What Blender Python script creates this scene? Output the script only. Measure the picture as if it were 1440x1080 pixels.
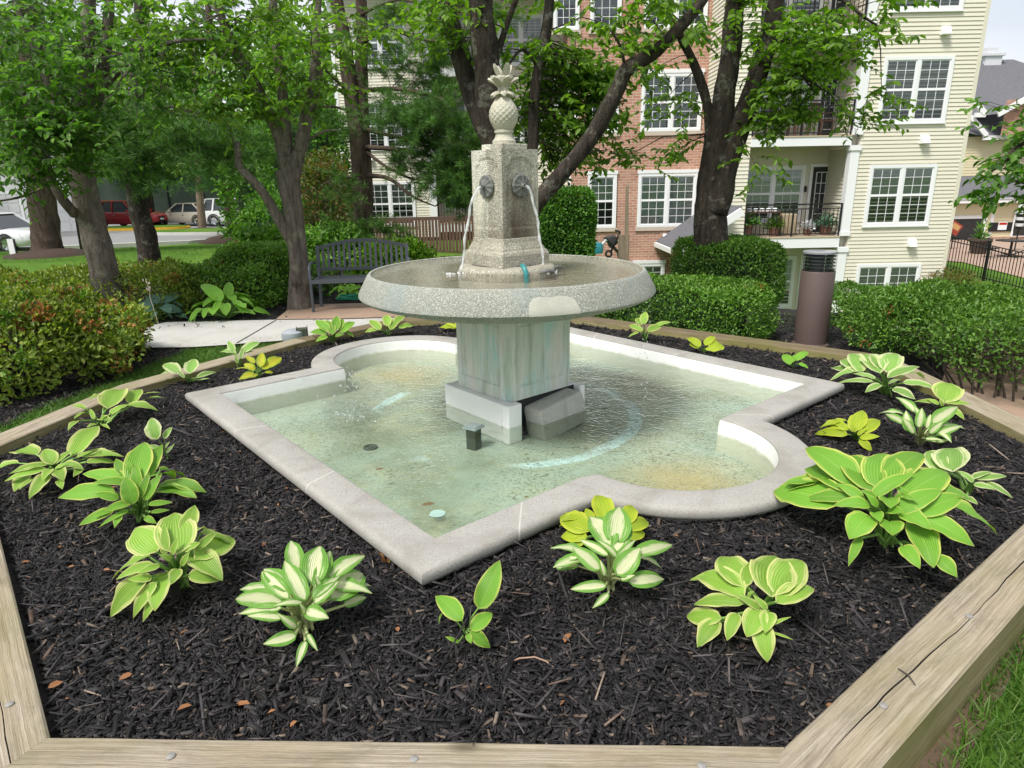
import bpy, bmesh, math, random
import numpy as np
from mathutils import Vector, Matrix, noise

for o in list(bpy.data.objects):
    bpy.data.objects.remove(o)
SC = bpy.context.scene
COL = SC.collection
R = math.radians
rnd = random.Random(7)
RNG = np.random.default_rng(11)

# ------------------------------------------------------------------ camera
CAM_H = 1.76
PITCH, ROLL, FPX = 17.0, 1.1, 930.0
cd = bpy.data.cameras.new('camera')
cam = bpy.data.objects.new('camera', cd)
COL.objects.link(cam)
cd.sensor_width = 36.0
cd.lens = FPX / 1440 * 36.0
cd.clip_start, cd.clip_end = 0.05, 1500
cam.matrix_world = (Matrix.Translation((0, 0, CAM_H)) @ Matrix.Rotation(R(90 - PITCH), 4, 'X')
                    @ Matrix.Rotation(R(-ROLL), 4, 'Z'))
SC.camera = cam

# ------------------------------------------------------------------ world: daylight behind thin white cloud
SUN_EL, SUN_AZ = 56.0, 222.0      # azimuth clockwise from +Y
W = bpy.data.worlds.new('World')
SC.world = W
W.use_nodes = True
wn = W.node_tree
wn.nodes.clear()
w_out = wn.nodes.new('ShaderNodeOutputWorld')
w_bg = wn.nodes.new('ShaderNodeBackground')
w_bg.inputs['Strength'].default_value = 0.105
w_sky = wn.nodes.new('ShaderNodeTexSky')
w_sky.sky_type = 'NISHITA'
w_sky.sun_disc = False
w_sky.sun_elevation = R(SUN_EL)
w_sky.sun_rotation = R(SUN_AZ)
w_sky.air_density = 1.2
w_sky.dust_density = 2.0
w_tc = wn.nodes.new('ShaderNodeTexCoord')
w_map = wn.nodes.new('ShaderNodeMapping')
w_map.inputs['Scale'].default_value = (1.0, 1.0, 2.6)
w_nz = wn.nodes.new('ShaderNodeTexNoise')
w_nz.inputs['Scale'].default_value = 2.2
w_nz.inputs['Detail'].default_value = 6
w_rmp = wn.nodes.new('ShaderNodeValToRGB')
w_rmp.color_ramp.elements[0].position = 0.35
w_rmp.color_ramp.elements[0].color = (0.62, 0.62, 0.62, 1)
w_rmp.color_ramp.elements[1].position = 0.62
w_rmp.color_ramp.elements[1].color = (0.97, 0.97, 0.97, 1)
w_cl = wn.nodes.new('ShaderNodeValToRGB')
w_cl.color_ramp.elements[0].position = 0.3
w_cl.color_ramp.elements[0].color = (5.0, 5.3, 6.0, 1)
w_cl.color_ramp.elements[1].position = 0.7
w_cl.color_ramp.elements[1].color = (7.6, 7.7, 7.9, 1)
w_mix = wn.nodes.new('ShaderNodeMix')
w_mix.data_type = 'RGBA'
L_ = wn.links.new
L_(w_tc.outputs['Generated'], w_map.inputs['Vector'])
L_(w_map.outputs['Vector'], w_nz.inputs['Vector'])
L_(w_nz.outputs['Fac'], w_rmp.inputs['Fac'])
L_(w_nz.outputs['Fac'], w_cl.inputs['Fac'])
L_(w_rmp.outputs['Color'], w_mix.inputs['Factor'])
L_(w_sky.outputs['Color'], w_mix.inputs[6])
L_(w_cl.outputs['Color'], w_mix.inputs[7])
L_(w_mix.outputs[2], w_bg.inputs['Color'])
L_(w_bg.outputs['Background'], w_out.inputs['Surface'])

sl = bpy.data.lights.new('sun', 'SUN')
sl.energy = 3.2
sl.angle = R(16)
sl.color = (1.0, 0.96, 0.9)
sun = bpy.data.objects.new('sun', sl)
COL.objects.link(sun)
sd = Vector((math.sin(R(SUN_AZ)) * math.cos(R(SUN_EL)), math.cos(R(SUN_AZ)) * math.cos(R(SUN_EL)), math.sin(R(SUN_EL))))
sun.rotation_euler = sd.to_track_quat('Z', 'Y').to_euler()

SC.view_settings.view_transform = 'Standard'
SC.view_settings.look = 'None'
SC.view_settings.exposure = 0.5
SC.view_settings.gamma = 1.0
SC.view_settings.use_curve_mapping = False
SC.cycles.max_bounces = 6
SC.cycles.diffuse_bounces = 3
SC.cycles.transparent_max_bounces = 16
SC.cycles.sample_clamp_indirect = 6
SC.cycles.use_denoising = True

# ------------------------------------------------------------------ photograph pixel -> world
_c, _s = math.cos(R(PITCH)), math.sin(R(PITCH))
_cr, _sr = math.cos(R(ROLL)), math.sin(R(ROLL))

def ray(px, py):
    X0, Y0 = (px - 720) / FPX, (540 - py) / FPX
    X, Y = X0 * _cr + Y0 * _sr, -X0 * _sr + Y0 * _cr
    return Vector((X, Y * _s + _c, Y * _c - _s))

CAMP = Vector((0, 0, CAM_H))

def at(px, py, z):               # point of that pixel's sight line at height z
    d = ray(px, py)
    return CAMP + d * ((z - CAM_H) / d.z)

def P(px, py, Y):                # ... at distance Y from the camera along +Y
    d = ray(px, py)
    return CAMP + d * (Y / d.y)

def smooth(a, b, x):
    t = min(1, max(0, (x - a) / (b - a)))
    return t * t * (3 - 2 * t)

def zg(x, y):                    # height of the ground
    kd = (y - (26.0 + 0.0 * x)) if x > -60 else 0
    left = -0.66 * smooth(19, 30, y) * smooth(-1, -6, x)
    right = -2.6 * smooth(1.0, 8.0, x) * smooth(7.5, 17, y) + (0.25 * min(3, max(0, y - 25)) if x > 10 else 0)
    back = -0.35 * smooth(10, 20, y) * smooth(-6, 0, x) * (1 - smooth(1, 8, x))
    return left + right + back + .07*smooth(.3, 1.0, x)*(1-smooth(3.2, 4.4, y))

def hit(px, py):                 # where that pixel meets the ground
    d = ray(px, py)
    t = 1.0
    while t < 90:
        p = CAMP + d * t
        if p.z < zg(p.x, p.y):
            return Vector((p.x, p.y, zg(p.x, p.y)))
        t += 0.03
    return CAMP + d * 90

# ------------------------------------------------------------------ object helpers
def tag(o, label=None, cat=None, group=None, kind=None):
    if label: o['label'] = label
    if cat: o['category'] = cat
    if group: o['group'] = group
    if kind: o['kind'] = kind
    return o

def thing(name, label, cat, loc=(0, 0, 0), group=None):
    o = bpy.data.objects.new(name, None)
    o.empty_display_size = 0.1
    COL.objects.link(o)
    o.location = loc
    return tag(o, label, cat, group)

def wloc(o):
    v = Vector((0, 0, 0))
    while o is not None:
        v += Vector(o.location)
        o = o.parent
    return v

def add_mesh(name, me, parent=None):
    o = bpy.data.objects.new(name, me)
    COL.objects.link(o)
    if parent is not None:
        o.parent = parent
    return o

class MB:
    def __init__(s):
        s.v, s.f, s.uv, s.mi = [], [], {}, []
        s.cur = 0
    def add(s, vs, fs, uvs=None):
        b = len(s.v)
        s.v.extend([tuple(p) for p in vs])
        for k, f in enumerate(fs):
            if uvs is not None:
                s.uv[len(s.f)] = [uvs[i] for i in f] if not isinstance(uvs, dict) else uvs[k]
            s.f.append(tuple(b + i for i in f))
            s.mi.append(s.cur)
        return b
    def box(s, lo, hi, M=None):
        x0, y0, z0 = lo; x1, y1, z1 = hi
        vs = [Vector(p) for p in ((x0,y0,z0),(x1,y0,z0),(x1,y1,z0),(x0,y1,z0),(x0,y0,z1),(x1,y0,z1),(x1,y1,z1),(x0,y1,z1))]
        if M is not None: vs = [M @ p for p in vs]
        s.add(vs, [(3,2,1,0),(4,5,6,7),(0,1,5,4),(1,2,6,5),(2,3,7,6),(3,0,4,7)])
    def bar(s, a, b, w, h=None, up=(0,0,1)):      # rectangular bar from a to b
        a, b = Vector(a), Vector(b)
        h = h or w
        d = (b - a); L = d.length; d.normalize()
        u = Vector(up)
        if abs(d.dot(u)) > .98: u = Vector((0,1,0))
        sx = d.cross(u).normalized(); sz = sx.cross(d).normalized()
        M = Matrix(((sx.x,d.x,sz.x,a.x),(sx.y,d.y,sz.y,a.y),(sx.z,d.z,sz.z,a.z),(0,0,0,1)))
        s.box((-w/2,0,-h/2),(w/2,L,h/2), M)
    def tube(s, pts, rad, n=8, cap=True):
        pts = [Vector(p) for p in pts]
        if not hasattr(rad, '__len__'): rad = [rad]*len(pts)
        b = len(s.v); ref = None; L = 0
        vs, uvs = [], []
        for i, p in enumerate(pts):
            t = (pts[min(i+1,len(pts)-1)] - pts[max(i-1,0)]).normalized()
            if ref is None:
                ref = Vector((1,0,0)) if abs(t.x) < .8 else Vector((0,1,0))
            x = (ref - t*ref.dot(t)).normalized(); y = t.cross(x); ref = x
            if i: L += (p - pts[i-1]).length
            for k in range(n):
                a = 2*math.pi*k/n
                vs.append(p + (x*math.cos(a) + y*math.sin(a))*rad[i])
        fs = []
        for i in range(len(pts)-1):
            for k in range(n):
                fs.append((i*n+k, i*n+(k+1)%n, (i+1)*n+(k+1)%n, (i+1)*n+k))
        if cap:
            fs.append(tuple(range(n))[::-1]); fs.append(tuple((len(pts)-1)*n+k for k in range(n)))
        s.add(vs, fs)
    def lathe(s, prof, c=(0,0,0), n=48, rot=0, sq=False):
        # prof: (r, z); sq: square sections with half side r
        vs, fs = [], []
        for r, z in prof:
            for k in range(n):
                a = 2*math.pi*k/n
                if sq:
                    ca, sa = math.cos(a), math.sin(a)
                    m = r/max(abs(ca), abs(sa)); x, y = ca*m, sa*m
                else:
                    x, y = r*math.cos(a), r*math.sin(a)
                vs.append((c[0]+x*math.cos(rot)-y*math.sin(rot), c[1]+x*math.sin(rot)+y*math.cos(rot), c[2]+z))
        for i in range(len(prof)-1):
            for k in range(n):
                fs.append((i*n+k, i*n+(k+1)%n, (i+1)*n+(k+1)%n, (i+1)*n+k))
        s.add(vs, fs)
    def poly(s, pts, flip=False):
        s.add(pts, [tuple(range(len(pts)))[::-1] if flip else tuple(range(len(pts)))])
    def prism(s, pts, z0, z1):                    # xy outline ccw
        n = len(pts)
        vs = [(p[0],p[1],z0) for p in pts] + [(p[0],p[1],z1) for p in pts]
        fs = [tuple(range(n))[::-1], tuple(n+i for i in range(n))]
        fs += [(i,(i+1)%n,n+(i+1)%n,n+i) for i in range(n)]
        s.add(vs, fs)
    def build(s, name, mats, parent=None, smooth=None, bevel=0):
        me = bpy.data.meshes.new(name)
        off = wloc(parent) if parent is not None else Vector((0,0,0))
        me.from_pydata([(x-off.x, y-off.y, z-off.z) for x,y,z in s.v], [], s.f)
        if not isinstance(mats, (list, tuple)): mats = [mats]
        for m in mats: me.materials.append(m)
        if len(mats) > 1: me.polygons.foreach_set('material_index', s.mi)
        if s.uv:
            ul = me.uv_layers.new(name='uv')
            for fi, uv in s.uv.items():
                p = me.polygons[fi]
                for k, li in enumerate(p.loop_indices):
                    ul.data[li].uv = uv[k]
        if smooth is not None:
            me.polygons.foreach_set('use_smooth', [True]*len(me.polygons))
            if smooth < 180: me.set_sharp_from_angle(angle=R(smooth))
        me.update()
        o = add_mesh(name, me, parent)
        if bevel:
            b = o.modifiers.new('edge', 'BEVEL'); b.width = bevel; b.segments = 2; b.limit_method = 'ANGLE'
        return o

def fast_mesh(name, V, F, mat, parent=None, smooth=False, uv=None, midx=None):
    """V (n,3) array, F (m,k) array of equal-sized faces"""
    me = bpy.data.meshes.new(name)
    off = wloc(parent) if parent is not None else Vector((0,0,0))
    V = np.asarray(V, dtype=np.float32) - np.array(off, dtype=np.float32)
    F = np.asarray(F, dtype=np.int32)
    m, k = F.shape
    me.vertices.add(len(V)); me.vertices.foreach_set('co', V.ravel())
    me.loops.add(m*k); me.loops.foreach_set('vertex_index', F.ravel())
    me.polygons.add(m); me.polygons.foreach_set('loop_start', np.arange(0, m*k, k, dtype=np.int32))
    me.polygons.foreach_set('loop_total', np.full(m, k, dtype=np.int32))
    if smooth: me.polygons.foreach_set('use_smooth', np.ones(m, dtype=bool))
    for q in (mat if isinstance(mat, (list, tuple)) else [mat]): me.materials.append(q)
    if midx is not None: me.polygons.foreach_set('material_index', np.asarray(midx, dtype=np.int32))
    me.update(calc_edges=True)
    if uv is not None:
        ul = me.uv_layers.new(name='uv')
        ul.data.foreach_set('uv', np.asarray(uv, dtype=np.float32)[F.ravel()].ravel())
    me.validate()
    return add_mesh(name, me, parent)

def nrmz(a):
    return a / np.maximum(np.linalg.norm(a, axis=-1, keepdims=True), 1e-9)

def leaves(Pn, D, N, L, Wd, droop=.12, fold=.14, simple_=False):
    """diamond leaves folded on the midrib -> V, F"""
    Pn, D, N = np.asarray(Pn), nrmz(np.asarray(D)), np.asarray(N)
    S = nrmz(np.cross(D, N)); N = np.cross(S, D)
    L = np.broadcast_to(np.asarray(L, dtype=float), (len(Pn),))[:, None]
    Wd = np.broadcast_to(np.asarray(Wd, dtype=float), (len(Pn),))[:, None]
    a = Pn
    m = Pn + D*L*.42
    l = m + S*Wd*.5 + N*Wd*fold*2
    r = m - S*Wd*.5 + N*Wd*fold*2
    t = Pn + D*L - N*L*droop
    q = Pn + D*L*.5 + N*L*.02
    if simple_:
        V = np.stack([a, l, t, r], 1).reshape(-1, 3)
        i = np.arange(len(Pn))*4
        return V, np.concatenate([np.stack([i, i+2, i+1], 1), np.stack([i, i+3, i+2], 1)])
    m1, m2 = Pn + D*L*.24, Pn + D*L*.66 - N*L*droop*.35
    l1, r1 = m1 + S*Wd*.42 + N*Wd*fold*1.6, m1 - S*Wd*.42 + N*Wd*fold*1.6
    l2, r2 = m2 + S*Wd*.46 + N*Wd*fold*1.8, m2 - S*Wd*.46 + N*Wd*fold*1.8
    V = np.stack([a, l1, l2, t, r2, r1], 1).reshape(-1, 3)
    i = np.arange(len(Pn))*6
    F = np.concatenate([np.stack([i, i+3, i+2, i+1], 1), np.stack([i, i+5, i+4, i+3], 1)])
    return V, F

def merge(parts):
    Vs, Fs, b = [], [], 0
    for V, F in parts:
        Vs.append(V); Fs.append(F + b); b += len(V)
    return np.concatenate(Vs), np.concatenate(Fs)

# ------------------------------------------------------------------ material helpers
class NT:
    def __init__(s, name):
        s.m = bpy.data.materials.new(name); s.m.use_nodes = True
        s.t = s.m.node_tree; s.n = s.t.nodes
        s.b = s.n['Principled BSDF']; s.out = s.n['Material Output']
        s._tc = None
    def node(s, typ, ins=None, **props):
        n = s.n.new(typ)
        for k, v in props.items(): setattr(n, k, v)
        for k, v in (ins or {}).items(): s.put(n.inputs[k], v)
        return n
    def put(s, sock, v):
        if isinstance(v, bpy.types.NodeSocket): s.t.links.new(v, sock)
        elif hasattr(v, '__len__') and len(v) == 3 and sock.type == 'RGBA': sock.default_value = (*v, 1)
        else: sock.default_value = v
    def set(s, **k):
        for a, v in k.items(): s.put(s.b.inputs[a.replace('_', ' ')], v)
        return s
    def co(s, kind='Object', scale=(1,1,1), rot=(0,0,0)):
        tc = s.node('ShaderNodeTexCoord')
        mp = s.node('ShaderNodeMapping', {'Vector': tc.outputs[kind], 'Scale': scale, 'Rotation': rot})
        return mp.outputs['Vector']
    def noise(s, vec, scale, detail=4, rough=.55, dist=0):
        return s.node('ShaderNodeTexNoise', {'Vector': vec, 'Scale': scale, 'Detail': detail, 'Roughness': rough, 'Distortion': dist}).outputs['Fac']
    def voro(s, vec, scale, out='Distance', feature='F1'):
        return s.node('ShaderNodeTexVoronoi', {'Vector': vec, 'Scale': scale}, feature=feature).outputs[out]
    def ramp(s, fac, stops, interp='LINEAR'):
        n = s.node('ShaderNodeValToRGB', {'Fac': fac}); cr = n.color_ramp; cr.interpolation = interp
        while len(cr.elements) < len(stops): cr.elements.new(.5)
        for e, (p, c) in zip(cr.elements, stops):
            e.position = p
            e.color = (*c, 1) if hasattr(c, '__len__') else (c, c, c, 1)
        return n.outputs['Color']
    def mix(s, fac, a, b, mode='MIX'):
        n = s.node('ShaderNodeMix', data_type='RGBA', blend_type=mode)
        s.put(n.inputs['Factor'], fac); s.put(n.inputs[6], a); s.put(n.inputs[7], b)
        return n.outputs[2]
    def math(s, op, a, b=0.0, clamp=False):
        n = s.node('ShaderNodeMath', operation=op, use_clamp=clamp)
        s.put(n.inputs[0], a); s.put(n.inputs[1], b)
        return n.outputs[0]
    def bump(s, h, strength=.3, dist=.01):
        n = s.node('ShaderNodeBump', {'Height': h, 'Strength': strength, 'Distance': dist})
        s.t.links.new(n.outputs['Normal'], s.b.inputs['Normal'])
        return n.outputs['Normal']
    def island(s):
        return s.node('ShaderNodeNewGeometry').outputs['Random Per Island']
    def sep(s, vec):
        n = s.node('ShaderNodeSeparateXYZ', {'Vector': vec}); return n.outputs

def simple(name, col, rough=.6, metal=0.0, var=.12, scale=8, bump=.0, spec=.5):
    t = NT(name); v = t.co()
    n = t.noise(v, scale, 5)
    c = t.mix(n, [x*(1-var) for x in col], [min(1, x*(1+var)) for x in col])
    t.set(Base_Color=c, Roughness=rough, Metallic=metal, Specular_IOR_Level=spec)
    if bump: t.bump(t.noise(v, scale*6, 4), bump, .01)
    return t.m

def leafmat(name, cols, trans=.35, rough=.45, spec=.4, ttint=(1.3, 1.5, .5)):
    t = NT(name)
    n = len(cols)
    c = t.ramp(t.island(), [(i/(n-1) if n > 1 else 0, q) for i, q in enumerate(cols)])
    big = t.noise(t.co(), 1.6, 3)
    c = t.mix(1.0, c, t.ramp(big, [(.3, .75), (.7, 1.25)]), 'MULTIPLY')
    t.set(Base_Color=c, Roughness=rough, Specular_IOR_Level=spec)
    tr = t.node('ShaderNodeBsdfTranslucent')
    t.put(tr.inputs['Color'], t.mix(1.0, c, ttint, 'MULTIPLY'))
    mx = t.node('ShaderNodeMixShader', {0: trans})
    t.t.links.new(t.b.outputs[0], mx.inputs[1]); t.t.links.new(tr.outputs[0], mx.inputs[2])
    t.t.links.new(mx.outputs[0], t.out.inputs['Surface'])
    return t.m
# ------------------------------------------------------------------ materials
def m_concrete(name, a, b, speck=.5, scale=1.0, bump=.25, stain=None, rough=.85):
    t = NT(name); v = t.co()
    c = t.mix(t.noise(v, 2.2*scale, 6, .6), a, b)
    sp = t.noise(v, 160*scale, 2, .6)
    c = t.mix(t.math('MULTIPLY', t.ramp(sp, [(.56, 0), (.70, 1)]), speck), c, [x*.45 for x in a])
    c = t.mix(t.math('MULTIPLY', t.ramp(t.noise(v, 210*scale, 2), [(.6, 0), (.72, 1)]), speck), c, [min(.85, x*1.5) for x in b])
    if stain:
        c = t.mix(t.math('MULTIPLY', t.ramp(t.noise(v, 3.3*scale, 7, .65, .6), [(.48, 0), (.68, 1)]), stain[1]), c, stain[0])
    t.set(Base_Color=c, Roughness=rough, Specular_IOR_Level=.3)
    t.bump(t.math('ADD', t.noise(v, 120*scale, 3), t.math('MULTIPLY', t.noise(v, 9*scale, 5), 1.2)), bump, .006)
    return t.m

COPING = m_concrete('coping_concrete', (.285, .275, .25), (.40, .385, .355), .6, 1, .35, ((.21, .195, .165), .55))
MORTAR = simple('mortar', (.46, .44, .40), .9)
WALK = m_concrete('walk_concrete', (.42, .41, .385), (.53, .52, .49), .35, .7, .2, ((.36, .34, .30), .5))
PAD = m_concrete('pad_concrete', (.30, .20, .145), (.40, .285, .21), .4, .7, .2, ((.22, .18, .13), .5))
BLOCK = m_concrete('old_block', (.34, .335, .30), (.54, .535, .48), .8, 1.2, .6, ((.16, .17, .14), .6))

# white painted inner wall
t = NT('pool_wall_paint'); v = t.co()
c = t.mix(t.noise(v, 5, 6), (.72, .74, .70), (.82, .83, .80))
sz = t.sep(v)[2]
line = t.ramp(t.math('ADD', sz, t.math('MULTIPLY', t.noise(v, 14, 5), .05)), [(.268, 1), (.30, 0)])
c = t.mix(t.math('MULTIPLY', line, .75), c, (.42, .44, .30))
c = t.mix(t.ramp(t.noise(v, 16, 6, .7), [(.60, 0), (.70, .5)]), c, (.5, .50, .44))
t.set(Base_Color=c, Roughness=.6); t.bump(t.noise(v, 22, 5), .3, .008)
POOLWALL = t.m

# pool floor, object origin at the pool centre
t = NT('pool_floor_paint'); v = t.co()
n1 = t.noise(v, 1.5, 6, .6)
c = t.mix(t.ramp(n1, [(.36, 0), (.64, 1)]), (.235, .27, .18), (.42, .49, .40))
c = t.mix(t.ramp(t.noise(v, 3.1, 7, .65, .4), [(.48, 0), (.74, .9)]), c, (.42, .42, .25))
c = t.mix(t.ramp(t.noise(t.co(rot=(0, 0, 1)), 1.7, 6, .6, .3), [(.46, 0), (.62, .45)]), c, (.37, .49, .42))
xyz = t.sep(v)
rr = t.math('SQRT', t.math('ADD', t.math('POWER', t.math('ADD', xyz[0], .07), 2.0), t.math('POWER', t.math('SUBTRACT', xyz[1], .10), 2.0)))
rr = t.math('ADD', rr, t.math('MULTIPLY', t.math('SUBTRACT', t.noise(v, 2.2, 5), .5), .07))
ringm = t.math('MULTIPLY', t.ramp(rr, [(0, 0), (.90, 0), (.925, 1), (1.0, 1), (1.03, 0)]), t.ramp(t.noise(v, 1.5, 5), [(.47, 0), (.55, 1)]))
c = t.mix(t.math('MULTIPLY', ringm, .9), c, (.56, .75, .74))
# algae in the two lobes: local frame turned by the pool's 40.2 degrees
cu, su = math.cos(R(40.2)), math.sin(R(40.2))
vv = t.math('SUBTRACT', t.math('MULTIPLY', xyz[1], cu), t.math('MULTIPLY', xyz[0], su))
uu = t.math('ADD', t.math('MULTIPLY', xyz[0], cu), t.math('MULTIPLY', xyz[1], su))
dl = t.math('SQRT', t.math('ADD', t.math('POWER', uu, 2.0), t.math('POWER', t.math('SUBTRACT', t.math('ABSOLUTE', vv), 1.5), 2.0)))
dl = t.math('ADD', dl, t.math('MULTIPLY', t.math('SUBTRACT', t.noise(v, 4, 6), .5), .5))
c = t.mix(t.ramp(dl, [(.10, .72), (.55, 0)]), c, (.46, .35, .14))
dr = t.math('SQRT', t.math('ADD', t.math('POWER', t.math('SUBTRACT', uu, 1.35), 2.0), t.math('POWER', t.math('ADD', vv, .15), 2.0)))
dr = t.math('ADD', dr, t.math('MULTIPLY', t.math('SUBTRACT', t.noise(v, 5, 6), .5), .6))
c = t.mix(t.ramp(dr, [(.1, .55), (.6, 0)]), c, (.27, .25, .13))
dk = t.math('MULTIPLY', t.ramp(t.noise(v, 26, 8, .78, 2.2), [(.52, 0), (.60, 1)]), t.ramp(t.noise(v, 1.9, 5), [(.36, .12), (.56, 1)]))
c = t.mix(dk, c, (.085, .095, .055))
c = t.mix(t.math('MULTIPLY', t.ramp(t.noise(t.co(scale=(1, 2.6, 1), rot=(0, 0, .5)), 9, 7, .72, 1.6), [(.54, 0), (.64, 1)]), .55), c, (.30, .32, .19))
c = t.mix(t.math('MULTIPLY', t.ramp(t.noise(v, 70, 5, .7, 1.0), [(.60, 0), (.66, 1)]), .7), c, (.10, .11, .06))
c = t.mix(t.ramp(t.noise(v, 120, 3), [(.66, 0), (.74, .55)]), c, (.16, .17, .11))
t.set(Base_Color=c, Roughness=.8); t.bump(t.noise(v, 30, 5), .3, .008)
POOLFLOOR = t.m

def m_water(name, tint, wave, wscale, aniso=(1, 1, 1), fine=.5, murk=.0, murkcol=(.4, .5, .4), churn=False):
    t = NT(name); v = t.co(scale=aniso)
    h = t.math('ADD', t.noise(v, wscale, 3, .5, .6), t.math('MULTIPLY', t.noise(v, wscale*4.2, 3), fine))
    if churn:        # rings and chop round the spot where a stream falls in
        q = t.sep(t.node('ShaderNodeTexCoord').outputs['Object'])
        dx = t.math('MULTIPLY', t.math('ADD', t.math('ADD', q[0], 1.24), t.math('MULTIPLY', t.math('SUBTRACT', q[1], 4.8), .22)), 3.2)
        dy = t.math('MULTIPLY', t.math('SUBTRACT', q[1], 4.85), 1.15)
        dd = t.math('SQRT', t.math('ADD', t.math('POWER', dx, 2.0), t.math('POWER', dy, 2.0)))
        mk = t.ramp(dd, [(.1, 1), (.95, 0)])
        ch = t.math('MULTIPLY', t.noise(t.co(), 20, 4, .6, 1.0), 13.0)
        h = t.math('ADD', h, t.math('MULTIPLY', t.math('MULTIPLY', ch, mk), .6))
    bp = t.node('ShaderNodeBump', {'Height': h, 'Strength': wave, 'Distance': .02})
    tr = t.node('ShaderNodeBsdfTransparent', {'Color': tint})
    gl = t.node('ShaderNodeBsdfGlossy', {'Color': (.95, .97, 1.0), 'Roughness': .03, 'Normal': bp.outputs[0]})
    fr = t.node('ShaderNodeFresnel', {'IOR': 1.33, 'Normal': bp.outputs[0]})
    mx = t.node('ShaderNodeMixShader', {0: fr.outputs[0]})
    L = t.t.links.new
    L(tr.outputs[0], mx.inputs[1]); L(gl.outputs[0], mx.inputs[2])
    o = mx.outputs[0]
    if murk:
        df = t.node('ShaderNodeBsdfDiffuse', {'Color': murkcol})
        m2 = t.node('ShaderNodeMixShader', {0: murk}); L(o, m2.inputs[1]); L(df.outputs[0], m2.inputs[2]); o = m2.outputs[0]
    L(o, t.out.inputs['Surface'])
    return t.m
WATER = m_water('pool_water', (.95, .985, .965), .55, 10, (1, 1, 1), .7, .0, (.46, .60, .52), True)
BOWLWATER = m_water('bowl_water', (.95, .93, .87), .38, 15, (1, 1, 1), .8)
t = NT('falling_water'); v = t.co(scale=(1, 1, .2))
t.set(Base_Color=(.93, .95, .97), Roughness=.12, Transmission_Weight=.35, IOR=1.25, Alpha=t.ramp(t.noise(v, 60, 3), [(.35, .2), (.62, .8)]))
t.bump(t.noise(v, 90, 3), .6, .01); JET = t.m
FOAM = simple('foam', (.82, .85, .86), .4, 0, .08, 40, .6)

def m_aggregate(name, base, light, dark, stains=(), sc=1.0, bump=.7, drk=.6):
    t = NT(name); v = t.co()
    cells = t.voro(v, 215*sc, 'Color')
    g = t.sep(t.node('ShaderNodeSeparateColor', {'Color': cells}).outputs[0]) if False else t.node('ShaderNodeSeparateColor', {'Color': cells}).outputs
    c = t.mix(t.noise(v, 3, 6, .6), [x*.85 for x in base], [x*1.15 for x in base])
    c = t.mix(t.ramp(g[0], [(.70, 0), (.80, 1)], 'CONSTANT'), c, light)
    c = t.mix(t.math('MULTIPLY', t.ramp(g[1], [(.0, 0), (.74, 1)], 'CONSTANT'), drk), c, dark)
    for (col, ns, lo, hi, amt, stretch) in stains:
        c = t.mix(t.math('MULTIPLY', t.ramp(t.noise(t.co(scale=stretch), ns, 6, .65, .3), [(lo, 0), (hi, 1)]), amt), c, col)
    t.set(Base_Color=c, Roughness=.75, Specular_IOR_Level=.35)
    t.bump(t.math('ADD', t.voro(v, 200*sc), t.noise(v, 18, 5)), bump, .006)
    return t.m, t
BOWL, _ = m_aggregate('bowl_aggregate', (.32, .325, .28), (.52, .53, .47), (.16, .165, .14),
                      [((.26, .31, .30), 2.5, .52, .66, .6, (1, 1, .35)), ((.45, .45, .38), 3.5, .55, .7, .55, (1, 1, .5))])
BASIN, _ = m_aggregate('basin_lining', (.285, .28, .225), (.52, .51, .43), (.13, .125, .095), [((.36, .33, .23), 3, .48, .66, .6, (1, 1, 1))], .6, .8, .5)
COLUMN, _ = m_aggregate('column_aggregate', (.54, .525, .445), (.77, .755, .67), (.20, .19, .155),
                        [((.66, .64, .535), 2.4, .42, .62, .5, (1.4, 1.4, .35)), ((.27, .24, .17), 3.2, .50, .70, .6, (2.2, 2.2, .28))], .62, .9, .55)
def grime_and_side_shade():      # wet brown runs below the spouts, plus painted shade over the right-hand face
    t = NT.__new__(NT); t.m = COLUMN; t.t = COLUMN.node_tree; t.n = t.t.nodes; t.b = t.n['Principled BSDF']
    src = t.b.inputs['Base Color'].links[0].from_socket
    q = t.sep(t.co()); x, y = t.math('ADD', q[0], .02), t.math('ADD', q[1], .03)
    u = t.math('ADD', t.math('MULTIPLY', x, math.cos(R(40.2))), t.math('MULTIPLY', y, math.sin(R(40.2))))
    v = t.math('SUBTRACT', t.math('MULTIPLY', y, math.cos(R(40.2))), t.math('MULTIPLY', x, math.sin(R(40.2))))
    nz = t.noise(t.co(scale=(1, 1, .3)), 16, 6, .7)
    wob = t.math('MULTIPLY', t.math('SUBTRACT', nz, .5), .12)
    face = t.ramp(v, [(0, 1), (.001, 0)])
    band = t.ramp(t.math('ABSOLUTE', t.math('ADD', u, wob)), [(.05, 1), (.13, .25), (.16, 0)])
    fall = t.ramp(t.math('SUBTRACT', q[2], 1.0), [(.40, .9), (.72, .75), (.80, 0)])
    src = t.mix(t.math('MULTIPLY', face, t.ramp(nz, [(.3, .15), (.6, .7)])), src, t.mix(1.0, src, (.52, .50, .46), 'MULTIPLY'))  # painted shade: darkens the right-hand face through a noisy mask
    c = t.mix(t.math('MULTIPLY', t.math('MULTIPLY', band, fall), t.math('MULTIPLY', face, t.ramp(nz, [(.25, .55), (.6, 1)]))), src, (.085, .055, .032))
    low = t.ramp(t.math('ADD', t.math('SUBTRACT', q[2], 1.0), t.math('MULTIPLY', wob, 1.6)), [(.44, .75), (.60, 0)])
    c = t.mix(t.math('MULTIPLY', low, .8), c, t.mix(1.0, c, (.42, .38, .30), 'MULTIPLY'))
    t.t.links.new(c, t.b.inputs['Base Color'])
grime_and_side_shade()
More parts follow.
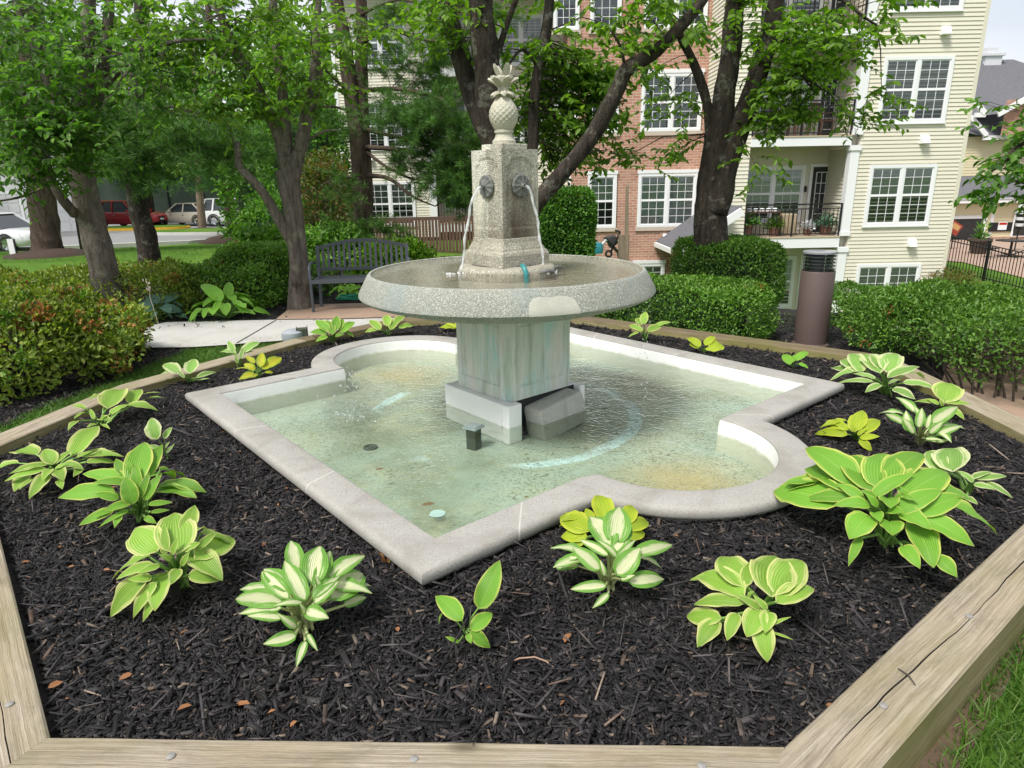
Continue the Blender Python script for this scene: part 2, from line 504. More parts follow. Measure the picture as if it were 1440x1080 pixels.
PINE_ST, _ = m_aggregate('finial_stone', (.50, .475, .38), (.66, .635, .53), (.30, .28, .21), [((.33, .30, .215), 6, .50, .68, .6, (1, 1, .6))], 1.5, .5, .35)
COLBASE, _ = m_aggregate('column_base_aggregate', (.37, .35, .27), (.64, .62, .53), (.17, .16, .12), [((.17, .15, .10), 3.0, .50, .7, .6, (1, 1, .6)), ((.50, .48, .37), 5, .55, .7, .5, (1, 1, 1))], 1.0, .8)

def m_pedestal():
    t = NT('pedestal_paint'); v = t.co(scale=(4.5, 4.5, .5)); w = t.co()
    c = t.mix(t.noise(w, 2.5, 5), (.40, .47, .39), (.60, .63, .55))
    c = t.mix(t.ramp(t.noise(t.co(scale=(1, 1, .4), rot=(0, 0, .4)), 5.5, 5, .6), [(.50, 0), (.62, .7)]), c, (.33, .56, .52))
    c = t.mix(t.ramp(t.noise(t.co(scale=(1, 1, .5), rot=(0, 0, 1.4)), 4.5, 5, .6), [(.52, 0), (.64, .6)]), c, (.66, .57, .53))
    c = t.mix(t.ramp(t.noise(v, 3.2, 7, .7), [(.45, 0), (.60, .7)]), c, (.66, .645, .61))
    c = t.mix(t.ramp(t.noise(v, 2.7, 7, .7), [(.50, 0), (.62, .75)]), c, (.31, .36, .27))
    c = t.mix(t.ramp(t.noise(v, 4.1, 6, .7), [(.54, 0), (.66, .6)]), c, (.42, .56, .55))
    c = t.mix(t.ramp(t.noise(t.co(scale=(16, 16, .7)), 1.0, 6, .7), [(.60, 0), (.68, .5)]), c, (.20, .23, .18))
    c = t.mix(t.ramp(t.noise(t.co(scale=(9, 9, .4)), 1.3, 6, .7), [(.58, 0), (.66, .5)]), c, (.45, .33, .27))
    t.set(Base_Color=c, Roughness=.75, Specular_IOR_Level=.3)
    t.bump(t.noise(w, 40, 4), .25, .006)
    return t.m
PEDESTAL = m_pedestal()
PLINTH = simple('plinth_paint', (.78, .79, .76), .6, 0, .06, 6, .2)
BRONZE = simple('verdigris_bronze', (.165, .17, .158), .6, .25, .5, 30, .5)
PATCH = m_concrete('patch_mortar', (.39, .385, .33), (.48, .475, .41), .35, 1, .3, ((.30, .31, .25), .4))
TEAL = simple('teal_pipe', (.03, .21, .21), .35, 0, .2, 20)

def m_mulch(name, tint=1.0):
    t = NT(name)
    c = t.ramp(t.island(), [(0, (.0045*tint, .0042*tint, .0046*tint)), (.5, (.013*tint, .0118*tint, .0126*tint)), (.82, (.032*tint, .029*tint, .030*tint)), (.945, (.066*tint, .058*tint, .056*tint)), (.975, (.085*tint, .055*tint, .038*tint)), (1, (.20*tint, .16*tint, .125*tint))])
    v = t.co()
    c = t.mix(1.0, c, t.ramp(t.noise(t.co(scale=(1, 1, 1)), 60, 3), [(.3, .65), (.7, 1.25)]), 'MULTIPLY')
    t.set(Base_Color=c, Roughness=.7, Specular_IOR_Level=.32)
    t.bump(t.noise(v, 140, 3), .5, .004)
    return t.m
CHIP = m_mulch('mulch_chip')
MULCH = simple('mulch_soil', (.017, .0145, .0145), .9, 0, .5, 40, 1.0)
DRYCHIP = m_mulch('brown_mulch_chip', 1.6)

def m_wood(name, lo, hi, stain, grain=26, rough=.8, green=.3, bump=.35, crackcol=.25):
    t = NT(name)
    tc = t.node('ShaderNodeTexCoord')
    mp = t.node('ShaderNodeMapping', {'Vector': tc.outputs['UV'], 'Scale': (.8, grain, 1)})
    g = t.noise(mp.outputs[0], 2.2, 8, .72, .25)
    mp2 = t.node('ShaderNodeMapping', {'Vector': tc.outputs['UV'], 'Scale': (1.3, 6, 1)})
    c = t.mix(t.ramp(g, [(.36, 0), (.62, 1)]), lo, hi)
    c = t.mix(t.math('MULTIPLY', t.ramp(t.noise(mp2.outputs[0], 1.7, 5), [(.45, 0), (.70, 1)]), .7), c, stain)
    mp3 = t.node('ShaderNodeMapping', {'Vector': tc.outputs['UV'], 'Scale': (2.0, 190, 1)})
    fine = t.noise(mp3.outputs[0], 1.6, 5, .75, .2)
    c = t.mix(t.ramp(fine, [(.50, 0), (.66, crackcol + .45)]), c, [x*.5 for x in lo])
    mp5 = t.node('ShaderNodeMapping', {'Vector': tc.outputs['UV'], 'Scale': (2.6, 9, 1)})
    c = t.mix(t.ramp(t.noise(mp5.outputs[0], 1.5, 7, .7, .5), [(.52, 0), (.70, .55)]), c, [x*.55 for x in lo])
    # knots
    mp4 = t.node('ShaderNodeMapping', {'Vector': tc.outputs['UV'], 'Scale': (1.0, 2.4, 1)})
    kn = t.voro(mp4.outputs[0], 1.6)
    c = t.mix(t.ramp(kn, [(.03, .75), (.10, 0)]), c, [x*.4 for x in lo])
    if green:
        c = t.mix(t.math('MULTIPLY', t.ramp(t.noise(t.co(), 2.3, 5), [(.47, 0), (.66, 1)]), green), c, (.17, .16, .045))
    t.set(Base_Color=c, Roughness=rough, Specular_IOR_Level=.25)
    t.bump(t.math('ADD', g, fine), bump, .006)
    return t.m
TIMBER = m_wood('timber_weathered', (.25, .205, .145), (.46, .40, .31), (.35, .285, .18), green=.3, bump=.7, grain=42)
TIMBER2 = m_wood('timber_dark', (.11, .08, .052), (.24, .185, .125), (.15, .115, .065), green=.5)
TIMBERSIDE = m_wood('timber_side', (.19, .165, .075), (.37, .315, .18), (.25, .23, .075), green=.65)
CRACK = simple('timber_crack', (.03, .022, .015), .95)
FENCEWOOD = m_wood('fence_wood', (.09, .05, .035), (.19, .115, .085), (.13, .08, .06), 18, .85, 0)
POSTWOOD = m_wood('post_wood', (.22, .17, .12), (.36, .29, .22), (.25, .2, .14), 18, .85, .1)
NAIL = simple('galvanised_nail', (.30, .29, .27), .7, .4, .4, 90)

def m_bark(name, a, b, lichen=None, sc=1.0, amt=.6, vert=.22):
    t = NT(name); v = t.co(scale=(1, 1, vert)); w = t.co()
    c = t.mix(t.ramp(t.noise(v, 16*sc, 7, .7, .5), [(.34, 0), (.66, 1)]), a, b)
    c = t.mix(t.ramp(t.noise(t.co(scale=(1, 1, 3.0)), 7*sc, 4), [(.60, 0), (.72, .5)]), c, [x*.5 for x in a])
    if lichen is not None:
        m = t.math('MULTIPLY', t.ramp(t.noise(w, 5, 5, .6), [(.55, 0), (.60, 1)]), amt)
        m = t.math('MULTIPLY', m, t.ramp(t.noise(w, 17, 4, .7), [(.42, 0), (.52, 1)]))
        c = t.mix(m, c, lichen)
    t.set(Base_Color=c, Roughness=.9, Specular_IOR_Level=.2)
    t.bump(t.math('ADD', t.noise(v, 22*sc, 6, .7, .6), t.noise(w, 60, 3)), .9, .02)
    return t.m
BARK = m_bark('cherry_bark', (.035, .027, .022), (.115, .095, .078), (.26, .27, .21), 1, .55)
BARK_L = m_bark('grey_bark', (.075, .062, .050), (.215, .185, .155), (.27, .27, .19), 1, .5)
BARK_D = m_bark('dark_bark', (.019, .0155, .0125), (.075, .061, .048), (.22, .22, .175), 1, .5)
BARK_P = m_bark('pine_bark', (.045, .031, .024), (.155, .115, .090), None, .8)
BARK_T = m_bark('tan_bark', (.16, .115, .08), (.32, .25, .185), None, .9)
TWIG = simple('twig', (.06, .047, .036), .9, 0, .3, 20)

LEAF_CH = leafmat('cherry_leaf', [(.058, .130, .012), (.100, .200, .018), (.145, .27, .026), (.22, .37, .05)], .52)
LEAF_DK = leafmat('deep_green_leaf', [(.040, .108, .015), (.070, .170, .022), (.105, .235, .034), (.18, .34, .06)], .5)  # deeper green leaf tones
LEAF_BX = leafmat('boxwood_leaf', [(.050, .125, .014), (.085, .19, .020), (.125, .26, .030), (.19, .35, .05)], .32)
LEAF_BX2 = leafmat('yew_leaf', [(.045, .115, .014), (.075, .175, .020), (.115, .24, .030), (.18, .33, .05)], .32)
LEAF_PR = leafmat('privet_leaf', [(.045, .13, .016), (.075, .20, .024), (.115, .275, .036), (.17, .35, .05)], .32)
LEAF_AZ = leafmat('azalea_leaf', [(.075, .13, .014), (.14, .21, .026), (.22, .29, .040), (.32, .37, .07)], .35)
DEADLEAF = leafmat('brown_leaf', [(.22, .075, .022), (.36, .15, .05), (.44, .24, .09)], .25, .6, .2, (1.2, 1, .7))
LEAF_RED = leafmat('maple_leaf', [(.06, .11, .02), (.12, .11, .028), (.22, .12, .04), (.10, .15, .03), (.08, .14, .03)], .4)
LEAF_FAR = leafmat('far_leaf', [(.06, .13, .018), (.10, .20, .028), (.15, .28, .045), (.23, .38, .08)], .5)
LEAF_LT = leafmat('bright_leaf', [(.06, .16, .02), (.10, .24, .03), (.16, .32, .05), (.22, .38, .08)], .4)
NEEDLE = leafmat('pine_needle', [(.050, .13, .026), (.078, .185, .034), (.11, .24, .046), (.16, .31, .065)], .35, .5)
NEEDLE_L = leafmat('larch_needle', [(.04, .13, .025), (.07, .19, .035), (.11, .25, .045)], .3, .5)
GRASS = leafmat('grass_blade', [(.035, .10, .012), (.07, .17, .018), (.11, .23, .03), (.16, .23, .06)], .3, .5)
STRAW = leafmat('fallen_leaf', [(.30, .11, .035), (.36, .16, .05), (.27, .13, .065), (.44, .29, .12)], .2, .6, .2, (1.2, 1, .6))

def m_hosta(name, centre, edge, w0=.62, w1=.80, streak=.35, dark=None, trans=.28):
    t = NT(name)
    tc = t.node('ShaderNodeTexCoord'); u = t.sep(tc.outputs['UV'])
    a = t.math('ABSOLUTE', t.math('SUBTRACT', t.math('MULTIPLY', u[0], 2.0), 1.0))
    cv = t.node('ShaderNodeCombineXYZ', {0: t.math('MULTIPLY', u[0], 9.0), 1: t.math('MULTIPLY', u[1], 1.4)})
    ob = t.node('ShaderNodeVectorMath', {0: cv.outputs[0], 1: t.co('Object', (3, 3, 3))}, operation='ADD').outputs[0]
    nz = t.noise(ob, 1.6, 5, .6)
    e = t.math('ADD', a, t.math('MULTIPLY', t.math('SUBTRACT', nz, .5), streak))
    m = t.ramp(e, [(w0, 0), (w1, 1)])
    isl = t.ramp(t.island(), [(0, .80), (1, 1.15)])
    cc = t.mix(1.0, centre, isl, 'MULTIPLY')
    if dark is not None:
        cc = t.mix(t.ramp(nz, [(.35, 0), (.65, .7)]), cc, dark)
    c = t.mix(m, cc, edge)
    ve = t.math('ABSOLUTE', t.math('SINE', t.math('MULTIPLY', u[0], 44.0)))
    c = t.mix(t.math('MULTIPLY', t.ramp(ve, [(0.0, 1), (.40, 0)]), .38), c, t.mix(1.0, c, (.58, .72, .50), 'MULTIPLY'))
    tip = t.math('MULTIPLY', t.ramp(t.math('ADD', u[1], t.math('MULTIPLY', t.math('SUBTRACT', nz, .5), .3)), [(.93, 0), (1.0, 1)]), t.ramp(t.island(), [(.45, 0), (.6, .8)]))
    c = t.mix(tip, c, (.40, .28, .12))
    spots = t.ramp(t.noise(t.co(), 75, 4, .7), [(.70, 0), (.74, .6)])
    c = t.mix(spots, c, (.30, .24, .08))
    mid = t.ramp(a, [(.0, 1), (.05, 0)])
    c = t.mix(t.math('MULTIPLY', mid, .4), c, (.42, .55, .16))
    t.set(Base_Color=c, Roughness=.48, Specular_IOR_Level=.42)
    t.bump(t.math('ADD', ve, t.math('MULTIPLY', t.noise(t.co(), 40, 3), .6)), .45, .005)
    tr = t.node('ShaderNodeBsdfTranslucent'); t.put(tr.inputs['Color'], t.mix(1.0, c, (1.1, 1.15, .6), 'MULTIPLY'))
    mx = t.node('ShaderNodeMixShader', {0: trans})
    t.t.links.new(t.b.outputs[0], mx.inputs[1]); t.t.links.new(tr.outputs[0], mx.inputs[2]); t.t.links.new(mx.outputs[0], t.out.inputs['Surface'])
    return t.m
H_EDGE = m_hosta('hosta_yellow_edge', (.185, .41, .04), (.58, .61, .14), .76, .99, .6)
H_PALE = m_hosta('hosta_pale_edge', (.26, .455, .06), (.62, .63, .24), .62, .95, 1.0)
H_CREAM = m_hosta('hosta_cream_edge', (.24, .44, .09), (.64, .67, .36), .54, .82, .9)
H_WHITE = m_hosta('hosta_white_centre', (.70, .72, .44), (.17, .38, .055), .34, .64, 1.2)
H_GOLD = m_hosta('hosta_gold', (.42, .52, .03), (.50, .56, .045), .6, .9, .4, (.27, .43, .02))
H_AMBER = m_hosta('hosta_amber', (.52, .55, .03), (.27, .43, .03), .5, .95, .7, (.58, .48, .03))
H_GREEN = m_hosta('hosta_green', (.20, .45, .04), (.25, .50, .05), .7, .9)
H_BLUE = m_hosta('hosta_blue', (.115, .235, .17), (.14, .27, .20), .7, .9)
STEM = simple('hosta_stem', (.24, .42, .10), .5, 0, .2, 20)
STEM_W = simple('hosta_pale_stem', (.50, .55, .26), .5, 0, .2, 20)

def m_lawn():
    t = NT('lawn'); v = t.co()
    c = t.mix(t.ramp(t.noise(v, .7, 6, .6), [(.35, 0), (.65, 1)]), (.075, .165, .018), (.135, .25, .030))
    c = t.mix(t.ramp(t.noise(v, 40, 5, .7), [(.4, 0), (.7, .6)]), c, (.04, .10, .012))
    t.set(Base_Color=c, Roughness=.9, Specular_IOR_Level=.15); t.bump(t.noise(v, 60, 4, .7), .8, .03)
    return t.m
LAWN = m_lawn()
ASPHALT = m_concrete('asphalt', (.20, .20, .205), (.27, .27, .275), .4, .5, .3)
KERB = simple('kerb_concrete', (.50, .49, .46), .85, 0, .12, 3, .2)
YELLOW = simple('kerb_yellow', (.62, .36, .03), .7, 0, .15, 5)

def m_brick():
    t = NT('brick'); tc = t.node('ShaderNodeTexCoord')
    br = t.node('ShaderNodeTexBrick', {'Vector': tc.outputs['UV'], 'Scale': 1.0, 'Color1': (.41, .19, .135), 'Color2': (.51, .275, .20), 'Mortar': (.55, .46, .38),
                                       'Mortar Size': .009, 'Mortar Smooth': .2, 'Brick Width': .225, 'Row Height': .078, 'Bias': -.1})
    c = t.mix(1.0, br.outputs['Color'], t.ramp(t.noise(tc.outputs['UV'], 1.3, 6, .7), [(.3, .82), (.7, 1.15)]), 'MULTIPLY')
    t.set(Base_Color=c, Roughness=.85, Specular_IOR_Level=.2)
    t.bump(t.math('ADD', t.math('MULTIPLY', br.outputs['Fac'], -1.0), t.math('MULTIPLY', t.noise(tc.outputs['UV'], 60, 4), .4)), .7, .01)
    return t.m
BRICK = m_brick()
SIDING = simple('siding_vinyl', (.68, .64, .53), .55, 0, .03, .6)
SIDING2 = simple('siding_cream', (.66, .58, .38), .6, 0, .05, .6)
TRIM = simple('white_trim', (.80, .80, .82), .5, 0, .03, 2)
def m_glass():
    t = NT('window_glass')
    tr = t.node('ShaderNodeBsdfTransparent', {'Color': (.80, .84, .84)})
    gl = t.node('ShaderNodeBsdfGlossy', {'Color': (.9, .95, 1), 'Roughness': .02})
    fr = t.node('ShaderNodeFresnel', {'IOR': 1.75})
    mx = t.node('ShaderNodeMixShader', {0: fr.outputs[0]})
    t.t.links.new(tr.outputs[0], mx.inputs[1]); t.t.links.new(gl.outputs[0], mx.inputs[2]); t.t.links.new(mx.outputs[0], t.out.inputs['Surface'])
    return t.m
GLASS = m_glass()
def m_blind(name, a, b):
    t = NT(name); z = t.sep(t.co())[2]
    s = t.math('SINE', t.math('MULTIPLY', z, 125.0))
    t.set(Base_Color=t.mix(t.ramp(s, [(.0, 0), (.6, 1)]), a, b), Roughness=.6); t.bump(s, .5, .01)
    return t.m
BLIND = m_blind('slat_blind', (.30, .31, .32), (.52, .53, .52))
SHADE = simple('pale_shade', (.56, .60, .55), .8, 0, .08, 3)
ROOM = simple('dim_room', (.075, .080, .082), .8, 0, .4, 2)
BLACKIRON = simple('black_iron', (.018, .018, .02), .45, .3, .2, 10)
DOORBLK = simple('black_door', (.022, .022, .024), .4, 0, .1, 5)
DECK = simple('deck_edge', (.50, .40, .29), .8, 0, .15, 6)
SOFFIT = simple('soffit', (.55, .50, .37), .7, 0, .05, 4)
def m_shingle():
    t = NT('shingle'); v = t.co()
    c = t.mix(t.noise(v, 9, 4, .7), (.085, .085, .095), (.17, .17, .185))
    c = t.mix(t.ramp(t.noise(t.co(scale=(1, 1, 6)), 5, 3), [(.5, 0), (.7, .5)]), c, (.065, .065, .075))
    t.set(Base_Color=c, Roughness=.9); t.bump(t.noise(v, 30, 3), .5, .02); return t.m
SHINGLE = m_shingle()
BENCH = simple('bench_metal', (.085, .093, .108), .42, .2, .2, 12)
BROWNMETAL = simple('bollard_paint', (.115, .080, .072), .5, .1, .12, 3, .05)
LENS = simple('bollard_lens', (.30, .31, .32), .12, 0, .1, 4)
HOSE = simple('green_hose', (.01, .30, .16), .4, 0, .2, 8)
GREYPLASTIC = simple('grey_plastic', (.32, .35, .38), .5, 0, .1, 10)
RUST = simple('rusted_steel', (.07, .085, .06), .8, .2, .6, 30, .6)
RUBBER = simple('black_rubber', (.012, .012, .013), .7, 0, .3, 20)
CARGLASS = simple('car_glass', (.02, .025, .03), .06, 0, .1, 2, 0, .8)
CHROME = simple('chrome', (.5, .52, .55), .15, 1, .1, 4)
def paint(name, c):
    t = NT(name); t.set(Base_Color=c, Roughness=.25, Metallic=.15, Coat_Weight=.6, Coat_Roughness=.05); return t.m
REDPAINT, WHITEPAINT, BEIGEPAINT = paint('red_paint', (.38, .012, .02)), paint('white_paint', (.68, .69, .70)), paint('champagne_paint', (.50, .45, .38))
REDLENS = simple('red_lens', (.45, .01, .01), .2)
CLEARLENS = simple('clear_lens', (.7, .72, .75), .1)
WHITECLOTH = simple('white_cloth', (.75, .76, .78), .8, 0, .1, 20)
TERRACOTTA = simple('terracotta', (.20, .10, .07), .8, 0, .15, 10)
WICKER = simple('brown_wicker', (.10, .05, .03), .8, 0, .4, 60, .6)
# ------------------------------------------------------------------ ground
def ground_sheet():
    xs = np.concatenate([[-700, -300, -150, -90, -65], np.arange(-48, 36.1, .75), [45, 65, 90, 150, 300, 700]])
    ys = np.concatenate([[-300, -60, -20, -10], np.arange(-5, 70.1, .75), [80, 100, 140, 220, 400, 1100]])
    V = np.array([(x, y, zg(x, y)) for y in ys for x in xs])
    nx = len(xs)
    F = np.array([(j*nx+i, j*nx+i+1, (j+1)*nx+i+1, (j+1)*nx+i) for j in range(len(ys)-1) for i in range(nx-1)])
    return tag(fast_mesh('lawn', V, F, LAWN, smooth=True), kind='structure')
ground_sheet()

def subdivide(o, n):
    m = o.modifiers.new('cut', 'SUBSURF'); m.subdivision_type = 'SIMPLE'; m.levels = m.render_levels = n

def sheet(name, pts, dz, mat, step=0.8):
    """a thin sheet draped on the ground inside an xy outline"""
    bm = bmesh.new()
    bm.faces.new([bm.verts.new((p[0], p[1], 0)) for p in pts])
    x0, x1 = min(p[0] for p in pts), max(p[0] for p in pts); y0, y1 = min(p[1] for p in pts), max(p[1] for p in pts)
    for ax, lo, hi in ((0, x0, x1), (1, y0, y1)):
        k = math.ceil(lo/step)*step
        while k < hi:
            n = (1, 0, 0) if ax == 0 else (0, 1, 0); c = (k, 0, 0) if ax == 0 else (0, k, 0)
            bmesh.ops.bisect_plane(bm, geom=bm.verts[:]+bm.edges[:]+bm.faces[:], plane_co=c, plane_no=n)
            k += step
    for v in bm.verts: v.co.z = zg(v.co.x, v.co.y) + dz
    bmesh.ops.recalc_face_normals(bm, faces=bm.faces[:])
    for f in bm.faces:
        if f.normal.z < 0: f.normal_flip()
    me = bpy.data.meshes.new(name); bm.to_mesh(me); bm.free()
    me.materials.append(mat); me.polygons.foreach_set('use_smooth', [True]*len(me.polygons))
    return add_mesh(name, me)

def xy(px, py, z=0.05):
    p = at(px, py, z); return (p.x, p.y)

# parking road: kerb line, asphalt beyond it
KB = [(-40, 23.6), (-26, 25.4), (-19.5, 27.4), (-14.5, 30.6), (-11, 35.5), (-9, 42)]
road = sheet('road', KB + [(-6, 48), (-6, 56), (-60, 56), (-60, 22)], .03, ASPHALT, 1.5)
tag(road, kind='structure')
mb = MB()
for a, b in zip(KB[:-1], KB[1:]):
    za, zb = zg(*a)+.06, zg(*b)+.06
    mb.bar((*a, za), (*b, zb), .18, .20)
tag(mb.build('kerb', KERB, bevel=.02), kind='structure')
# far planted islands in the car park
def island(name, cx, cy, rx, ry, mat_edge, grass=True):
    n = 28
    pts = [(cx+rx*math.cos(2*math.pi*i/n), cy+ry*math.sin(2*math.pi*i/n)) for i in range(n)]
    z = zg(cx, cy)
    m = MB(); m.prism(pts, z-.1, z+.17)
    o = tag(m.build(name, mat_edge, smooth=30), kind='structure')
    m = MB(); m.prism([(cx+(rx-.2)*math.cos(2*math.pi*i/n), cy+(ry-.2)*math.sin(2*math.pi*i/n)) for i in range(n)], z+.12, z+.21)
    tag(m.build('lawn', LAWN, smooth=30), kind='structure')
iA = P(165, 312, 42); island('kerb', iA.x+1.2, 42, 3.2, 1.3, YELLOW)
iB = P(265, 326, 37.5); island('kerb', iB.x+2.2, 37.4, 4.6, 1.6, KERB)

# concrete walk, brown pads
walk_px = [(178, 489), (213, 457), (235, 453), (388, 449.5), (480, 448.5), (560, 446), (640, 444), (760, 440), (800, 470), (640, 462), (560, 462), (480, 470), (393, 479), (300, 486), (267, 488)]
WALKP = [xy(*p) for p in walk_px]
tag(sheet('path', WALKP, .05, WALK), kind='structure')
tag(sheet('path', [xy(388, 450), xy(412, 431), xy(447, 429), xy(560, 425.5), xy(660, 423), xy(700, 440), xy(560, 446.6), xy(480, 449.1)], .062, PAD), kind='structure')
tag(sheet('path', [xy(176, 489), xy(211, 457.5), xy(150, 462), xy(60, 476), xy(0, 500), xy(60, 497)], .047, PAD), kind='structure')
mj = MB()
a, b = at(333, 482, .0555), at(388, 450, .0555)
mj.bar(a, b, .012, .004)
tag(mj.build('path_joint', simple('dark_joint', (.10, .095, .09), .9)), kind='structure')  # thin dark joint line across the walk
# walk behind the right hedge and down to the fence
tag(sheet('path', [(3.6, 5.3), (3.5, 3.4), (5.6, 3.2), (6.4, 6.5), (8.5, 12), (13, 18.6), (17.2, 22.8), (21.5, 20.2), (22.5, 21.4), (18.4, 24.2), (16.6, 25.4), (14.2, 20.8), (11.3, 17.6), (7.4, 12.4), (5.0, 7.2)], .03, PAD), kind='structure')

# ------------------------------------------------------------------ apartment building
def lap(mb, o, u, n, w, z0, z1, h=.105, lip=.021):
    o, u, n = Vector(o), Vector(u), Vector(n)
    z = z0
    while z < z1 - 1e-4:
        zt = min(z+h, z1)
        a = o + n*lip; b = o + u*w + n*lip
        c = o + u*w + n*.002; d = o + n*.002
        mb.add([(a.x, a.y, z), (b.x, b.y, z), (c.x, c.y, zt), (d.x, d.y, zt), (d.x, d.y, z), (c.x, c.y, z)], [(0, 1, 2, 3), (4, 5, 1, 0)])
        z = zt

def wall_uv(mb, o, u, w, z0, z1, thick, n):
    o, u, n = Vector(o), Vector(u), Vector(n)
    q = o + u*w; r = q - n*thick; t = o - n*thick
    vs = [(o.x, o.y, z0), (q.x, q.y, z0), (q.x, q.y, z1), (o.x, o.y, z1)]
    mb.add(vs, [(0, 1, 2, 3)], uvs=[(0, z0), (w, z0), (w, z1), (0, z1)])

def window(parent, X0, X1, z0, z1, Y, n=2, blind=1.0, cols=3, rows=3, header=False, trim=.085, bmat=None):
    fr, gl, bl = MB(), MB(), MB()
    y0, y1 = Y-.055, Y-.004
    fr.box((X0, y0, z0), (X0+trim, y1, z1)); fr.box((X1-trim, y0, z0), (X1, y1, z1))
    fr.box((X0+trim, y0+.002, z1-trim), (X1-trim, y1, z1)); fr.box((X0+trim, y0+.002, z0), (X1-trim, y1, z0+trim*.9))
    if header: fr.box((X0-.03, y0-.012, z1+.002), (X1+.03, y1, z1+.10))
    else: fr.box((X0-.02, y0-.015, z0-.035), (X1+.02, y1, z0-.002))
    w = (X1-X0-2*trim); mull = .10
    sw = (w-(n-1)*mull)/n
    zb, zt = z0+trim*.9, z1-trim
    for k in range(n):
        a = X0+trim+k*(sw+mull); b = a+sw
        if k: fr.box((a-mull, y0+.004, zb), (a, y1, zt))
        s = .032; ym = Y-.034
        zm = (zb+zt)/2
        for (p, q, y) in ((zb, zm+.015, ym-.006), (zm+.0155, zt, ym)):
            fr.box((a, y, p), (a+s, y1, q)); fr.box((b-s, y, p), (b, y1, q))
            fr.box((a+s, y, p), (b-s, y1, p+s)); fr.box((a+s, y, q-s), (b-s, y1, q))
            for i in range(1, cols):
                xx = a+s+(b-a-2*s)*i/cols; fr.box((xx-.007, ym+.004, p+s), (xx+.007, ym+.010, q-s))
            for i in range(1, rows):
                zz = p+s+(q-p-2*s)*i/rows; fr.box((a+s, ym+.0045, zz-.007), (b-s, ym+.0095, zz+.007))
        gl.poly([(a+s, Y-.021, zb), (b-s, Y-.021, zb), (b-s, Y-.021, zt), (a+s, Y-.021, zt)])
        bl.cur = 0
        zc = zt-(zt-zb)*blind
        if blind > 0: bl.poly([(a, Y-.015, zc), (b, Y-.015, zc), (b, Y-.015, zt), (a, Y-.015, zt)])
        if blind < 1:
            bl.cur = 1; bl.poly([(a, Y-.0149, zb), (b, Y-.0149, zb), (b, Y-.0149, zc), (a, Y-.0149, zc)])
    f = fr.build('window', TRIM, parent)
    gl.build('pane', GLASS, f); bl.build('blind', [bmat or BLIND, ROOM], f)
    return f

def door(parent, X0, X1, z0, z1, Y):
    m = MB(); t = .09
    m.box((X0, Y-.06, z0), (X0+t, Y, z1)); m.box((X1-t, Y-.06, z0), (X1, Y, z1)); m.box((X0+t, Y-.058, z1-t), (X1-t, Y, z1))
    f = m.build('door', TRIM, parent)
    m = MB(); m.box((X0+t, Y-.045, z0), (X1-t, Y-.002, z1-t)); m.build('door_leaf', DOORBLK, f)
    a, b, p, q = X0+t+.13, X1-t-.13, z0+.25, z1-t-.17
    m = MB(); s = .022; y = Y-.06
    m.box((a-s, y, p-s), (a, y+.03, q+s)); m.box((b, y, p-s), (b+s, y+.03, q+s)); m.box((a, y, p-s), (b, y+.03, p)); m.box((a, y, q), (b, y+.03, q+s))
    for i in (1, 2): m.box((a+(b-a)*i/3-.008, y+.002, p), (a+(b-a)*i/3+.008, y+.02, q))
    for i in range(1, 5): m.box((a, y+.003, p+(q-p)*i/5-.008), (b, y+.019, p+(q-p)*i/5+.008))
    m.build('door_grid', TRIM, f)
    m = MB(); m.poly([(a, Y-.05, p), (b, Y-.05, p), (b, Y-.05, q), (a, Y-.05, q)]); m.build('pane', CARGLASS, f)
    m = MB(); m.tube([(X0+t+.06, Y-.05, z0+1.0), (X0+t+.06, Y-.10, z0+1.0), (X0+t+.15, Y-.10, z0+1.0)], .012, 6); m.build('handle', CHROME, f)

def railing(parent, X0, X1, z0, z1, Y):
    m = MB()
    m.box((X0, Y-.02, z1-.04), (X1, Y+.02, z1)); m.box((X0, Y-.014, z1-.16), (X1, Y+.014, z1-.13)); m.box((X0, Y-.014, z0), (X1, Y+.014, z0+.03))
    n = int((X1-X0)/.115)
    for i in range(n+1):
        x = X0+(X1-X0)*i/n; m.box((x-.008, Y-.008, z0+.03), (x+.008, Y+.008, z1-.16))
    for x in (X0+.02, (X0+X1)/2, X1-.02): m.box((x-.02, Y-.021, z0-.06), (x+.02, Y+.021, z1-.041))
    return m.build('railing', BLACKIRON, parent)

APT = thing('apartment_building', 'four storey apartment block of pale yellow siding and red brick with recessed balconies', 'building', (8, 21, -2.6))
YR, YK, YB, YL = 19.5, 21.0, 21.2, 26.0
ZT, ZB = 8.45, -3.2
XB0, XB1, XC1, XR = 6.76, 9.56, 9.81, 12.76
XS = 5.95
# right bay
m = MB()
lap(m, (XC1, YR, 0), (1, 0, 0), (0, -1, 0), XR-XC1-.09, ZB, ZT)
lap(m, (XR, YR+.1, 0), (0, 1, 0), (1, 0, 0), 12.5, ZB, ZT)
lap(m, (XS+.08, YR, 0), (1, 0, 0), (0, -1, 0), XB0-XS-.08, ZB, ZT)
lap(m, (XS, YB, 0), (0, -1, 0), (-1, 0, 0), YB-YR-.08, ZB, ZT)
m.build('siding_wall', SIDING, APT)
m = MB()      # corner posts, and the panels behind the laps
m.box((XR-.09, YR-.022, ZB), (XR+.022, YR+.1, ZT)); m.build('corner_trim', SIDING, APT); m = MB(); m.box((XS-.022, YR-.022, ZB), (XS+.08, YR+.08, ZT))
m.build('corner_trim', SIDING, APT)
m = MB(); m.box((XC1-.01, YR+.004, ZB), (XR-.004, YR+.3, ZT-.01)); m.box((XS+.004, YR+.004, ZB), (XB0, YR+1.5, ZT-.01)); m.box((XS+.2, YK+.3, ZB), (XR-.004, YR+12.5, ZT-.02)); m.build('wall', SIDING, APT)
m = MB()
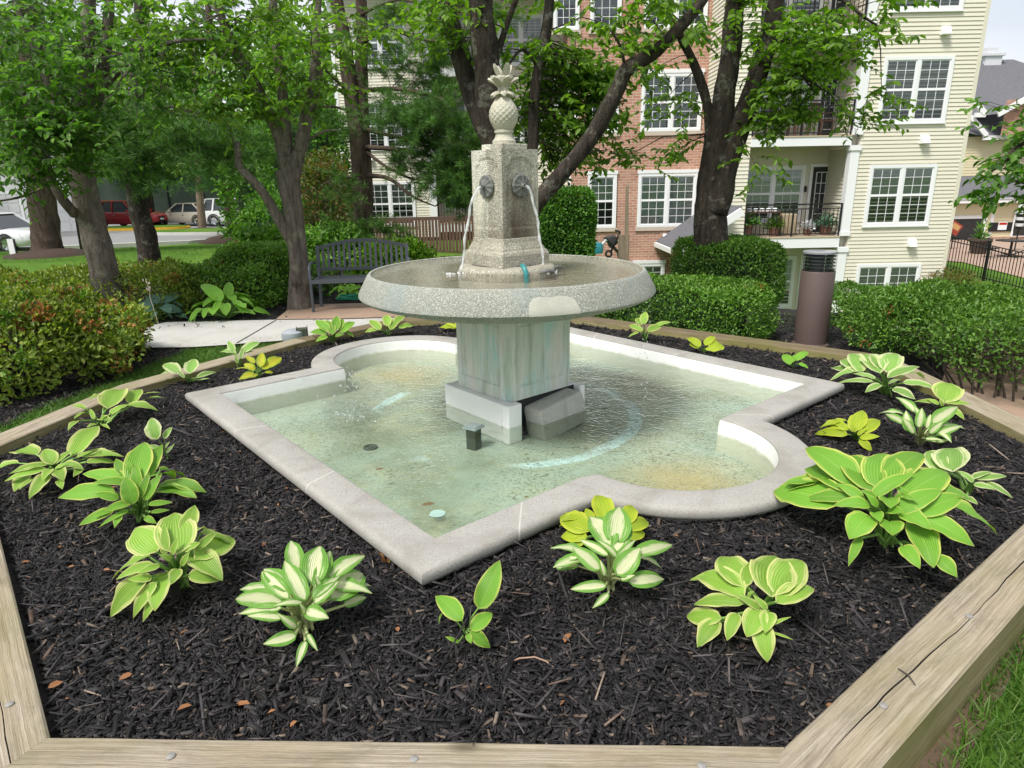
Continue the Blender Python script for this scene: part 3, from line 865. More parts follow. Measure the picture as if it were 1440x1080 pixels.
for (zb, zt) in ((2.83, 5.33), (5.6, 8.1), (.09, 2.56), (ZB, -.23)):
    m.box((XB1, YR-.05, zb), (XC1, YR+.18, zt)); m.box((XB1-.03, YR-.08, zt-.14), (XC1+.03, YR+.21, zt-.001)); m.box((XB1-.02, YR-.07, zb+.001), (XC1+.02, YR+.2, zb+.12))
m.build('column', TRIM, APT)
# balcony recesses: back wall, side wall, slab, soffit
m = MB()
lap(m, (XB0, YK, 0), (1, 0, 0), (0, -1, 0), XC1-XB0, ZB, ZT)
lap(m, (XB1+.12, YK, 0), (0, -1, 0), (-1, 0, 0), YK-YR-.18, ZB, ZT)
m.build('balcony_wall', SIDING, APT)
m = MB(); m.box((XB1+.122, YR+.2, ZB), (XC1-.012, YK+.3, ZT-.02)); m.build('wall', SIDING, APT)
for k, (st, sb) in enumerate(((.09, -.23), (2.83, 2.56), (5.58, 5.32), (8.4, 8.1))):
    s = MB(); s.box((XB0, YR-.03, sb), (XB1-.002, YR+.06, st-.035)); o = s.build('balcony_fascia', TRIM, APT)
    s = MB(); s.box((XB0, YR-.05, st-.034), (XB1-.003, YK-.016, st)); s.build('deck', DECK, APT)
    s = MB(); s.box((XB0, YR+.062, sb+.02), (XB1-.003, YK-.016, sb+.06)); s.build('soffit', SOFFIT, APT)
for z in (.09, 2.83, 5.58): railing(APT, XB0+.01, XB1-.01, z+.06, z+.92, YR+.02)
for z in (.09, 2.83, 5.58, -2.6):
    a, b = P(1040, 290, YK).x, P(1127, 290, YK).x
    window(APT, a, b, z+.35, z+1.98, YK, 2, .66, 3, 3, bmat=SHADE)
    a, b = P(1133, 290, YK).x, P(1173, 290, YK).x
    door(APT, a, b, z+.005, z+2.02, YK)
# right bay windows
wl, wr = .5215*YR, .618*YR
for k, (zt, bl) in enumerate(((-.74, 1.0), (2.02, .5), (4.78, .82), (7.54, 1.0))):
    window(APT, wl, wr, zt-1.67, zt, YR, 2, bl, 3, 3, bmat=SHADE if k < 2 else BLIND)
# brick
m = MB()
XBL = 2.05
wall_uv(m, (XBL, YB, 0), (1, 0, 0), XS+.2-XBL, ZB, ZT, .3, (0, -1, 0))
wall_uv(m, (XBL, YL+.5, 0), (0, -1, 0), YL+.5-YB, ZB, ZT, .3, (-1, 0, 0))
m.build('brick_wall', BRICK, APT)
m = MB()
def bwin(px0, px1, zt, h, n, bl, bm=None, cols=3):
    a, b = P(px0, 280, YB).x, P(px1, 280, YB).x
    window(APT, a, b, zt-h, zt, YB, n, bl, cols, 3, True, bmat=bm)
    m = MB(); m.box((a-.05, YB-.05, zt-h-.11), (b+.05, YB+.01, zt-h-.004)); m.build('window_ledge', BRICK, APT)
for k, zt in enumerate((1.925, 4.72, 7.5)):
    bwin(896.5, 978.5, zt, 1.6, 2, (1.0, .95, .6)[k], SHADE if k == 0 else BLIND)
    bwin(826, 866.5, zt, 1.6, 1, (.52, .2, .8)[k], SHADE if k == 0 else BLIND)
    if k: bwin(778, 812, zt, 1.6, 1, .6)
bwin(894, 939, -.80, 1.3, 1, 1.0, SHADE, 3)
# far wing
m = MB()
xl, xa, xb = P(485, 280, YL).x, P(604, 280, YL).x, P(694, 280, YL).x
lap(m, (xl+.1, YL, 0), (1, 0, 0), (0, -1, 0), xa-xl-.1, ZB, ZT, .1)
m.build('siding_wall', SIDING, APT); m = MB()
lap(m, (xb, YL, 0), (1, 0, 0), (0, -1, 0), XBL-xb, ZB, ZT, .1)
m.build('siding_wall', SIDING, APT); m = MB()
lap(m, (xa, YL+1.6, 0), (1, 0, 0), (0, -1, 0), xb-xa, ZB, ZT, .1)
m.build('balcony_wall', SIDING, APT); m = MB()
lap(m, (xl, YL+9, 0), (0, -1, 0), (-1, 0, 0), 8.9, ZB, ZT, .1)
m.build('siding_wall', SIDING, APT)
m = MB(); m.box((xl+.003, YL+.004, ZB), (xa-.002, YL+9, ZT-.01)); m.box((xb+.002, YL+.004, ZB), (XBL, YL+9, ZT-.01)); m.box((xa-.001, YL+1.61, ZB), (xb+.001, YL+9, ZT-.012)); m.build('wall', SIDING, APT)
m = MB(); m.box((xl-.03, YL-.03, ZB), (xl+.1, YL+.1, ZT)); m.build('corner_trim', TRIM, APT); m = MB(); m.box((xb-.001, YL-.03, ZB), (xb+.12, YL+.1, ZT)); m.build('corner_trim', TRIM, APT)
m = MB(); m.box((xa, YL-.05, ZB), (xa+.28, YL+.2, ZT)); m.build('column', TRIM, APT)
for st in (.3, 3.0, 5.75, 8.4):
    s = MB(); s.box((xa+.281, YL-.04, st-.33), (xb-.002, YL+.05, st-.04)); s.build('balcony_fascia', TRIM, APT)
    s = MB(); s.box((xa+.281, YL-.05, st-.039), (xb-.002, YL+1.59, st)); s.build('deck', DECK, APT)
    if st < 8:
        railing(APT, xa+.3, xb-.02, st+.06, st+.95, YL+.02)
        door(APT, xa+1.6, xa+2.4, st+.01, st+2.0, YL+1.6-.012)
        window(APT, xa+.35, xa+1.45, st+.4, st+1.95, YL+1.6-.012, 1, .5)
for zt in (1.84, 4.60, 7.36):
    a, b = P(514, 280, YL).x, P(584, 280, YL).x
    window(APT, a, b, zt-1.62, zt, YL, 2, .58, 3, 3, bmat=SHADE)
    a, b = P(716, 280, YL).x, P(770, 280, YL).x
    if zt > 2: window(APT, a-2.2 + 1.9, b - 0.1, zt-1.62, zt, YL, 2, .5)
# small side porch with a sloping roof between the wing and the brick
pa, pb = P(742, 200, 22.6), P(803, 222, 22.6)
m = MB(); lap(m, (pa.x, 22.6, 0), (1, 0, 0), (0, -1, 0), pb.x-pa.x, ZB, pb.z-.05); m.build('porch_wall', SIDING, APT)
m = MB(); m.add([(pa.x, 22.6, pb.z-.05), (pb.x, 22.6, pb.z-.05), (P(765, 197, 22.6).x, 22.6, P(765, 197, 22.6).z), (pa.x, 22.6, P(765, 197, 22.6).z+.35)], [(0, 1, 2, 3)]); m.build('porch_gable', SIDING, APT)
m = MB(); m.bar((pa.x-.2, 22.5, P(765, 197, 22.6).z+.62), (pb.x+.12, 22.5, pb.z), .2, .16); m.build('porch_fascia', TRIM, APT)
m = MB()
g0 = (pa.x-.2, P(765, 197, 22.6).z+.72); g1 = (pb.x+.2, pb.z+.09)
m.add([(g0[0], 22.3, g0[1]), (g1[0], 22.3, g1[1]), (g1[0], YL, g1[1]), (g0[0], YL, g0[1]), (g0[0], 22.3, g0[1]+.06), (g1[0], 22.3, g1[1]+.06), (g1[0], YL, g1[1]+.06), (g0[0], YL, g0[1]+.06)],
      [(3, 2, 1, 0), (4, 5, 6, 7), (0, 1, 5, 4), (1, 2, 6, 5), (2, 3, 7, 6), (3, 0, 4, 7)])
m.build('porch_roof', SHINGLE, APT)
m = MB(); m.tube([(pb.x+.22, 22.4, pb.z-.02), (pb.x+.1, 22.5, pb.z-.25), (pb.x-.02, 22.53, pb.z-.4), (pb.x-.02, 22.53, ZB)], .05, 8); m.build('downspout', TRIM, APT)
# low entry roof by the shrub
ea, eb = P(946, 352, 19.0), P(984, 322, 19.0)
m = MB()
m.add([(ea.x, 18.3, ea.z), (eb.x+.9, 18.3, eb.z+.55), (eb.x+.9, 21.2, eb.z+.55), (ea.x, 21.2, ea.z), (ea.x, 18.3, ea.z+.08), (eb.x+.9, 18.3, eb.z+.63), (eb.x+.9, 21.2, eb.z+.63), (ea.x, 21.2, ea.z+.08)],
      [(3, 2, 1, 0), (4, 5, 6, 7), (0, 1, 5, 4), (1, 2, 6, 5), (2, 3, 7, 6), (3, 0, 4, 7)])
m.build('entry_roof', SHINGLE, APT)
m = MB(); m.bar((ea.x-.08, 18.25, ea.z-.05), (eb.x+.9, 18.25, eb.z+.50), .1, .2); m.bar((ea.x-.02, 18.2, ea.z-.02), (ea.x-.02, 21.15, ea.z-.02), .12, .13); m.build('entry_fascia', TRIM, APT)
m = MB(); m.tube([(ea.x-.02, 18.3, ea.z-.1), (ea.x+.1, 18.4, ea.z-.35), (ea.x+.42, 18.5, ea.z-.75), (ea.x+.42, 18.5, ZB)], .055, 8); m.build('downspout', TRIM, APT)
m = MB(); lap(m, (ea.x+.45, 18.55, 0), (1, 0, 0), (0, -1, 0), 1.2, ZB, ea.z+.3); m.build('entry_wall', SIDING, APT)
# wall vents: white hoods
for (px, py, Y) in ((1328, 43, YR), (1298.5, 196, YR), (1280.5, 341, YR), (936, 333, YB), (951, 333, YB), (521, 222, YL)):
    p = P(px, py, Y); s = .115 if Y < 20 else .10
    m = MB()
    m.add([(p.x-s, Y-.01, p.z-s), (p.x+s, Y-.01, p.z-s), (p.x+s, Y-.01, p.z+s), (p.x-s, Y-.01, p.z+s), (p.x-s*.9, Y-.19, p.z-s*.9), (p.x+s*.9, Y-.19, p.z-s*.9), (p.x+s*.9, Y-.10, p.z+s*.8), (p.x-s*.9, Y-.10, p.z+s*.8)],
          [(0, 1, 2, 3), (4, 5, 6, 7), (0, 1, 5, 4), (1, 2, 6, 5), (2, 3, 7, 6), (3, 0, 4, 7)])
    m.build('wall_vent', TRIM, APT)
p = P(1025, 255, YR); m = MB(); m.lathe([(0, .12), (.06, .12), (.10, .09), (.155, .03), (.155, 0), (0, 0)], n=20)
m.v = [(p.x+x, YR-.01-z, p.z+y) for x, y, z in m.v]; m.build('alarm_bell', simple('bell_red', (.16, .05, .045), .5), APT, 40)
for z in (.09,):
    p = P(1131, 267, YK); m = MB(); m.box((p.x-.035, YK-.1, p.z-.06), (p.x+.035, YK-.01, p.z+.06)); m.tube([(p.x, YK-.08, p.z+.05), (p.x, YK-.08, p.z+.12)], [.05, .02], 8); m.build('porch_light', BLACKIRON, APT)
# roof and eaves
m = MB()
m.add([(xl-.5, YL-.5, ZT), (XR+.5, YR-.5, ZT), (XR+.5, 34, ZT), (xl-.5, 35, ZT), (0, 30, ZT+3.2), (9, 27, ZT+3.2)], [(0, 1, 5, 4), (1, 2, 5), (2, 3, 4, 5), (3, 0, 4), (3, 2, 1, 0)])
m.build('roof', SHINGLE, APT)

# balcony things
def potted(x, y, z, s, label, mat=None, cat='potted plant', grp=None, pot=TERRACOTTA):
    t = thing('potted_plant', label, cat, (x, y, z), grp)
    m = MB(); m.lathe([(0, 0), (.11*s, 0), (.15*s, .22*s), (.165*s, .22*s), (.165*s, .26*s), (.135*s, .26*s), (.13*s, .2*s), (0, .2*s)], (x, y, z), 18); m.build('pot', pot, t, 40)
    n = 160
    d = nrmz(RNG.normal(size=(n, 3))); d[:, 2] = np.abs(d[:, 2])
    pos = np.array([x, y, z+.24*s]) + d*RNG.uniform(.02, .28, (n, 1))*s
    V, F = leaves(pos, d+RNG.normal(size=(n, 3))*.4, np.array([0, 0, 1.]) + RNG.normal(size=(n, 3))*.4, RNG.uniform(.08, .16, n)*s, .05*s)
    fast_mesh('foliage', V, F, mat or LEAF_CH, t)
zd = .09
potted(6.95, 19.85, zd, 1.3, 'leafy green potted plant at the left end of the lower balcony railing', LEAF_PR)
potted(9.3, 19.85, zd, 1.1, 'silvery green potted plant at the right corner of the lower balcony', H_BLUE)
potted(7.75, 19.8, zd, 1.0, 'small green pot plant under the cloth-covered balcony table', LEAF_CH)
potted(8.75, 19.8, zd, .8, 'white flowering pot in front of the black balcony door', WHITECLOTH, 'flower pot')
def table(x, y, z, label, L=1.0, cloth=True):
    t = thing('balcony_table', label, 'table', (x, y, z))
    m = MB(); m.box((x-L/2, y-.3, z+.66), (x+L/2, y+.3, z+.70)); m.build('tabletop', WICKER, t)
    for sx in (-1, 1):
        for sy in (-1, 1):
            m = MB(); m.box((x+sx*(L/2-.06)-.025, y+sy*.24-.025, z), (x+sx*(L/2-.06)+.025, y+sy*.24+.025, z+.66)); m.build('leg', WICKER, t)
    return t
table(7.45, 20.1, zd, 'dark wicker table on the lower balcony holding white folded cloths')
for i in range(5):
    m = MB(); x = 7.05+i*.19; m.lathe([(0, 0), (.075, .0), (.085, .04), (.06, .09), (0, .1)], (x, 20.0, zd+.70), 10); o = m.build('folded_cloth', WHITECLOTH, smooth=60)
    tag(o, 'white folded cloth in a row on the lower balcony table', 'cloth', 'white cloths on the balcony table')
def patio_chair(x, y, z, label, rot=0, mat=None, cat='chair', grp=None):
    mat = mat or BLACKIRON
    t = thing('patio_chair', label, cat, (x, y, z), grp)
    M = Matrix.Translation((x, y, z)) @ Matrix.Rotation(rot, 4, 'Z')
    m = MB(); m.box((-.25, -.24, .42), (.25, .24, .45), M); m.build('seat', mat, t)
    m = MB(); m.box((-.25, .21, .46), (-.22, .24, .92), M); m.box((.22, .21, .46), (.25, .24, .92), M)
    for i in range(6): m.box((-.18+i*.066, .215, .46), (-.15+i*.066, .235, .90), M)
    m.box((-.25, .208, .90), (.25, .242, .94), M); m.build('backrest', mat, t)
    for sx in (-1, 1):
        for sy in (-1, 1):
            m = MB(); m.box((sx*.23-.016, sy*.22-.016, 0), (sx*.23+.016, sy*.22+.016, .42), M); m.build('leg', mat, t)
        m = MB(); m.box((sx*.25-.02, -.22, .64), (sx*.25+.02, .22, .67), M); m.box((sx*.25-.014, -.2, .45), (sx*.25+.014, -.17, .64), M); m.build('armrest', mat, t)
patio_chair(7.7, 20.2, 2.83, 'black slatted chair on the upper balcony behind its railing')
patio_chair(9.0, 20.3, 2.83, 'brown slatted chair by the upper balcony door', .5, WICKER)
table(8.4, 20.35, 2.83, 'small brown table on the upper balcony', .5)
m = MB(); m.box((8.02, 19.9, zd), (8.45, 20.3, zd+.62)); o = m.build('wicker_basket', simple('tan_wicker', (.42, .33, .22), .8, 0, .3, 70, .5), bevel=.03); tag(o, 'tan wicker storage box beside the lower balcony table', 'storage box')

# ------------------------------------------------------------------ clubhouse far right
CL = thing('clubhouse', 'pale yellow house with grey shingle roofs and a dark garage door behind the iron fence', 'building', (30, 40, -2.2))
def q(px, py, Y): return P(px, py, Y)
Yc = 38.0
x0 = q(1325, 300, Yc).x; x1 = x0+16
zeave = q(1400, 284, Yc).z; zgnd = -2.4
m = MB(); lap(m, (x0, Yc, 0), (1, 0, 0), (0, -1, 0), x1-x0, zgnd, zeave, .16, .02); m.build('siding_wall', SIDING2, CL)
m = MB(); m.box((x0+.01, Yc+.01, zgnd), (x1, Yc+9, zeave-.02)); m.build('wall', SIDING2, CL)
m = MB(); m.box((x0-.4, Yc-.55, zeave-.02), (x1, Yc-.35, zeave+.22)); m.box((q(1394, 300, Yc).x, Yc-.03, zgnd), (q(1399, 300, Yc).x, Yc+.02, zeave-.03)); m.build('fascia', TRIM, CL)
zr = q(1400, 247, 41.5).z
m = MB(); m.add([(x0-.5, Yc-.6, zeave+.18), (x1, Yc-.6, zeave+.18), (x1, 41.6, zr), (x0-.5, 41.6, zr)], [(0, 1, 2, 3)]); m.build('lower_roof', SHINGLE, CL)
z1 = q(1400, 192, 41.8).z
m = MB(); lap(m, (x0+.5, 41.6, 0), (1, 0, 0), (0, -1, 0), x1-x0, zr-.3, z1, .16, .02); m.build('siding_wall', SIDING2, CL)
zt = q(1400, 84, 47.5).z
m = MB(); xe = q(1425, 84, 47.5).x
xw = q(1381, 190, 41.2).x
m.add([(xw, 41.1, z1), (x1+2, 41.1, z1), (xe, 47.5, zt), (q(1360, 84, 47.5).x-3, 47.5, zt), (x1+2, 54, z1), (q(1360, 84, 47.5).x-3, 54, z1), (xw-4, 41.1, z1+.9)], [(0, 1, 2, 3), (1, 4, 2), (3, 2, 4, 5), (6, 0, 3)]); m.build('roof', SHINGLE, CL)
m = MB(); m.box((xw, 40.95, z1-.22), (x1+2, 41.12, z1+.02)); a, b = q(1362, 165, 41.2), q(1384, 191, 41.2); m.bar((a.x, 41.0, a.z), (b.x, 41.0, b.z), .12, .25); m.build('eave_trim', TRIM, CL)
a = q(1368, 152, 40.8); m = MB(); m.bar((a.x, 40.8, a.z+.4), (a.x+.75, 40.8, a.z-.3), .15, .28); m.box((a.x+.2, 40.75, a.z-.5), (a.x+.8, 40.9, a.z-.25)); m.build('eave_return', TRIM, CL)
a, b = q(1402, 160, 40.5), q(1440, 140, 40.5)
m = MB(); m.add([(a.x, 40.3, a.z), (a.x+2.4, 40.3, a.z+1.3), (a.x+2.4, 44.5, a.z+1.3), (a.x, 44.5, a.z)], [(0, 1, 2, 3)]); m.build('dormer_roof', SHINGLE, CL)
m = MB(); m.bar((a.x-.1, 40.28, a.z-.05), (a.x+2.4, 40.28, a.z+1.3), .1, .3); m.build('dormer_trim', TRIM, CL)
m = MB(); wall_uv(m, (a.x+.5, 40.6, 0), (1, 0, 0), 3.2, z1, a.z+.75, .3, (0, -1, 0)); m.build('brick_gable', BRICK, CL)
a, b = q(1382, 82, 47.3), q(1407, 71, 47.3)
m = MB(); m.box((a.x, 47.0, zt-.4), (b.x, 47.9, b.z-.35)); m.box((a.x-.15, 46.9, b.z-.35), (b.x+.15, 48.0, b.z-.2)); m.box((a.x+.1, 47.1, b.z-.2), (b.x-.3, 47.7, b.z+.15)); m.build('chimney', simple('chimney_white', (.62, .62, .66), .6), CL)
# garage door, sign band, dark window, brick base
a, b = q(1336, 308, Yc), q(1374, 356, Yc)
m = MB(); m.box((a.x-.18, Yc-.06, zgnd), (a.x, Yc, a.z+.18)); m.box((b.x, Yc-.06, zgnd), (b.x+.18, Yc, a.z+.18)); m.box((a.x, Yc-.058, a.z), (b.x, Yc, a.z+.18)); f = m.build('garage_door', TRIM, CL)
m = MB()
for i in range(4):
    zz = zgnd+(a.z-zgnd)*i/4; zy = zgnd+(a.z-zgnd)*(i+1)/4
    for j in range(3):
        xx = a.x+(b.x-a.x)*j/3; m.box((xx+.04, Yc-.05, zz+.04), (a.x+(b.x-a.x)*(j+1)/3-.04, Yc-.03, zy-.04))
m.box((a.x, Yc-.035, zgnd), (b.x, Yc-.01, a.z)); m.build('door_panel', DOORBLK, f)
a, b = q(1391, 313, Yc), q(1426, 325, Yc); m = MB(); m.box((a.x, Yc-.08, b.z), (b.x, Yc-.02, a.z)); m.build('dark_band', BLACKIRON, CL)
a, b = q(1390, 333, Yc), q(1440, 350, Yc); m = MB(); wall_uv(m, (a.x, Yc-.1, 0), (1, 0, 0), 6, zgnd, a.z, .2, (0, -1, 0)); m.add([(a.x, Yc-.1, a.z), (a.x+6, Yc-.1, a.z), (a.x+6, Yc, a.z), (a.x, Yc, a.z)], [(0, 1, 2, 3)]); m.build('brick_base', BRICK, CL)
a, b = q(1426, 298, Yc), q(1446, 334, Yc); window(CL, a.x, b.x+.9, b.z, a.z, Yc-.03, 2, 0, 1, 1)
a, b = q(1403, 312, Yc), q(1413, 323, Yc)
t = thing('notice_sign', 'small white notice with a red heading on the dark band of the clubhouse wall', 'sign', (a.x, Yc-.1, b.z))
m = MB(); m.box((a.x, Yc-.11, b.z), (b.x, Yc-.085, a.z)); m.build('board', WHITECLOTH, t)
m = MB(); m.box((a.x+.03, Yc-.116, a.z-.16), (b.x-.03, Yc-.111, a.z-.04)); m.build('heading', REDLENS, t)
a = q(1343, 321, 33.0)
t = thing('warning_sign', 'tilted red and orange diamond sign above the fence by the garage door', 'sign', (a.x, 33, zg(a.x, 33)))
M_ = Matrix.Translation((a.x, 33, a.z)) @ Matrix.Rotation(R(30), 4, 'Y')
m = MB(); m.box((-.28, -.012, -.28), (.28, .012, .28), M_); m.build('board', simple('sign_red', (.30, .045, .03), .6), t)
m = MB(); m.box((-.2, -.018, -.05), (.2, -.0125, .2), M_); m.build('emblem', simple('sign_orange', (.55, .30, .12), .6), t)
m = MB(); m.tube([(a.x, 33.03, zg(a.x, 33)), (a.x, 33.03, a.z-.2)], .025, 8); m.build('post', BLACKIRON, t)

# iron fence
FB = [(15.9, 29.2), (17.8, 27.2), (19.6, 25.0), (21.6, 22.6)]
t = thing('iron_fence', 'black iron picket fence running down beside the walk on the right', 'fence', (17.8, 27.2, zg(17.8, 27.2)))
mp = MB()
for k in range(3):
    a, b = Vector((*FB[k], zg(*FB[k]))), Vector((*FB[k+1], zg(*FB[k+1])))
    for h in (.12, 1.22, 1.38): mp.bar(a+Vector((0, 0, h)), b+Vector((0, 0, h)), .035, .035)
    L = (b-a).length; n = int(L/.11)
    for i in range(n):
        p = a.lerp(b, i/n); mp.box((p.x-.011, p.y-.011, p.z+.05), (p.x+.011, p.y+.011, p.z+1.38))
mp.build('pickets', BLACKIRON, t)
for k in range(4):
    for j in (0, .5):
        if k == 3 and j: continue
        a = Vector((*FB[k], 0)); b = Vector((*FB[min(3, k+1)], 0)); p = a.lerp(b, j); z = zg(p.x, p.y)
        m = MB(); m.box((p.x-.04, p.y-.04, z-.1), (p.x+.04, p.y+.04, z+1.5)); m.box((p.x-.055, p.y-.055, z+1.5), (p.x+.055, p.y+.055, z+1.55)); m.build('post', BLACKIRON, t)
# gravel strip under the fence, patio beyond
tag(sheet('patio', [(18.6, 28.6), (20.6, 26.0), (24, 24), (40, 27), (40, 37.5), (24, 37.8), (19, 34)], .03, simple('patio_paving', (.36, .255, .19), .85, 0, .15, 2)), kind='structure')
# planter by the fence
a = P(1374, 362, 31.0)
z = zg(a.x, 31)
t = thing('planter', 'dark round planter pot with a thin plant standing inside the iron fence', 'planter', (a.x, 31, z))
m = MB(); m.lathe([(0, 0), (.28, 0), (.30, .05), (.42, .62), (.48, .62), (.48, .72), (.40, .72), (.38, .6), (0, .58)], (a.x, 31, z), 22); m.build('pot', simple('planter_brown', (.07, .05, .04), .7), t, 40)
n = 120; d = nrmz(RNG.normal(size=(n, 3))*np.array([.5, .5, 1])); d[:, 2] = abs(d[:, 2])
V, F = leaves(np.array([a.x, 31, z+.6])+d*RNG.uniform(0, .8, (n, 1))*np.array([.5, .5, 1]), d, RNG.normal(size=(n, 3)), .22, .06); fast_mesh('foliage', V, F, LEAF_PR, t)
# striped closed parasol and its table
a = P(1427, 350, 31.5); z = zg(a.x, 31.5)
t = thing('patio_parasol', 'closed black and white striped parasol standing on the clubhouse patio', 'parasol', (a.x, 31.5, z))
m = MB(); m.tube([(a.x, 31.5, z), (a.x, 31.5, z+2.75)], .03, 8); m.build('pole', BLACKIRON, t)
m = MB(); zz = z+1.05
nS = 11
for i in range(nS):
    m.cur = i % 2
    r0 = .13+.07*math.sin(math.pi*i/nS); r1 = .13+.07*math.sin(math.pi*(i+1)/nS)
    h = 1.55/nS
    m.lathe([(r0, zz-z+h*i), (r1*1.06, zz-z+h*(i+.98)), (r1*.9, zz-z+h*(i+1))], (a.x, 31.5, z), 12)
m.build('canopy', [BLACKIRON, WHITECLOTH], t, 40)
a = P(1417, 372, 29.5); z = zg(a.x, 29.5)
t = thing('patio_table', 'black metal patio table with bench seats beyond the iron fence', 'table', (a.x, 29.5, z))
m = MB(); m.lathe([(0, .72), (.62, .72), (.62, .76), (0, .76)], (a.x, 29.5, z), 24); m.build('tabletop', BLACKIRON, t)
m = MB(); m.tube([(a.x, 29.5, z), (a.x, 29.5, z+.72)], .05, 8); m.tube([(a.x-.5, 29.5, z+.03), (a.x+.5, 29.5, z+.03)], .03, 6); m.tube([(a.x, 29.0, z+.03), (a.x, 30, z+.03)], .03, 6); m.build('stand', BLACKIRON, t)
for s in (-1, 1):
    m = MB(); m.box((a.x+s*.95-.2, 29.2, z+.42), (a.x+s*.95+.2, 29.8, z+.46)); m.bar((a.x+s*.95, 29.5, z+.42), (a.x+s*.1, 29.5, z+.12), .04); m.build('seat', BLACKIRON, t)

# white garage block at the far left
gp, gq = P(-60, 300, 41), P(131, 300, 41)
G = thing('garage_block', 'white garage block with panelled doors beyond the car park', 'building', (gp.x+3, 44, -.66))
m = MB(); m.box((gp.x-12, 41, -.9), (gq.x, 41.9, 5.2)); m.build('wall', simple('garage_white', (.62, .62, .64), .6, 0, .05, .5), G)
m = MB(); m.add([(gp.x-12.6, 40.4, 5.2), (gq.x+.5, 40.4, 5.2), (gq.x+.5, 42.6, 5.2), (gp.x-12.6, 42.6, 5.2), (gp.x-8, 41.5, 6.2), (gq.x-2, 41.5, 6.2)], [(0, 1, 5, 4), (1, 2, 5), (2, 3, 4, 5), (3, 0, 4), (3, 2, 1, 0)]); m.build('roof', SHINGLE, G)
m = MB(); m.box((gq.x-.22, 40.93, -.9), (gq.x+.05, 41.2, 5.1)); m.build('corner_trim', TRIM, G)
for k in range(4):
    x = gq.x-3.4-k*3.5
    m = MB(); m.box((x-.12, 40.95, -.66), (x, 40.999, 1.75)); m.box((x+2.7, 40.95, -.66), (x+2.82, 40.999, 1.75)); m.box((x, 40.952, 1.62), (x+2.7, 40.999, 1.75)); f = m.build('garage_door', TRIM, G)
    m = MB(); m.box((x, 40.975, -.66), (x+2.7, 40.998, 1.62))
    for i in range(4):
        for j in range(4): m.box((x+.08+j*.66, 40.955, -.6+i*.57), (x+.62+j*.66, 40.974, -.14+i*.57))
    m.build('door_panel', simple('garage_door_white', (.60, .60, .62), .5), f)

# tall dark screen fence behind the parked cars
fa, fb = P(142, 300, 51), P(470, 300, 51)
t = thing('screen_fence', 'tall dark green screen fence behind the parked cars', 'fence', (fa.x, 51, -.66))
m = MB(); m.box((fa.x, 51, -.7), (fb.x, 51.05, 2.6)); m.build('screen', simple('screen_green', (.03, .052, .036), .8, 0, .5, 1.5), t)
x = fa.x
while x < fb.x:
    m = MB(); m.tube([(x, 50.93, -.7), (x, 50.93, 2.75)], .05, 6); m.build('post', BLACKIRON, t); x += 2.6
# ------------------------------------------------------------------ fountain
ANG = R(40.2)
PC = Vector((0.0, 4.49, 0))
RIM, WZ, FZ = .36, .258, .145
MU = Matrix.Translation(PC) @ Matrix.Rotation(ANG, 4, 'Z')
def uv2(u, v, z=0): return MU @ Vector((u, v, z))
AU, AV, LR, LC, CW = 1.58, 1.356, .565, -.055, .19      # half sizes, lobe radius, lobe centre, coping width

def pool_outline():
    """pairs (inner, outer) round the pool, in pool coordinates"""
    out = []
    ro = LR + CW
    lz = AV + .04
    un = math.sqrt(ro*ro - (CW-.04)**2)
    def straight(a, b, c, d, n):
        for i in range(n):
            f = i/n
            out.append((Vector(a).lerp(Vector(b), f), Vector(c).lerp(Vector(d), f)))
    def lobe(sign):
        th0 = math.asin((CW-.04)/ro)
        n = 40
        for i in range(n):
            f = i/n
            a = math.pi + math.pi*f                          # 180 -> 360 (bottom)
            b = (math.pi + th0) + (math.pi - 2*th0)*f
            pi_ = (LC + LR*math.cos(a), -lz + LR*math.sin(a)); po = (LC + ro*math.cos(b), -lz + ro*math.sin(b))
            if sign < 0: pi_, po = (2*LC-pi_[0], -pi_[1]), (2*LC-po[0], -po[1])
            out.append((Vector(pi_), Vector(po)))
    O = CW
    straight((-AU, -AV), (LC-LR, -AV), (-AU-O, -AV-O), (LC-un, -AV-O), 10)
    lobe(1)
    straight((LC+LR, -AV), (AU, -AV), (LC+un, -AV-O), (AU+O, -AV-O), 10)
    straight((AU, -AV), (AU, AV), (AU+O, -AV-O), (AU+O, AV+O), 24)
    straight((AU, AV), (LC+LR, AV), (AU+O, AV+O), (LC+un, AV+O), 10)
    lobe(-1)
    straight((LC-LR, AV), (-AU, AV), (LC-un, AV+O), (-AU-O, AV+O), 10)
    straight((-AU, AV), (-AU, -AV), (-AU-O, AV+O), (-AU-O, -AV-O), 24)
    return out
PO = pool_outline()
NPO = len(PO)
FT = thing('fountain', 'tiered grey stone fountain with a pineapple finial over a lobed diamond-shaped pool', 'fountain', (0, 4.45, 0))

def loft_ring(name, prof, mat, parent, smooth=35, seams=(), mats=None):
    """prof: list of (t, z): t in metres outward from the inner edge"""
    secs = []
    for i, (a, b) in enumerate(PO):
        d = (b-a); w = d.length; d = d/w
        if i in seams:
            nx = PO[(i+1) % NPO]; e = (nx[0]-a).normalized()
            secs.append((a - e*.005, b - e*.005, 0)); secs.append((a + e*.005, b + e*.005, 1))
        else: secs.append((a, b, 0))
    m = MB(); vs = []; k = len(prof)
    for a, b, _ in secs:
        d = b-a
        for t, z in prof:
            p = uv2(*(a + d*(t/CW)), z); vs.append(p)
    n = len(secs)
    base = m.add(vs, [])
    for i in range(n):
        j = (i+1) % n
        m.cur = 1 if secs[j][2] else 0
        for q in range(k-1):
            m.f.append((i*k+q, i*k+q+1, j*k+q+1, j*k+q)); m.mi.append(m.cur)
    for f in range(len(m.f)): m.f[f] = m.f[f][::-1]
    return m.build(name, mats or mat, parent, smooth)

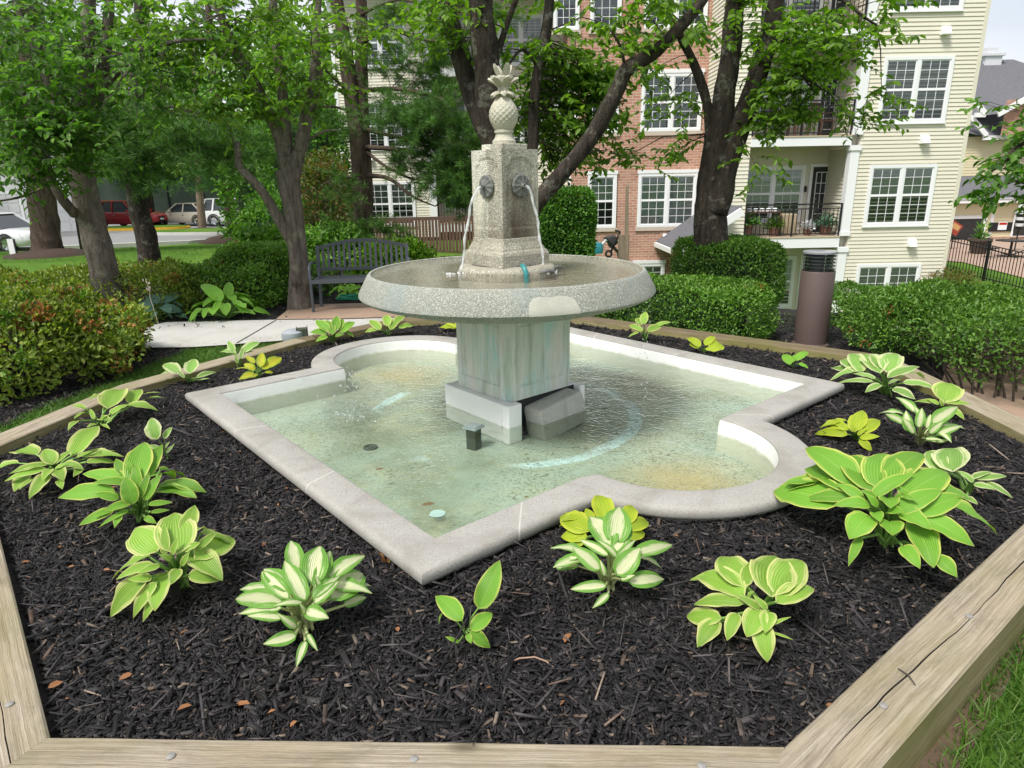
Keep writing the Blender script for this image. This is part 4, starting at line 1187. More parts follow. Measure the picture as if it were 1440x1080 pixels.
cop = [(0, RIM-.05), (0, RIM-.008), (.004, RIM-.002), (.012, RIM), (CW-.03, RIM), (CW-.014, RIM-.004), (CW-.004, RIM-.013), (CW, RIM-.026), (CW, RIM-.045), (CW-.006, RIM-.058), (CW-.02, RIM-.064), (CW-.05, RIM-.066), (CW-.055, RIM-.07)]
seams = (5, 51, 70, 78, 92, 138, 152, 160)
loft_ring('coping', cop, COPING, FT, 50, seams, [COPING, MORTAR])
loft_ring('pool_wall', [(-.012, FZ-.02), (-.004, RIM-.03), (.0, RIM-.012), (.001, RIM-.012)], POOLWALL, FT, 40)
loft_ring('pool_footing', [(CW-.045, RIM-.068), (CW-.045, .05)], COPING, FT, 40)
# pool floor and water
m = MB(); m.add([uv2(*a, FZ) for a, b in PO], [tuple(range(NPO))])
fl = m.build('pool_floor', POOLFLOOR, FT)
m = MB(); m.add([uv2(*a, WZ) for a, b in PO], [tuple(range(NPO))])
tag(m.build('water', WATER), kind='structure')

P0 = Vector((.015, 4.43, 0)); PB = Vector((-.02, 4.42, 0))
MP = Matrix.Translation(P0) @ Matrix.Rotation(ANG, 4, 'Z')
# plinth: broken open on its right-hand face
m = MB()
m.box((-.35, -.28, FZ), (.35, .35, .405), MP)
m.box((-.35, -.35, FZ), (-.235, -.2805, .404), MP)
m.box((.30, -.35, FZ), (.35, -.2805, .404), MP)
o = m.build('plinth', PLINTH, FT, bevel=.008)
m = MB(); m.box((-.234, -.286, FZ), (.299, -.2802, .40), MP); m.build('plinth_gap_shade', RUBBER, FT)  # black sheet standing in for the shade inside the broken opening
# pedestal with recessed panels
m = MB()
hs = .297; zb, zt = .406, .96; ch = .048
for fcx in range(4):
    Mf = MP @ Matrix.Rotation(fcx*math.pi/2, 4, 'Z')
    y = -hs; a, b, e = hs-ch, .205, .010
    z0, z1, z2, z3 = zb, zb+.085, zt-.06, zt
    vs = [(-a, y, z0), (a, y, z0), (a, y, z3), (-a, y, z3), (-b, y, z1), (b, y, z1), (b, y, z2), (-b, y, z2),
          (-b+.007, y+e, z1+.007), (b-.007, y+e, z1+.007), (b-.007, y+e, z2-.007), (-b+.007, y+e, z2-.007),
          (-b+.018, y+.003, z1+.018), (b-.018, y+.003, z1+.018), (b-.018, y+.003, z2-.018), (-b+.018, y+.003, z2-.018),
          (hs, -a, z0), (hs, -a, z3)]
    m.add([Mf @ Vector(v) for v in vs], [(0, 1, 5, 4), (1, 2, 6, 5), (2, 3, 7, 6), (3, 0, 4, 7), (4, 5, 9, 8), (5, 6, 10, 9), (6, 7, 11, 10), (7, 4, 8, 11),
          (8, 9, 13, 12), (9, 10, 14, 13), (10, 11, 15, 14), (11, 8, 12, 15), (12, 13, 14, 15), (1, 16, 17, 2)])
m.add([MP @ Vector(v) for v in ((-hs, -hs+ch, zt), (-hs+ch, -hs, zt), (hs-ch, -hs, zt), (hs, -hs+ch, zt), (hs, hs-ch, zt), (hs-ch, hs, zt), (-hs+ch, hs, zt), (-hs, hs-ch, zt))], [tuple(range(8))])
m.build('pedestal', PEDESTAL, FT, bevel=.003)
# bowl
m = MB()
BP = [(.30, .93), (.50, .955), (.78, 1.00), (.93, 1.045), (.962, 1.06), (.974, 1.075), (.972, 1.09), (.912, 1.200), (.904, 1.210), (.896, 1.2135), (.888, 1.2125), (.8845, 1.210)]
m.lathe(BP, PB, 144)
m.build('bowl', BOWL, FT, 30)
m = MB(); m.lathe([(.8845, 1.210), (.882, 1.204), (.870, 1.190), (.84, 1.178), (.4, 1.160), (0.001, 1.158)], PB, 96); m.build('basin_lining', BASIN, FT, 40)
m = MB(); m.lathe([(.884, 1.2092), (.001, 1.2092)], PB, 96); m.build('bowl_water', BOWLWATER, FT, 180)
# smooth repair patch on the bowl's face, lighter mortar
m = MB(); vs = []
a0, a1 = R(-94.8+11.5), R(-94.8+29)
rows = [(1.0735, 0), (1.09, 0), (1.12, .04), (1.145, .10), (1.160, .22), (1.168, .42)]
n = 16
for j, (z, k) in enumerate(rows):
    rr = .974 if z < 1.075 else .972-(.972-.912)*(z-1.09)/(1.2-1.09) if z > 1.09 else .973
    for i in range(n+1):
        f = i/n
        a = a0 + (a1-a0)*(k*.45+(1-k)*f) + .004*math.sin(z*300+f*2)
        vs.append((PB.x+(rr+.002)*math.cos(a), PB.y+(rr+.002)*math.sin(a), z+(.003*math.sin(11*f) if j > 2 else 0)))
m.add(vs, [(j*(n+1)+i, j*(n+1)+i+1, (j+1)*(n+1)+i+1, (j+1)*(n+1)+i) for j in range(len(rows)-1) for i in range(n)])
m.build('repair_patch', PATCH, FT, 60)
# column foot, base and shaft
MC = Matrix.Translation(PB)
m = MB()
prof = [(.30, 1.14), (.312, 1.165), (.312, 1.215), (.300, 1.235), (.285, 1.240), (.23, 1.245)]
m.lathe(prof, PB, 64)
for i, (x, y, z) in enumerate(m.v):
    nz = noise.noise(Vector((x*5, y*5, z*5)))*.022
    d = Vector((x-PB.x, y-PB.y, 0)); L = d.length
    if L > .01: x, y = PB.x + d.x*(1+nz/L), PB.y + d.y*(1+nz/L)
    m.v[i] = (x, y, z + nz*.25)
m.build('column_foot', COLBASE, FT, 50)
def sq_prof(prof, name, mat, bev=.006, n=4):
    mm = MB()
    vs, fs = [], []
    for h, z in prof:
        for cx, cy in ((-1, -1), (1, -1), (1, 1), (-1, 1)):
            p = Matrix.Rotation(ANG, 4, 'Z') @ Vector((cx*h, cy*h, 0)); vs.append((PB.x+p.x, PB.y+p.y, z))
    for i in range(len(prof)-1):
        for k in range(4): fs.append((i*4+k, i*4+(k+1) % 4, (i+1)*4+(k+1) % 4, (i+1)*4+k))
    fs.append((3, 2, 1, 0)); b = 4*(len(prof)-1); fs.append((b, b+1, b+2, b+3))
    mm.add(vs, fs)
    return mm.build(name, mat, FT, bevel=bev)
sq_prof([(.197, 1.238), (.200, 1.245), (.200, 1.315), (.192, 1.335), (.178, 1.342), (.178, 1.352), (.168, 1.368), (.158, 1.39), (.152, 1.42)], 'column_base', COLBASE, .005)
# shaft with a sunk ogee panel on each face
m = MB()
zb, zt = 1.421, 1.952
for fcx in range(4):
    Mf = MC @ Matrix.Rotation(ANG+fcx*math.pi/2, 4, 'Z')
    h0, h1 = .150, .149
    def S(x, z, dy=0): return Mf @ Vector((x, -(h0+(h1-h0)*(z-zb)/(zt-zb))+dy, z))
    c = [(-.112, zb+.05), (.112, zb+.05), (.112, zt-.10), (.088, zt-.085), (.072, zt-.055), (.03, zt-.045), (0, zt-.043), (-.03, zt-.045), (-.072, zt-.055), (-.088, zt-.085), (-.112, zt-.10)]
    k = len(c)
    vs = [S(-.15, zb), S(.15, zb), S(.149, zt), S(-.149, zt)] + [S(x, z) for x, z in c] + [S(x*.93, z*.93+(zb+.26)*.07, .007) for x, z in c]
    fs = [(0, 1, 5, 4), (1, 2, 6, 5), (2, 10, 9, 8, 7, 6), (2, 3, 10), (3, 14, 13, 12, 11, 10), (3, 0, 4, 14)]
    fs += [(4+i, 4+(i+1) % k, 4+k+(i+1) % k, 4+k+i) for i in range(k)] + [tuple(4+k+i for i in range(k))]
    m.add(vs, fs)
q4 = [MC @ (Matrix.Rotation(ANG, 4, 'Z') @ Vector((a*.149, b*.149, zt))) for a, b in ((-1, -1), (1, -1), (1, 1), (-1, 1))]
m.add(q4, [(0, 1, 2, 3)])
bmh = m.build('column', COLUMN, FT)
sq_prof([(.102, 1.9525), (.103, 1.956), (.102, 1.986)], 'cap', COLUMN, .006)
# pineapple finial
m = MB()
z0 = 1.986
m.lathe([(.0, 0), (.073, 0), (.074, .02), (.060, .035), (.052, .058), (.054, .066), (.060, .068), (.060, .082), (.05, .088)], (PB.x, PB.y, z0), 40)
m.build('finial_foot', PINE_ST, FT, 40)
# body with diamond lattice
vs, fs = [], []
nu, nv = 96, 72
for j in range(nv+1):
    f = j/nv
    z = .086+.185*f
    r = .046+.043*math.sin(math.pi*(f*.93+.06))**.85 - .006*f
    for i in range(nu):
        a = 2*math.pi*i/nu
        d1 = math.sin(7*a + f*18); d2 = math.sin(7*a - f*18)
        bump_ = max(0, abs(d1*d2))**.6*.006
        rr = r + bump_*math.sin(math.pi*min(1, f*1.05))
        vs.append((PB.x+rr*math.cos(a), PB.y+rr*math.sin(a), z0+z))
for j in range(nv):
    for i in range(nu): fs.append((j*nu+i, j*nu+(i+1) % nu, (j+1)*nu+(i+1) % nu, (j+1)*nu+i))
m = MB(); m.add(vs, fs); m.build('finial_body', PINE_ST, FT, 180)
# crown of thick leaves
m = MB()
def stone_leaf(az, z, r0, length, rise, curl, w):
    pts = []
    for k in range(7):
        f = k/6
        pts.append((r0 + length*f, z + rise*f + curl*f*f, w*(.85+.35*math.sin(math.pi*min(1, f*1.1)))*(1 if f < .85 else .72), .019*(1-f*.4)))
    vs = []
    for r, zz, ww, th in pts:
        for dx, dz in ((-ww, 0), (-ww*.5, th), (0, th*.6), (ww*.5, th), (ww, 0), (0, -th)):
            x, y = r, dx
            vs.append((PB.x+x*math.cos(az)-y*math.sin(az), PB.y+x*math.sin(az)+y*math.cos(az), z0+zz+dz))
    fs = [(i*6+k, i*6+(k+1) % 6, (i+1)*6+(k+1) % 6, (i+1)*6+k) for i in range(6) for k in range(6)]
    fs.append(tuple(range(6))[::-1]); fs.append(tuple(36+k for k in range(6)))
    m.add(vs, fs)
m.lathe([(.040, .268), (.036, .29), (.032, .33), (.036, .36), (.045, .385), (.03, .40), (0, .41)], (PB.x, PB.y, z0), 24)
for k in range(7): stone_leaf(2*math.pi*k/7+.3, .29, .028, .048, .012, -.022, .019)
for k in range(5): stone_leaf(2*math.pi*k/5+.2, .340, .028, .068, .062, -.024, .026)
for k in range(4): stone_leaf(2*math.pi*k/4+.55, .370, .014, .046, .082, -.002, .024)
m.build('finial_crown', PINE_ST, FT, 60)
# spouts and their water
def spout(fcx, jet_end_px):
    Mf = MC @ Matrix.Rotation(ANG+fcx*math.pi/2, 4, 'Z')
    zc = 1.735
    m = MB(); n = 10
    prof = [(.070, 0), (.070, .008), (.062, .014), (.052, .012), (.030, .018), (.016, .022), (.014, .045), (.009, .045), (.009, .03), (0, .03)]
    vs, fs = [], []
    N = 40
    for r, h in prof:
        for k in range(N):
            a = 2*math.pi*k/N
            rr = r*(1+(.035*math.cos(n*a) if r > .04 else 0)); hh = h + (.003*math.cos(n*a) if .02 < r < .065 else 0)
            vs.append(Mf @ Vector((rr*math.cos(a), -.1495-hh, zc+rr*math.sin(a))))
    for i in range(len(prof)-1):
        for k in range(N): fs.append((i*N+k, (i+1)*N+k, (i+1)*N+(k+1) % N, i*N+(k+1) % N))
    m.add(vs, fs)
    m.build('spout', BRONZE, FT, 40)
    if jet_end_px is None: return
    s = Mf @ Vector((0, -.195, zc)); e = at(*jet_end_px, 1.2095)
    # fit the throw of the arc to where it lands
    pts, rad = [], []
    for k in range(22):
        f = k/21
        x = s.lerp(e, f**.62 if f > 0 else 0)
        drop = (s.z-1.209)*(f**1.25)
        pts.append((x.x+.004*math.sin(17*f), x.y, s.z-drop)); rad.append(.0085*(1-.15*f)+.0026*math.sin(k*1.9)*(.3+f))
    m = MB(); m.tube(pts, rad, 10); m.build('water_jet', JET, FT, 180)
    m = MB()
    for k in range(22):
        a = rnd.random()*6.28; r = rnd.random()**.7*.10
        c = Vector((pts[-1][0]+r*math.cos(a)*1.5, pts[-1][1]+r*math.sin(a), 1.2092))
        s_ = rnd.uniform(.0015, .005)
        m.lathe([(s_*2.2, 0), (s_*1.6, s_*.25), (s_*.7, s_*.45), (0, s_*.5)], c, 8)
    m.build('splash', FOAM, FT, 180)
spout(3, (649, 383)); spout(0, (765, 380)); spout(1, None); spout(2, None)
# teal pipe looped over the column foot and a grey cable
a = at(742, 390, 1.20); 
m = MB(); c = Vector((PB.x, PB.y, 0)); 
d = (Vector((a.x, a.y, 0))-c).normalized()
m.tube([c+d*.29+Vector((0, 0, 1.262)), c+d*.325+Vector((0, 0, 1.255)), c+d*.345+Vector((0.004, 0, 1.225)), c+d*.345+Vector((.008, 0, 1.19)), c+d*.35+Vector((.01, 0, 1.15))], [.013, .016, .016, .016, .015], 12)
m.build('pipe', TEAL, FT, 60)
m = MB(); pts = []
for k in range(12):
    a_ = R(-52+k*5); r = .335+.03*math.sin(k*.7); pts.append((PB.x+r*math.cos(a_), PB.y+r*math.sin(a_), 1.212+.010*math.sin(k*.9)))
m.tube(pts, .011, 8); m.build('cable', BRONZE, FT, 60)

# loose block in front of the open plinth
bt = thing('stone_block', 'loose weathered stone block leaning in the open side of the fountain plinth', 'stone block', MP @ Vector((.05, -.40, FZ)))
Mb = MP @ Matrix.Translation((.085, -.365, 0)) @ Matrix.Rotation(R(3), 4, 'Z') @ Matrix.Rotation(R(-6), 4, 'Y')
m = MB(); vs = []
for z, k in ((.15, .97), (.26, 1.0), (.355, .97), (.375, .92)):
    for cx, cy in ((-1, -1), (1, -1), (1, 1), (-1, 1)): vs.append(Mb @ Vector((cx*.215*k, cy*.08*k + (.02 if z > .3 else 0), z)))
m.add(vs, [(3, 2, 1, 0), (12, 13, 14, 15)] + [(i*4+k, i*4+(k+1) % 4, (i+1)*4+(k+1) % 4, (i+1)*4+k) for i in range(3) for k in range(4)])
m.build('block', BLOCK, bt, bevel=.012)
# things in the pool
def inpool(px, py, z): return at(px, py, z)
a = inpool(666, 607, WZ)
t = thing('pool_lamp', 'small square verdigris pool light standing in the water before the plinth', 'pool light', (a.x, a.y, FZ))
m = MB(); M_ = Matrix.Translation((a.x, a.y, FZ)) @ Matrix.Rotation(ANG+.3, 4, 'Z'); m.box((-.036, -.036, 0), (.036, .036, .138), M_); m.build('body', RUST, t, bevel=.006)
m = MB(); m.box((-.052, -.052, .1385), (.052, .052, .152), M_); m.box((-.042, -.042, .1525), (.042, .042, .158), M_); m.build('cover', simple('pale_verdigris', (.24, .30, .29), .6, .1, .3, 30, .4), t, bevel=.004)
a = inpool(521, 630, FZ)
m = MB(); m.lathe([(.046, 0), (.046, .010), (.032, .013), (.028, .006), (0, .006)], (a.x, a.y, FZ), 24); tag(m.build('drain_cover', RUST, smooth=40), 'round dark drain cover on the pool floor left of the plinth', 'drain')
for i, (px, py, s) in enumerate(((535, 661, .05), (601, 711, .07), (527, 628, .0), (852, 575, .04), (745, 700, .03))):
    if not s: continue
    a = inpool(px, py, WZ)
    V, F = leaves([(a.x-.03, a.y, WZ+.003)], [(1, .3, 0)], [(0, 0, 1)], s, s*.55, 0, .03)
    o = fast_mesh('floating_leaf', V, F, simple('sodden_leaf', (.14, .10, .045), .6, 0, .3, 30))
    tag(o, ['dark leaf floating in the pool right of the drain cover', 'brown leaf floating near the front corner of the pool', '', 'brown leaf floating beside the stone block', 'tiny leaf floating in the front of the pool'][i], 'leaf', 'leaves floating in the pool')
a = inpool(615, 723, FZ)
m = MB(); vs = [(a.x+.042*math.cos(k*.5236)*(1+.12*math.sin(k*2)), a.y+.042*math.sin(k*.5236), FZ+.004) for k in range(12)]; m.poly(vs); tag(m.build('paint_flake', simple('pale_blue_paint', (.44, .60, .57), .7)), 'pale blue patch of bare paint on the pool floor near its front corner', 'paint patch')
# drips from the bowl rim
m = MB()
for k in range(34):
    aa = R(rnd.uniform(-25, 12)); z = rnd.uniform(.3, 1.02); r = .94+rnd.uniform(-.02, .01)
    c = (PB.x+r*math.cos(aa), PB.y+r*math.sin(aa), z); s_ = rnd.uniform(.003, .0055)
    m.lathe([(0, -s_), (s_, 0), (s_*.6, s_*1.2), (0, s_*2.4)], c, 6)
tag(m.build('water_drops', JET, smooth=180), kind='stuff')
m = MB()   # white flecks: foam and painted sky glints where a stream from behind falls in
for k in range(80):
    py = 515+rnd.random()**.8*85
    px = 488+rnd.gauss(0, 1)*(4+(py-515)*.28) + (py-515)*.12
    a = at(px, py, WZ); s_ = rnd.uniform(.0008, .0022); e_ = rnd.uniform(1, 5)
    b0 = len(m.v); m.lathe([(s_*1.6, 0), (s_*1.1, s_*.25), (0, s_*.35)], (0, 0, 0), 7); an = rnd.random()*3
    for q_ in range(b0, len(m.v)):
        x, y, z = m.v[q_]; x *= e_; m.v[q_] = (a.x+x*math.cos(an)-y*math.sin(an), a.y+x*math.sin(an)+y*math.cos(an), WZ+z)
tag(m.build('foam_glints', FOAM, smooth=180), kind='stuff')

# ------------------------------------------------------------------ timber edging
TV = [(-1.34, 1.52), (.73, 1.44), (3.04, 3.215), (3.05, 5.42), (.55, 7.52), (-1.2, 7.44), (-2.06, 6.5), (-2.94, 5.0), (-3.18, 3.66)]
TW, TZ = .195, .27
TVv = [Vector(p) for p in TV]
def outn(i):
    d = (TVv[(i+1) % 9]-TVv[i]).normalized(); return Vector((d.y, -d.x))
def outer(i):
    n0, n1 = outn(i-1), outn(i); return TVv[i] + (n0+n1)*(TW/(1+n0.dot(n1)))
TL = ['front timber along the bottom edge of the bed with pale end grain', 'long cracked timber running along the near right side of the bed', 'timber on the far right of the bed below the hedge', 'dark mossy timber at the back right of the bed before the hedge',
      'short timber behind the fountain at the back of the bed', 'short timber by the walk at the back left of the bed', 'timber between the walk and the gold hosta on the left side of the bed', 'weathered timber along the far left of the bed beside the grass strip', 'pale timber at the front left corner of the bed']
for i in range(9):
    a, b = TVv[i], TVv[(i+1) % 9]
    ao, bo = outer(i), outer((i+1) % 9)
    if i == 0: b = b - (b-a).normalized()*.005; bo = b + outn(0)*TW + (a-b).normalized()*.045
    if i == 1: ao = a + outn(1)*TW - (b-a).normalized()*.28; a = a - (b-a).normalized()*.28
    d = (b-a).normalized(); n = outn(i); L = (b-a).length
    t = thing('landscape_timber', TL[i], 'timber', ((a.x+b.x)/2, (a.y+b.y)/2, 0), 'timbers edging the planting bed')
    N = max(8, int(L/.06)); m = MB(); rows = []
    crk = {0: .3, 1: 1.0, 8: .8}.get(i, .35)
    for k in range(N+1):
        f = k/N
        p, po = a.lerp(b, f), ao.lerp(bo, f)
        wv = .003*noise.noise(Vector((f*L*3, i*7, 0)))
        g = .5 + .12*noise.noise(Vector((f*L*1.6, i*3.3, 2))) + .03*noise.noise(Vector((f*L*9, i*3.3, 5)))
        cw = .015*crk*max(.0, min(1, .75+1.2*noise.noise(Vector((f*L*1.9, i, 9))))) + .001
        ch = .007
        prof = [(0, .0), (0, TZ-ch), (ch/TW, TZ+wv), (g-cw, TZ+.001+wv), (g, TZ-.02*min(1, cw*90)), (g+cw*.6, TZ+wv), (1-ch/TW, TZ-.001+wv), (1, TZ-ch), (1, -.05)]
        rows.append([(*(p.lerp(po, s)), z) for s, z in prof])
    K = len(rows[0])
    vs = [v for r in rows for v in r]
    per = [0, .27, .28, .37, .385, .40, .46, .47, .78]
    m.add(vs, [])
    for k in range(N):
        for j in range(K-1):
            m.uv[len(m.f)] = [(L*k/N+i*7.3, per[j]), (L*(k+1)/N+i*7.3, per[j]), (L*(k+1)/N+i*7.3, per[j+1]), (L*k/N+i*7.3, per[j+1])]
            m.f.append((k*K+j, (k+1)*K+j, (k+1)*K+j+1, k*K+j+1)); m.mi.append(1 if j in (0, 7) else 2 if j in (3, 4) and crk > .5 else 0)
    for kk in (0, N):
        f = tuple(kk*K+j for j in range(K)); f = f if kk == 0 else f[::-1]
        m.uv[len(m.f)] = [(v[0]*2, v[2]*2) for v in [vs[q] for q in f]]
        m.f.append(f); m.mi.append(1)
    for f in range(len(m.f)):
        m.f[f] = m.f[f][::-1]; m.uv[f] = m.uv[f][::-1]
    m.build('beam', [TIMBER2 if i in (3, 4, 5) else TIMBER, TIMBERSIDE, CRACK], t, smooth=30)
    nails = {0: [(240, 1063), (582, 1067), (987, 1077)], 1: [(1242.5, 992), (1363, 866)], 8: [(13, 990)]}.get(i, [])
    for px, py in nails:
        q_ = at(px, py, TZ+.003)
        mm = MB(); mm.lathe([(.012, -.006), (.012, .001), (.009, .003), (0, .0035)], (q_.x, q_.y, TZ+.003), 14); mm.build('nail', NAIL, t, 40)
# bent twig lying on the near timber
a, b = at(1263, 940, TZ+.006), at(1287, 963, TZ+.006)
m = MB(); m.tube([a, a.lerp(b, .5)+Vector((.006, 0, .004)), b], [.002, .0028, .0018], 6); tag(m.build('twig', TWIG), 'thin dark twig lying across the cracked near timber', 'twig')

# ------------------------------------------------------------------ mulch in the bed
MOUT = [uv2(*(a + (b-a)*((CW-.04)/CW))) for a, b in PO]
def poly_hit(poly, c, ang):
    d = Vector((math.cos(ang), math.sin(ang))); best = None
    for i in range(len(poly)):
        a, b = Vector(poly[i][:2]), Vector(poly[(i+1) % len(poly)][:2])
        e = b-a; den = d.x*e.y-d.y*e.x
        if abs(den) < 1e-9: continue
        w = a-c; t = (w.x*e.y-w.y*e.x)/den; s = (w.x*d.y-w.y*d.x)/den
        if t > 0 and -1e-6 <= s <= 1+1e-6 and (best is None or t > best): best = t
    return best
CEN = Vector((0, 4.49))
NA = 720
R_IN = np.array([poly_hit(MOUT, CEN, 2*math.pi*i/NA) for i in range(NA)])
R_OUT = np.array([poly_hit(TV, CEN, 2*math.pi*i/NA) for i in range(NA)])
def mulch_f(x, y):
    a = math.atan2(y-CEN.y, x-CEN.x) % (2*math.pi); i = int(a/(2*math.pi)*NA) % NA
    r = math.hypot(x-CEN.x, y-CEN.y)
    return (r-R_IN[i])/(R_OUT[i]-R_IN[i])
def zm(x, y):
    f = min(1, max(0, mulch_f(x, y)))
    s = .265 - .06*smooth(0, 1, f)
    return s + .022*noise.noise(Vector((x*1.6, y*1.6, 3)))*math.sin(math.pi*min(1, f*1.02)) + .008*noise.noise(Vector((x*6, y*6, 1)))
vs, fs = [], []
NR = 16
for i in range(NA):
    a = 2*math.pi*i/NA
    for k in range(NR+1):
        f = k/NR; r = R_IN[i]+(R_OUT[i]-R_IN[i])*f - (.01 if k == 0 else 0) + (.006 if k == NR else 0)
        x, y = CEN.x+r*math.cos(a), CEN.y+r*math.sin(a)
        vs.append((x, y, zm(x, y)))
for i in range(NA):
    for k in range(NR): fs.append((i*(NR+1)+k, i*(NR+1)+k+1, ((i+1) % NA)*(NR+1)+k+1, ((i+1) % NA)*(NR+1)+k))
tag(fast_mesh('mulch_bed', vs, fs, MULCH, smooth=True), kind='structure')

def chips(name, pts, zf, mat, lo=.018, hi=.055, seed=3, wide=(.16, .42), lift=.004):
    g = np.random.default_rng(seed); n = len(pts)
    L = lo+(hi-lo)*g.random(n)**1.5; big = g.random(n); L *= np.where(big < .05, 1.9, 1); Wd = L*g.uniform(wide[0], wide[1], n); Wd = np.clip(Wd, .003, .020); H = g.uniform(.002, .0055, n)
    yaw = g.uniform(0, 2*math.pi, n); tilt = g.normal(0, .28, n); roll = g.normal(0, .35, n)
    D = np.stack([np.cos(yaw)*np.cos(tilt), np.sin(yaw)*np.cos(tilt), np.sin(tilt)], 1)
    up = np.array([0, 0, 1.]); S = nrmz(np.cross(D, up)); N = np.cross(S, D)
    S2 = S*np.cos(roll)[:, None] + N*np.sin(roll)[:, None]; N2 = np.cross(S2, D)
    C = np.array([(x, y, zf(x, y)) for x, y in pts]); C[:, 2] += lift + np.abs(np.sin(tilt))*L*.35 + g.uniform(0, .009, n)
    d, s, h = D*L[:, None]/2, S2*Wd[:, None]/2, N2*H[:, None]/2
    tp = g.uniform(.45, 1, (n, 1)); tq = g.uniform(.45, 1, (n, 1))
    V = np.stack([C-d-s*tp-h, C+d-s*tq-h, C+d+s*tq-h, C-d+s*tp-h, C-d-s*tp+h, C+d-s*tq+h, C+d+s*tq+h, C-d+s*tp+h], 1).reshape(-1, 3)
    i = np.arange(n)[:, None]*8
    F = np.concatenate([i+np.array(q) for q in ((4, 5, 6, 7), (0, 1, 5, 4), (1, 2, 6, 5), (2, 3, 7, 6), (3, 0, 4, 7))])
    return tag(fast_mesh(name, V, F, mat), kind='stuff')
pts = []
g = np.random.default_rng(5)
while len(pts) < 76000:
    x, y = g.uniform(-3.3, 3.15), g.uniform(1.4, 7.6)
    f = mulch_f(x, y)
    if not (.02 < f < .985): continue
    d = math.hypot(x, y)
    if g.random() > min(1, (2.6/d)**1.5): continue
    pts.append((x, y))
chips('mulch', pts, zm, CHIP, .012, .050, wide=(.10, .36))
long_ = [p for p in pts if rnd.random() < .018]
chips('mulch_shreds', long_, zm, DRYCHIP, .05, .13, 77, (.035, .07), .012)
# ------------------------------------------------------------------ hostas
def hosta_leaf(A, T, N, wr, out, g, sag=.0, nu=8, nv=14, wave=1.0):
    """blade from A to tip T bulging along N; appended to out (V, F, UV)"""
    A, T, N = np.array(A), np.array(T), np.array(N, dtype=float)
    D = T-A; L = np.linalg.norm(D)
    if L < 1e-4: return
    S = np.cross(D, N); S /= max(np.linalg.norm(S), 1e-6); Nn = np.cross(S, D); Nn /= max(np.linalg.norm(Nn), 1e-6)
    C = (A+T)/2 + Nn*L*(.16+g.uniform(-.03, .05)) + S*L*g.uniform(-.05, .05)
    ph = g.uniform(0, 6.28); pk = g.uniform(-.04, .22); V, UV = [], []
    W = wr*L*.5
    for j in range(nv+1):
        t = j/nv
        p = (1-t)**2*A + 2*t*(1-t)*C + t*t*T
        tg = 2*(1-t)*(C-A)+2*t*(T-C); tg /= max(np.linalg.norm(tg), 1e-6)
        n = np.cross(S, tg)
        prof = (t**.50)*((1-t)**(.84+pk))/.405
        w = max(W*prof*1.02, .0012)
        for k in range(nu+1):
            u = -1+2*k/nu
            lift = .30*abs(u)**1.4 - .16*u*u*t
            rip = (.10*math.sin(ph + t*9 + u*1.3) + .05*math.sin(ph*2 + t*19))*abs(u)**2*wave
            back = -.10*L*abs(u)**2*max(0, 1-t/.25)*wr     # heart-shaped lobes
            V.append(p + S*w*u + n*w*(lift+rip) + tg*back); UV.append((k/nu, t))
    b = out['n']
    F = [(b+j*(nu+1)+k, b+j*(nu+1)+k+1, b+(j+1)*(nu+1)+k+1, b+(j+1)*(nu+1)+k) for j in range(nv) for k in range(nu)]
    out['V'] += V; out['UV'] += UV; out['F'] += F; out['n'] += len(V)

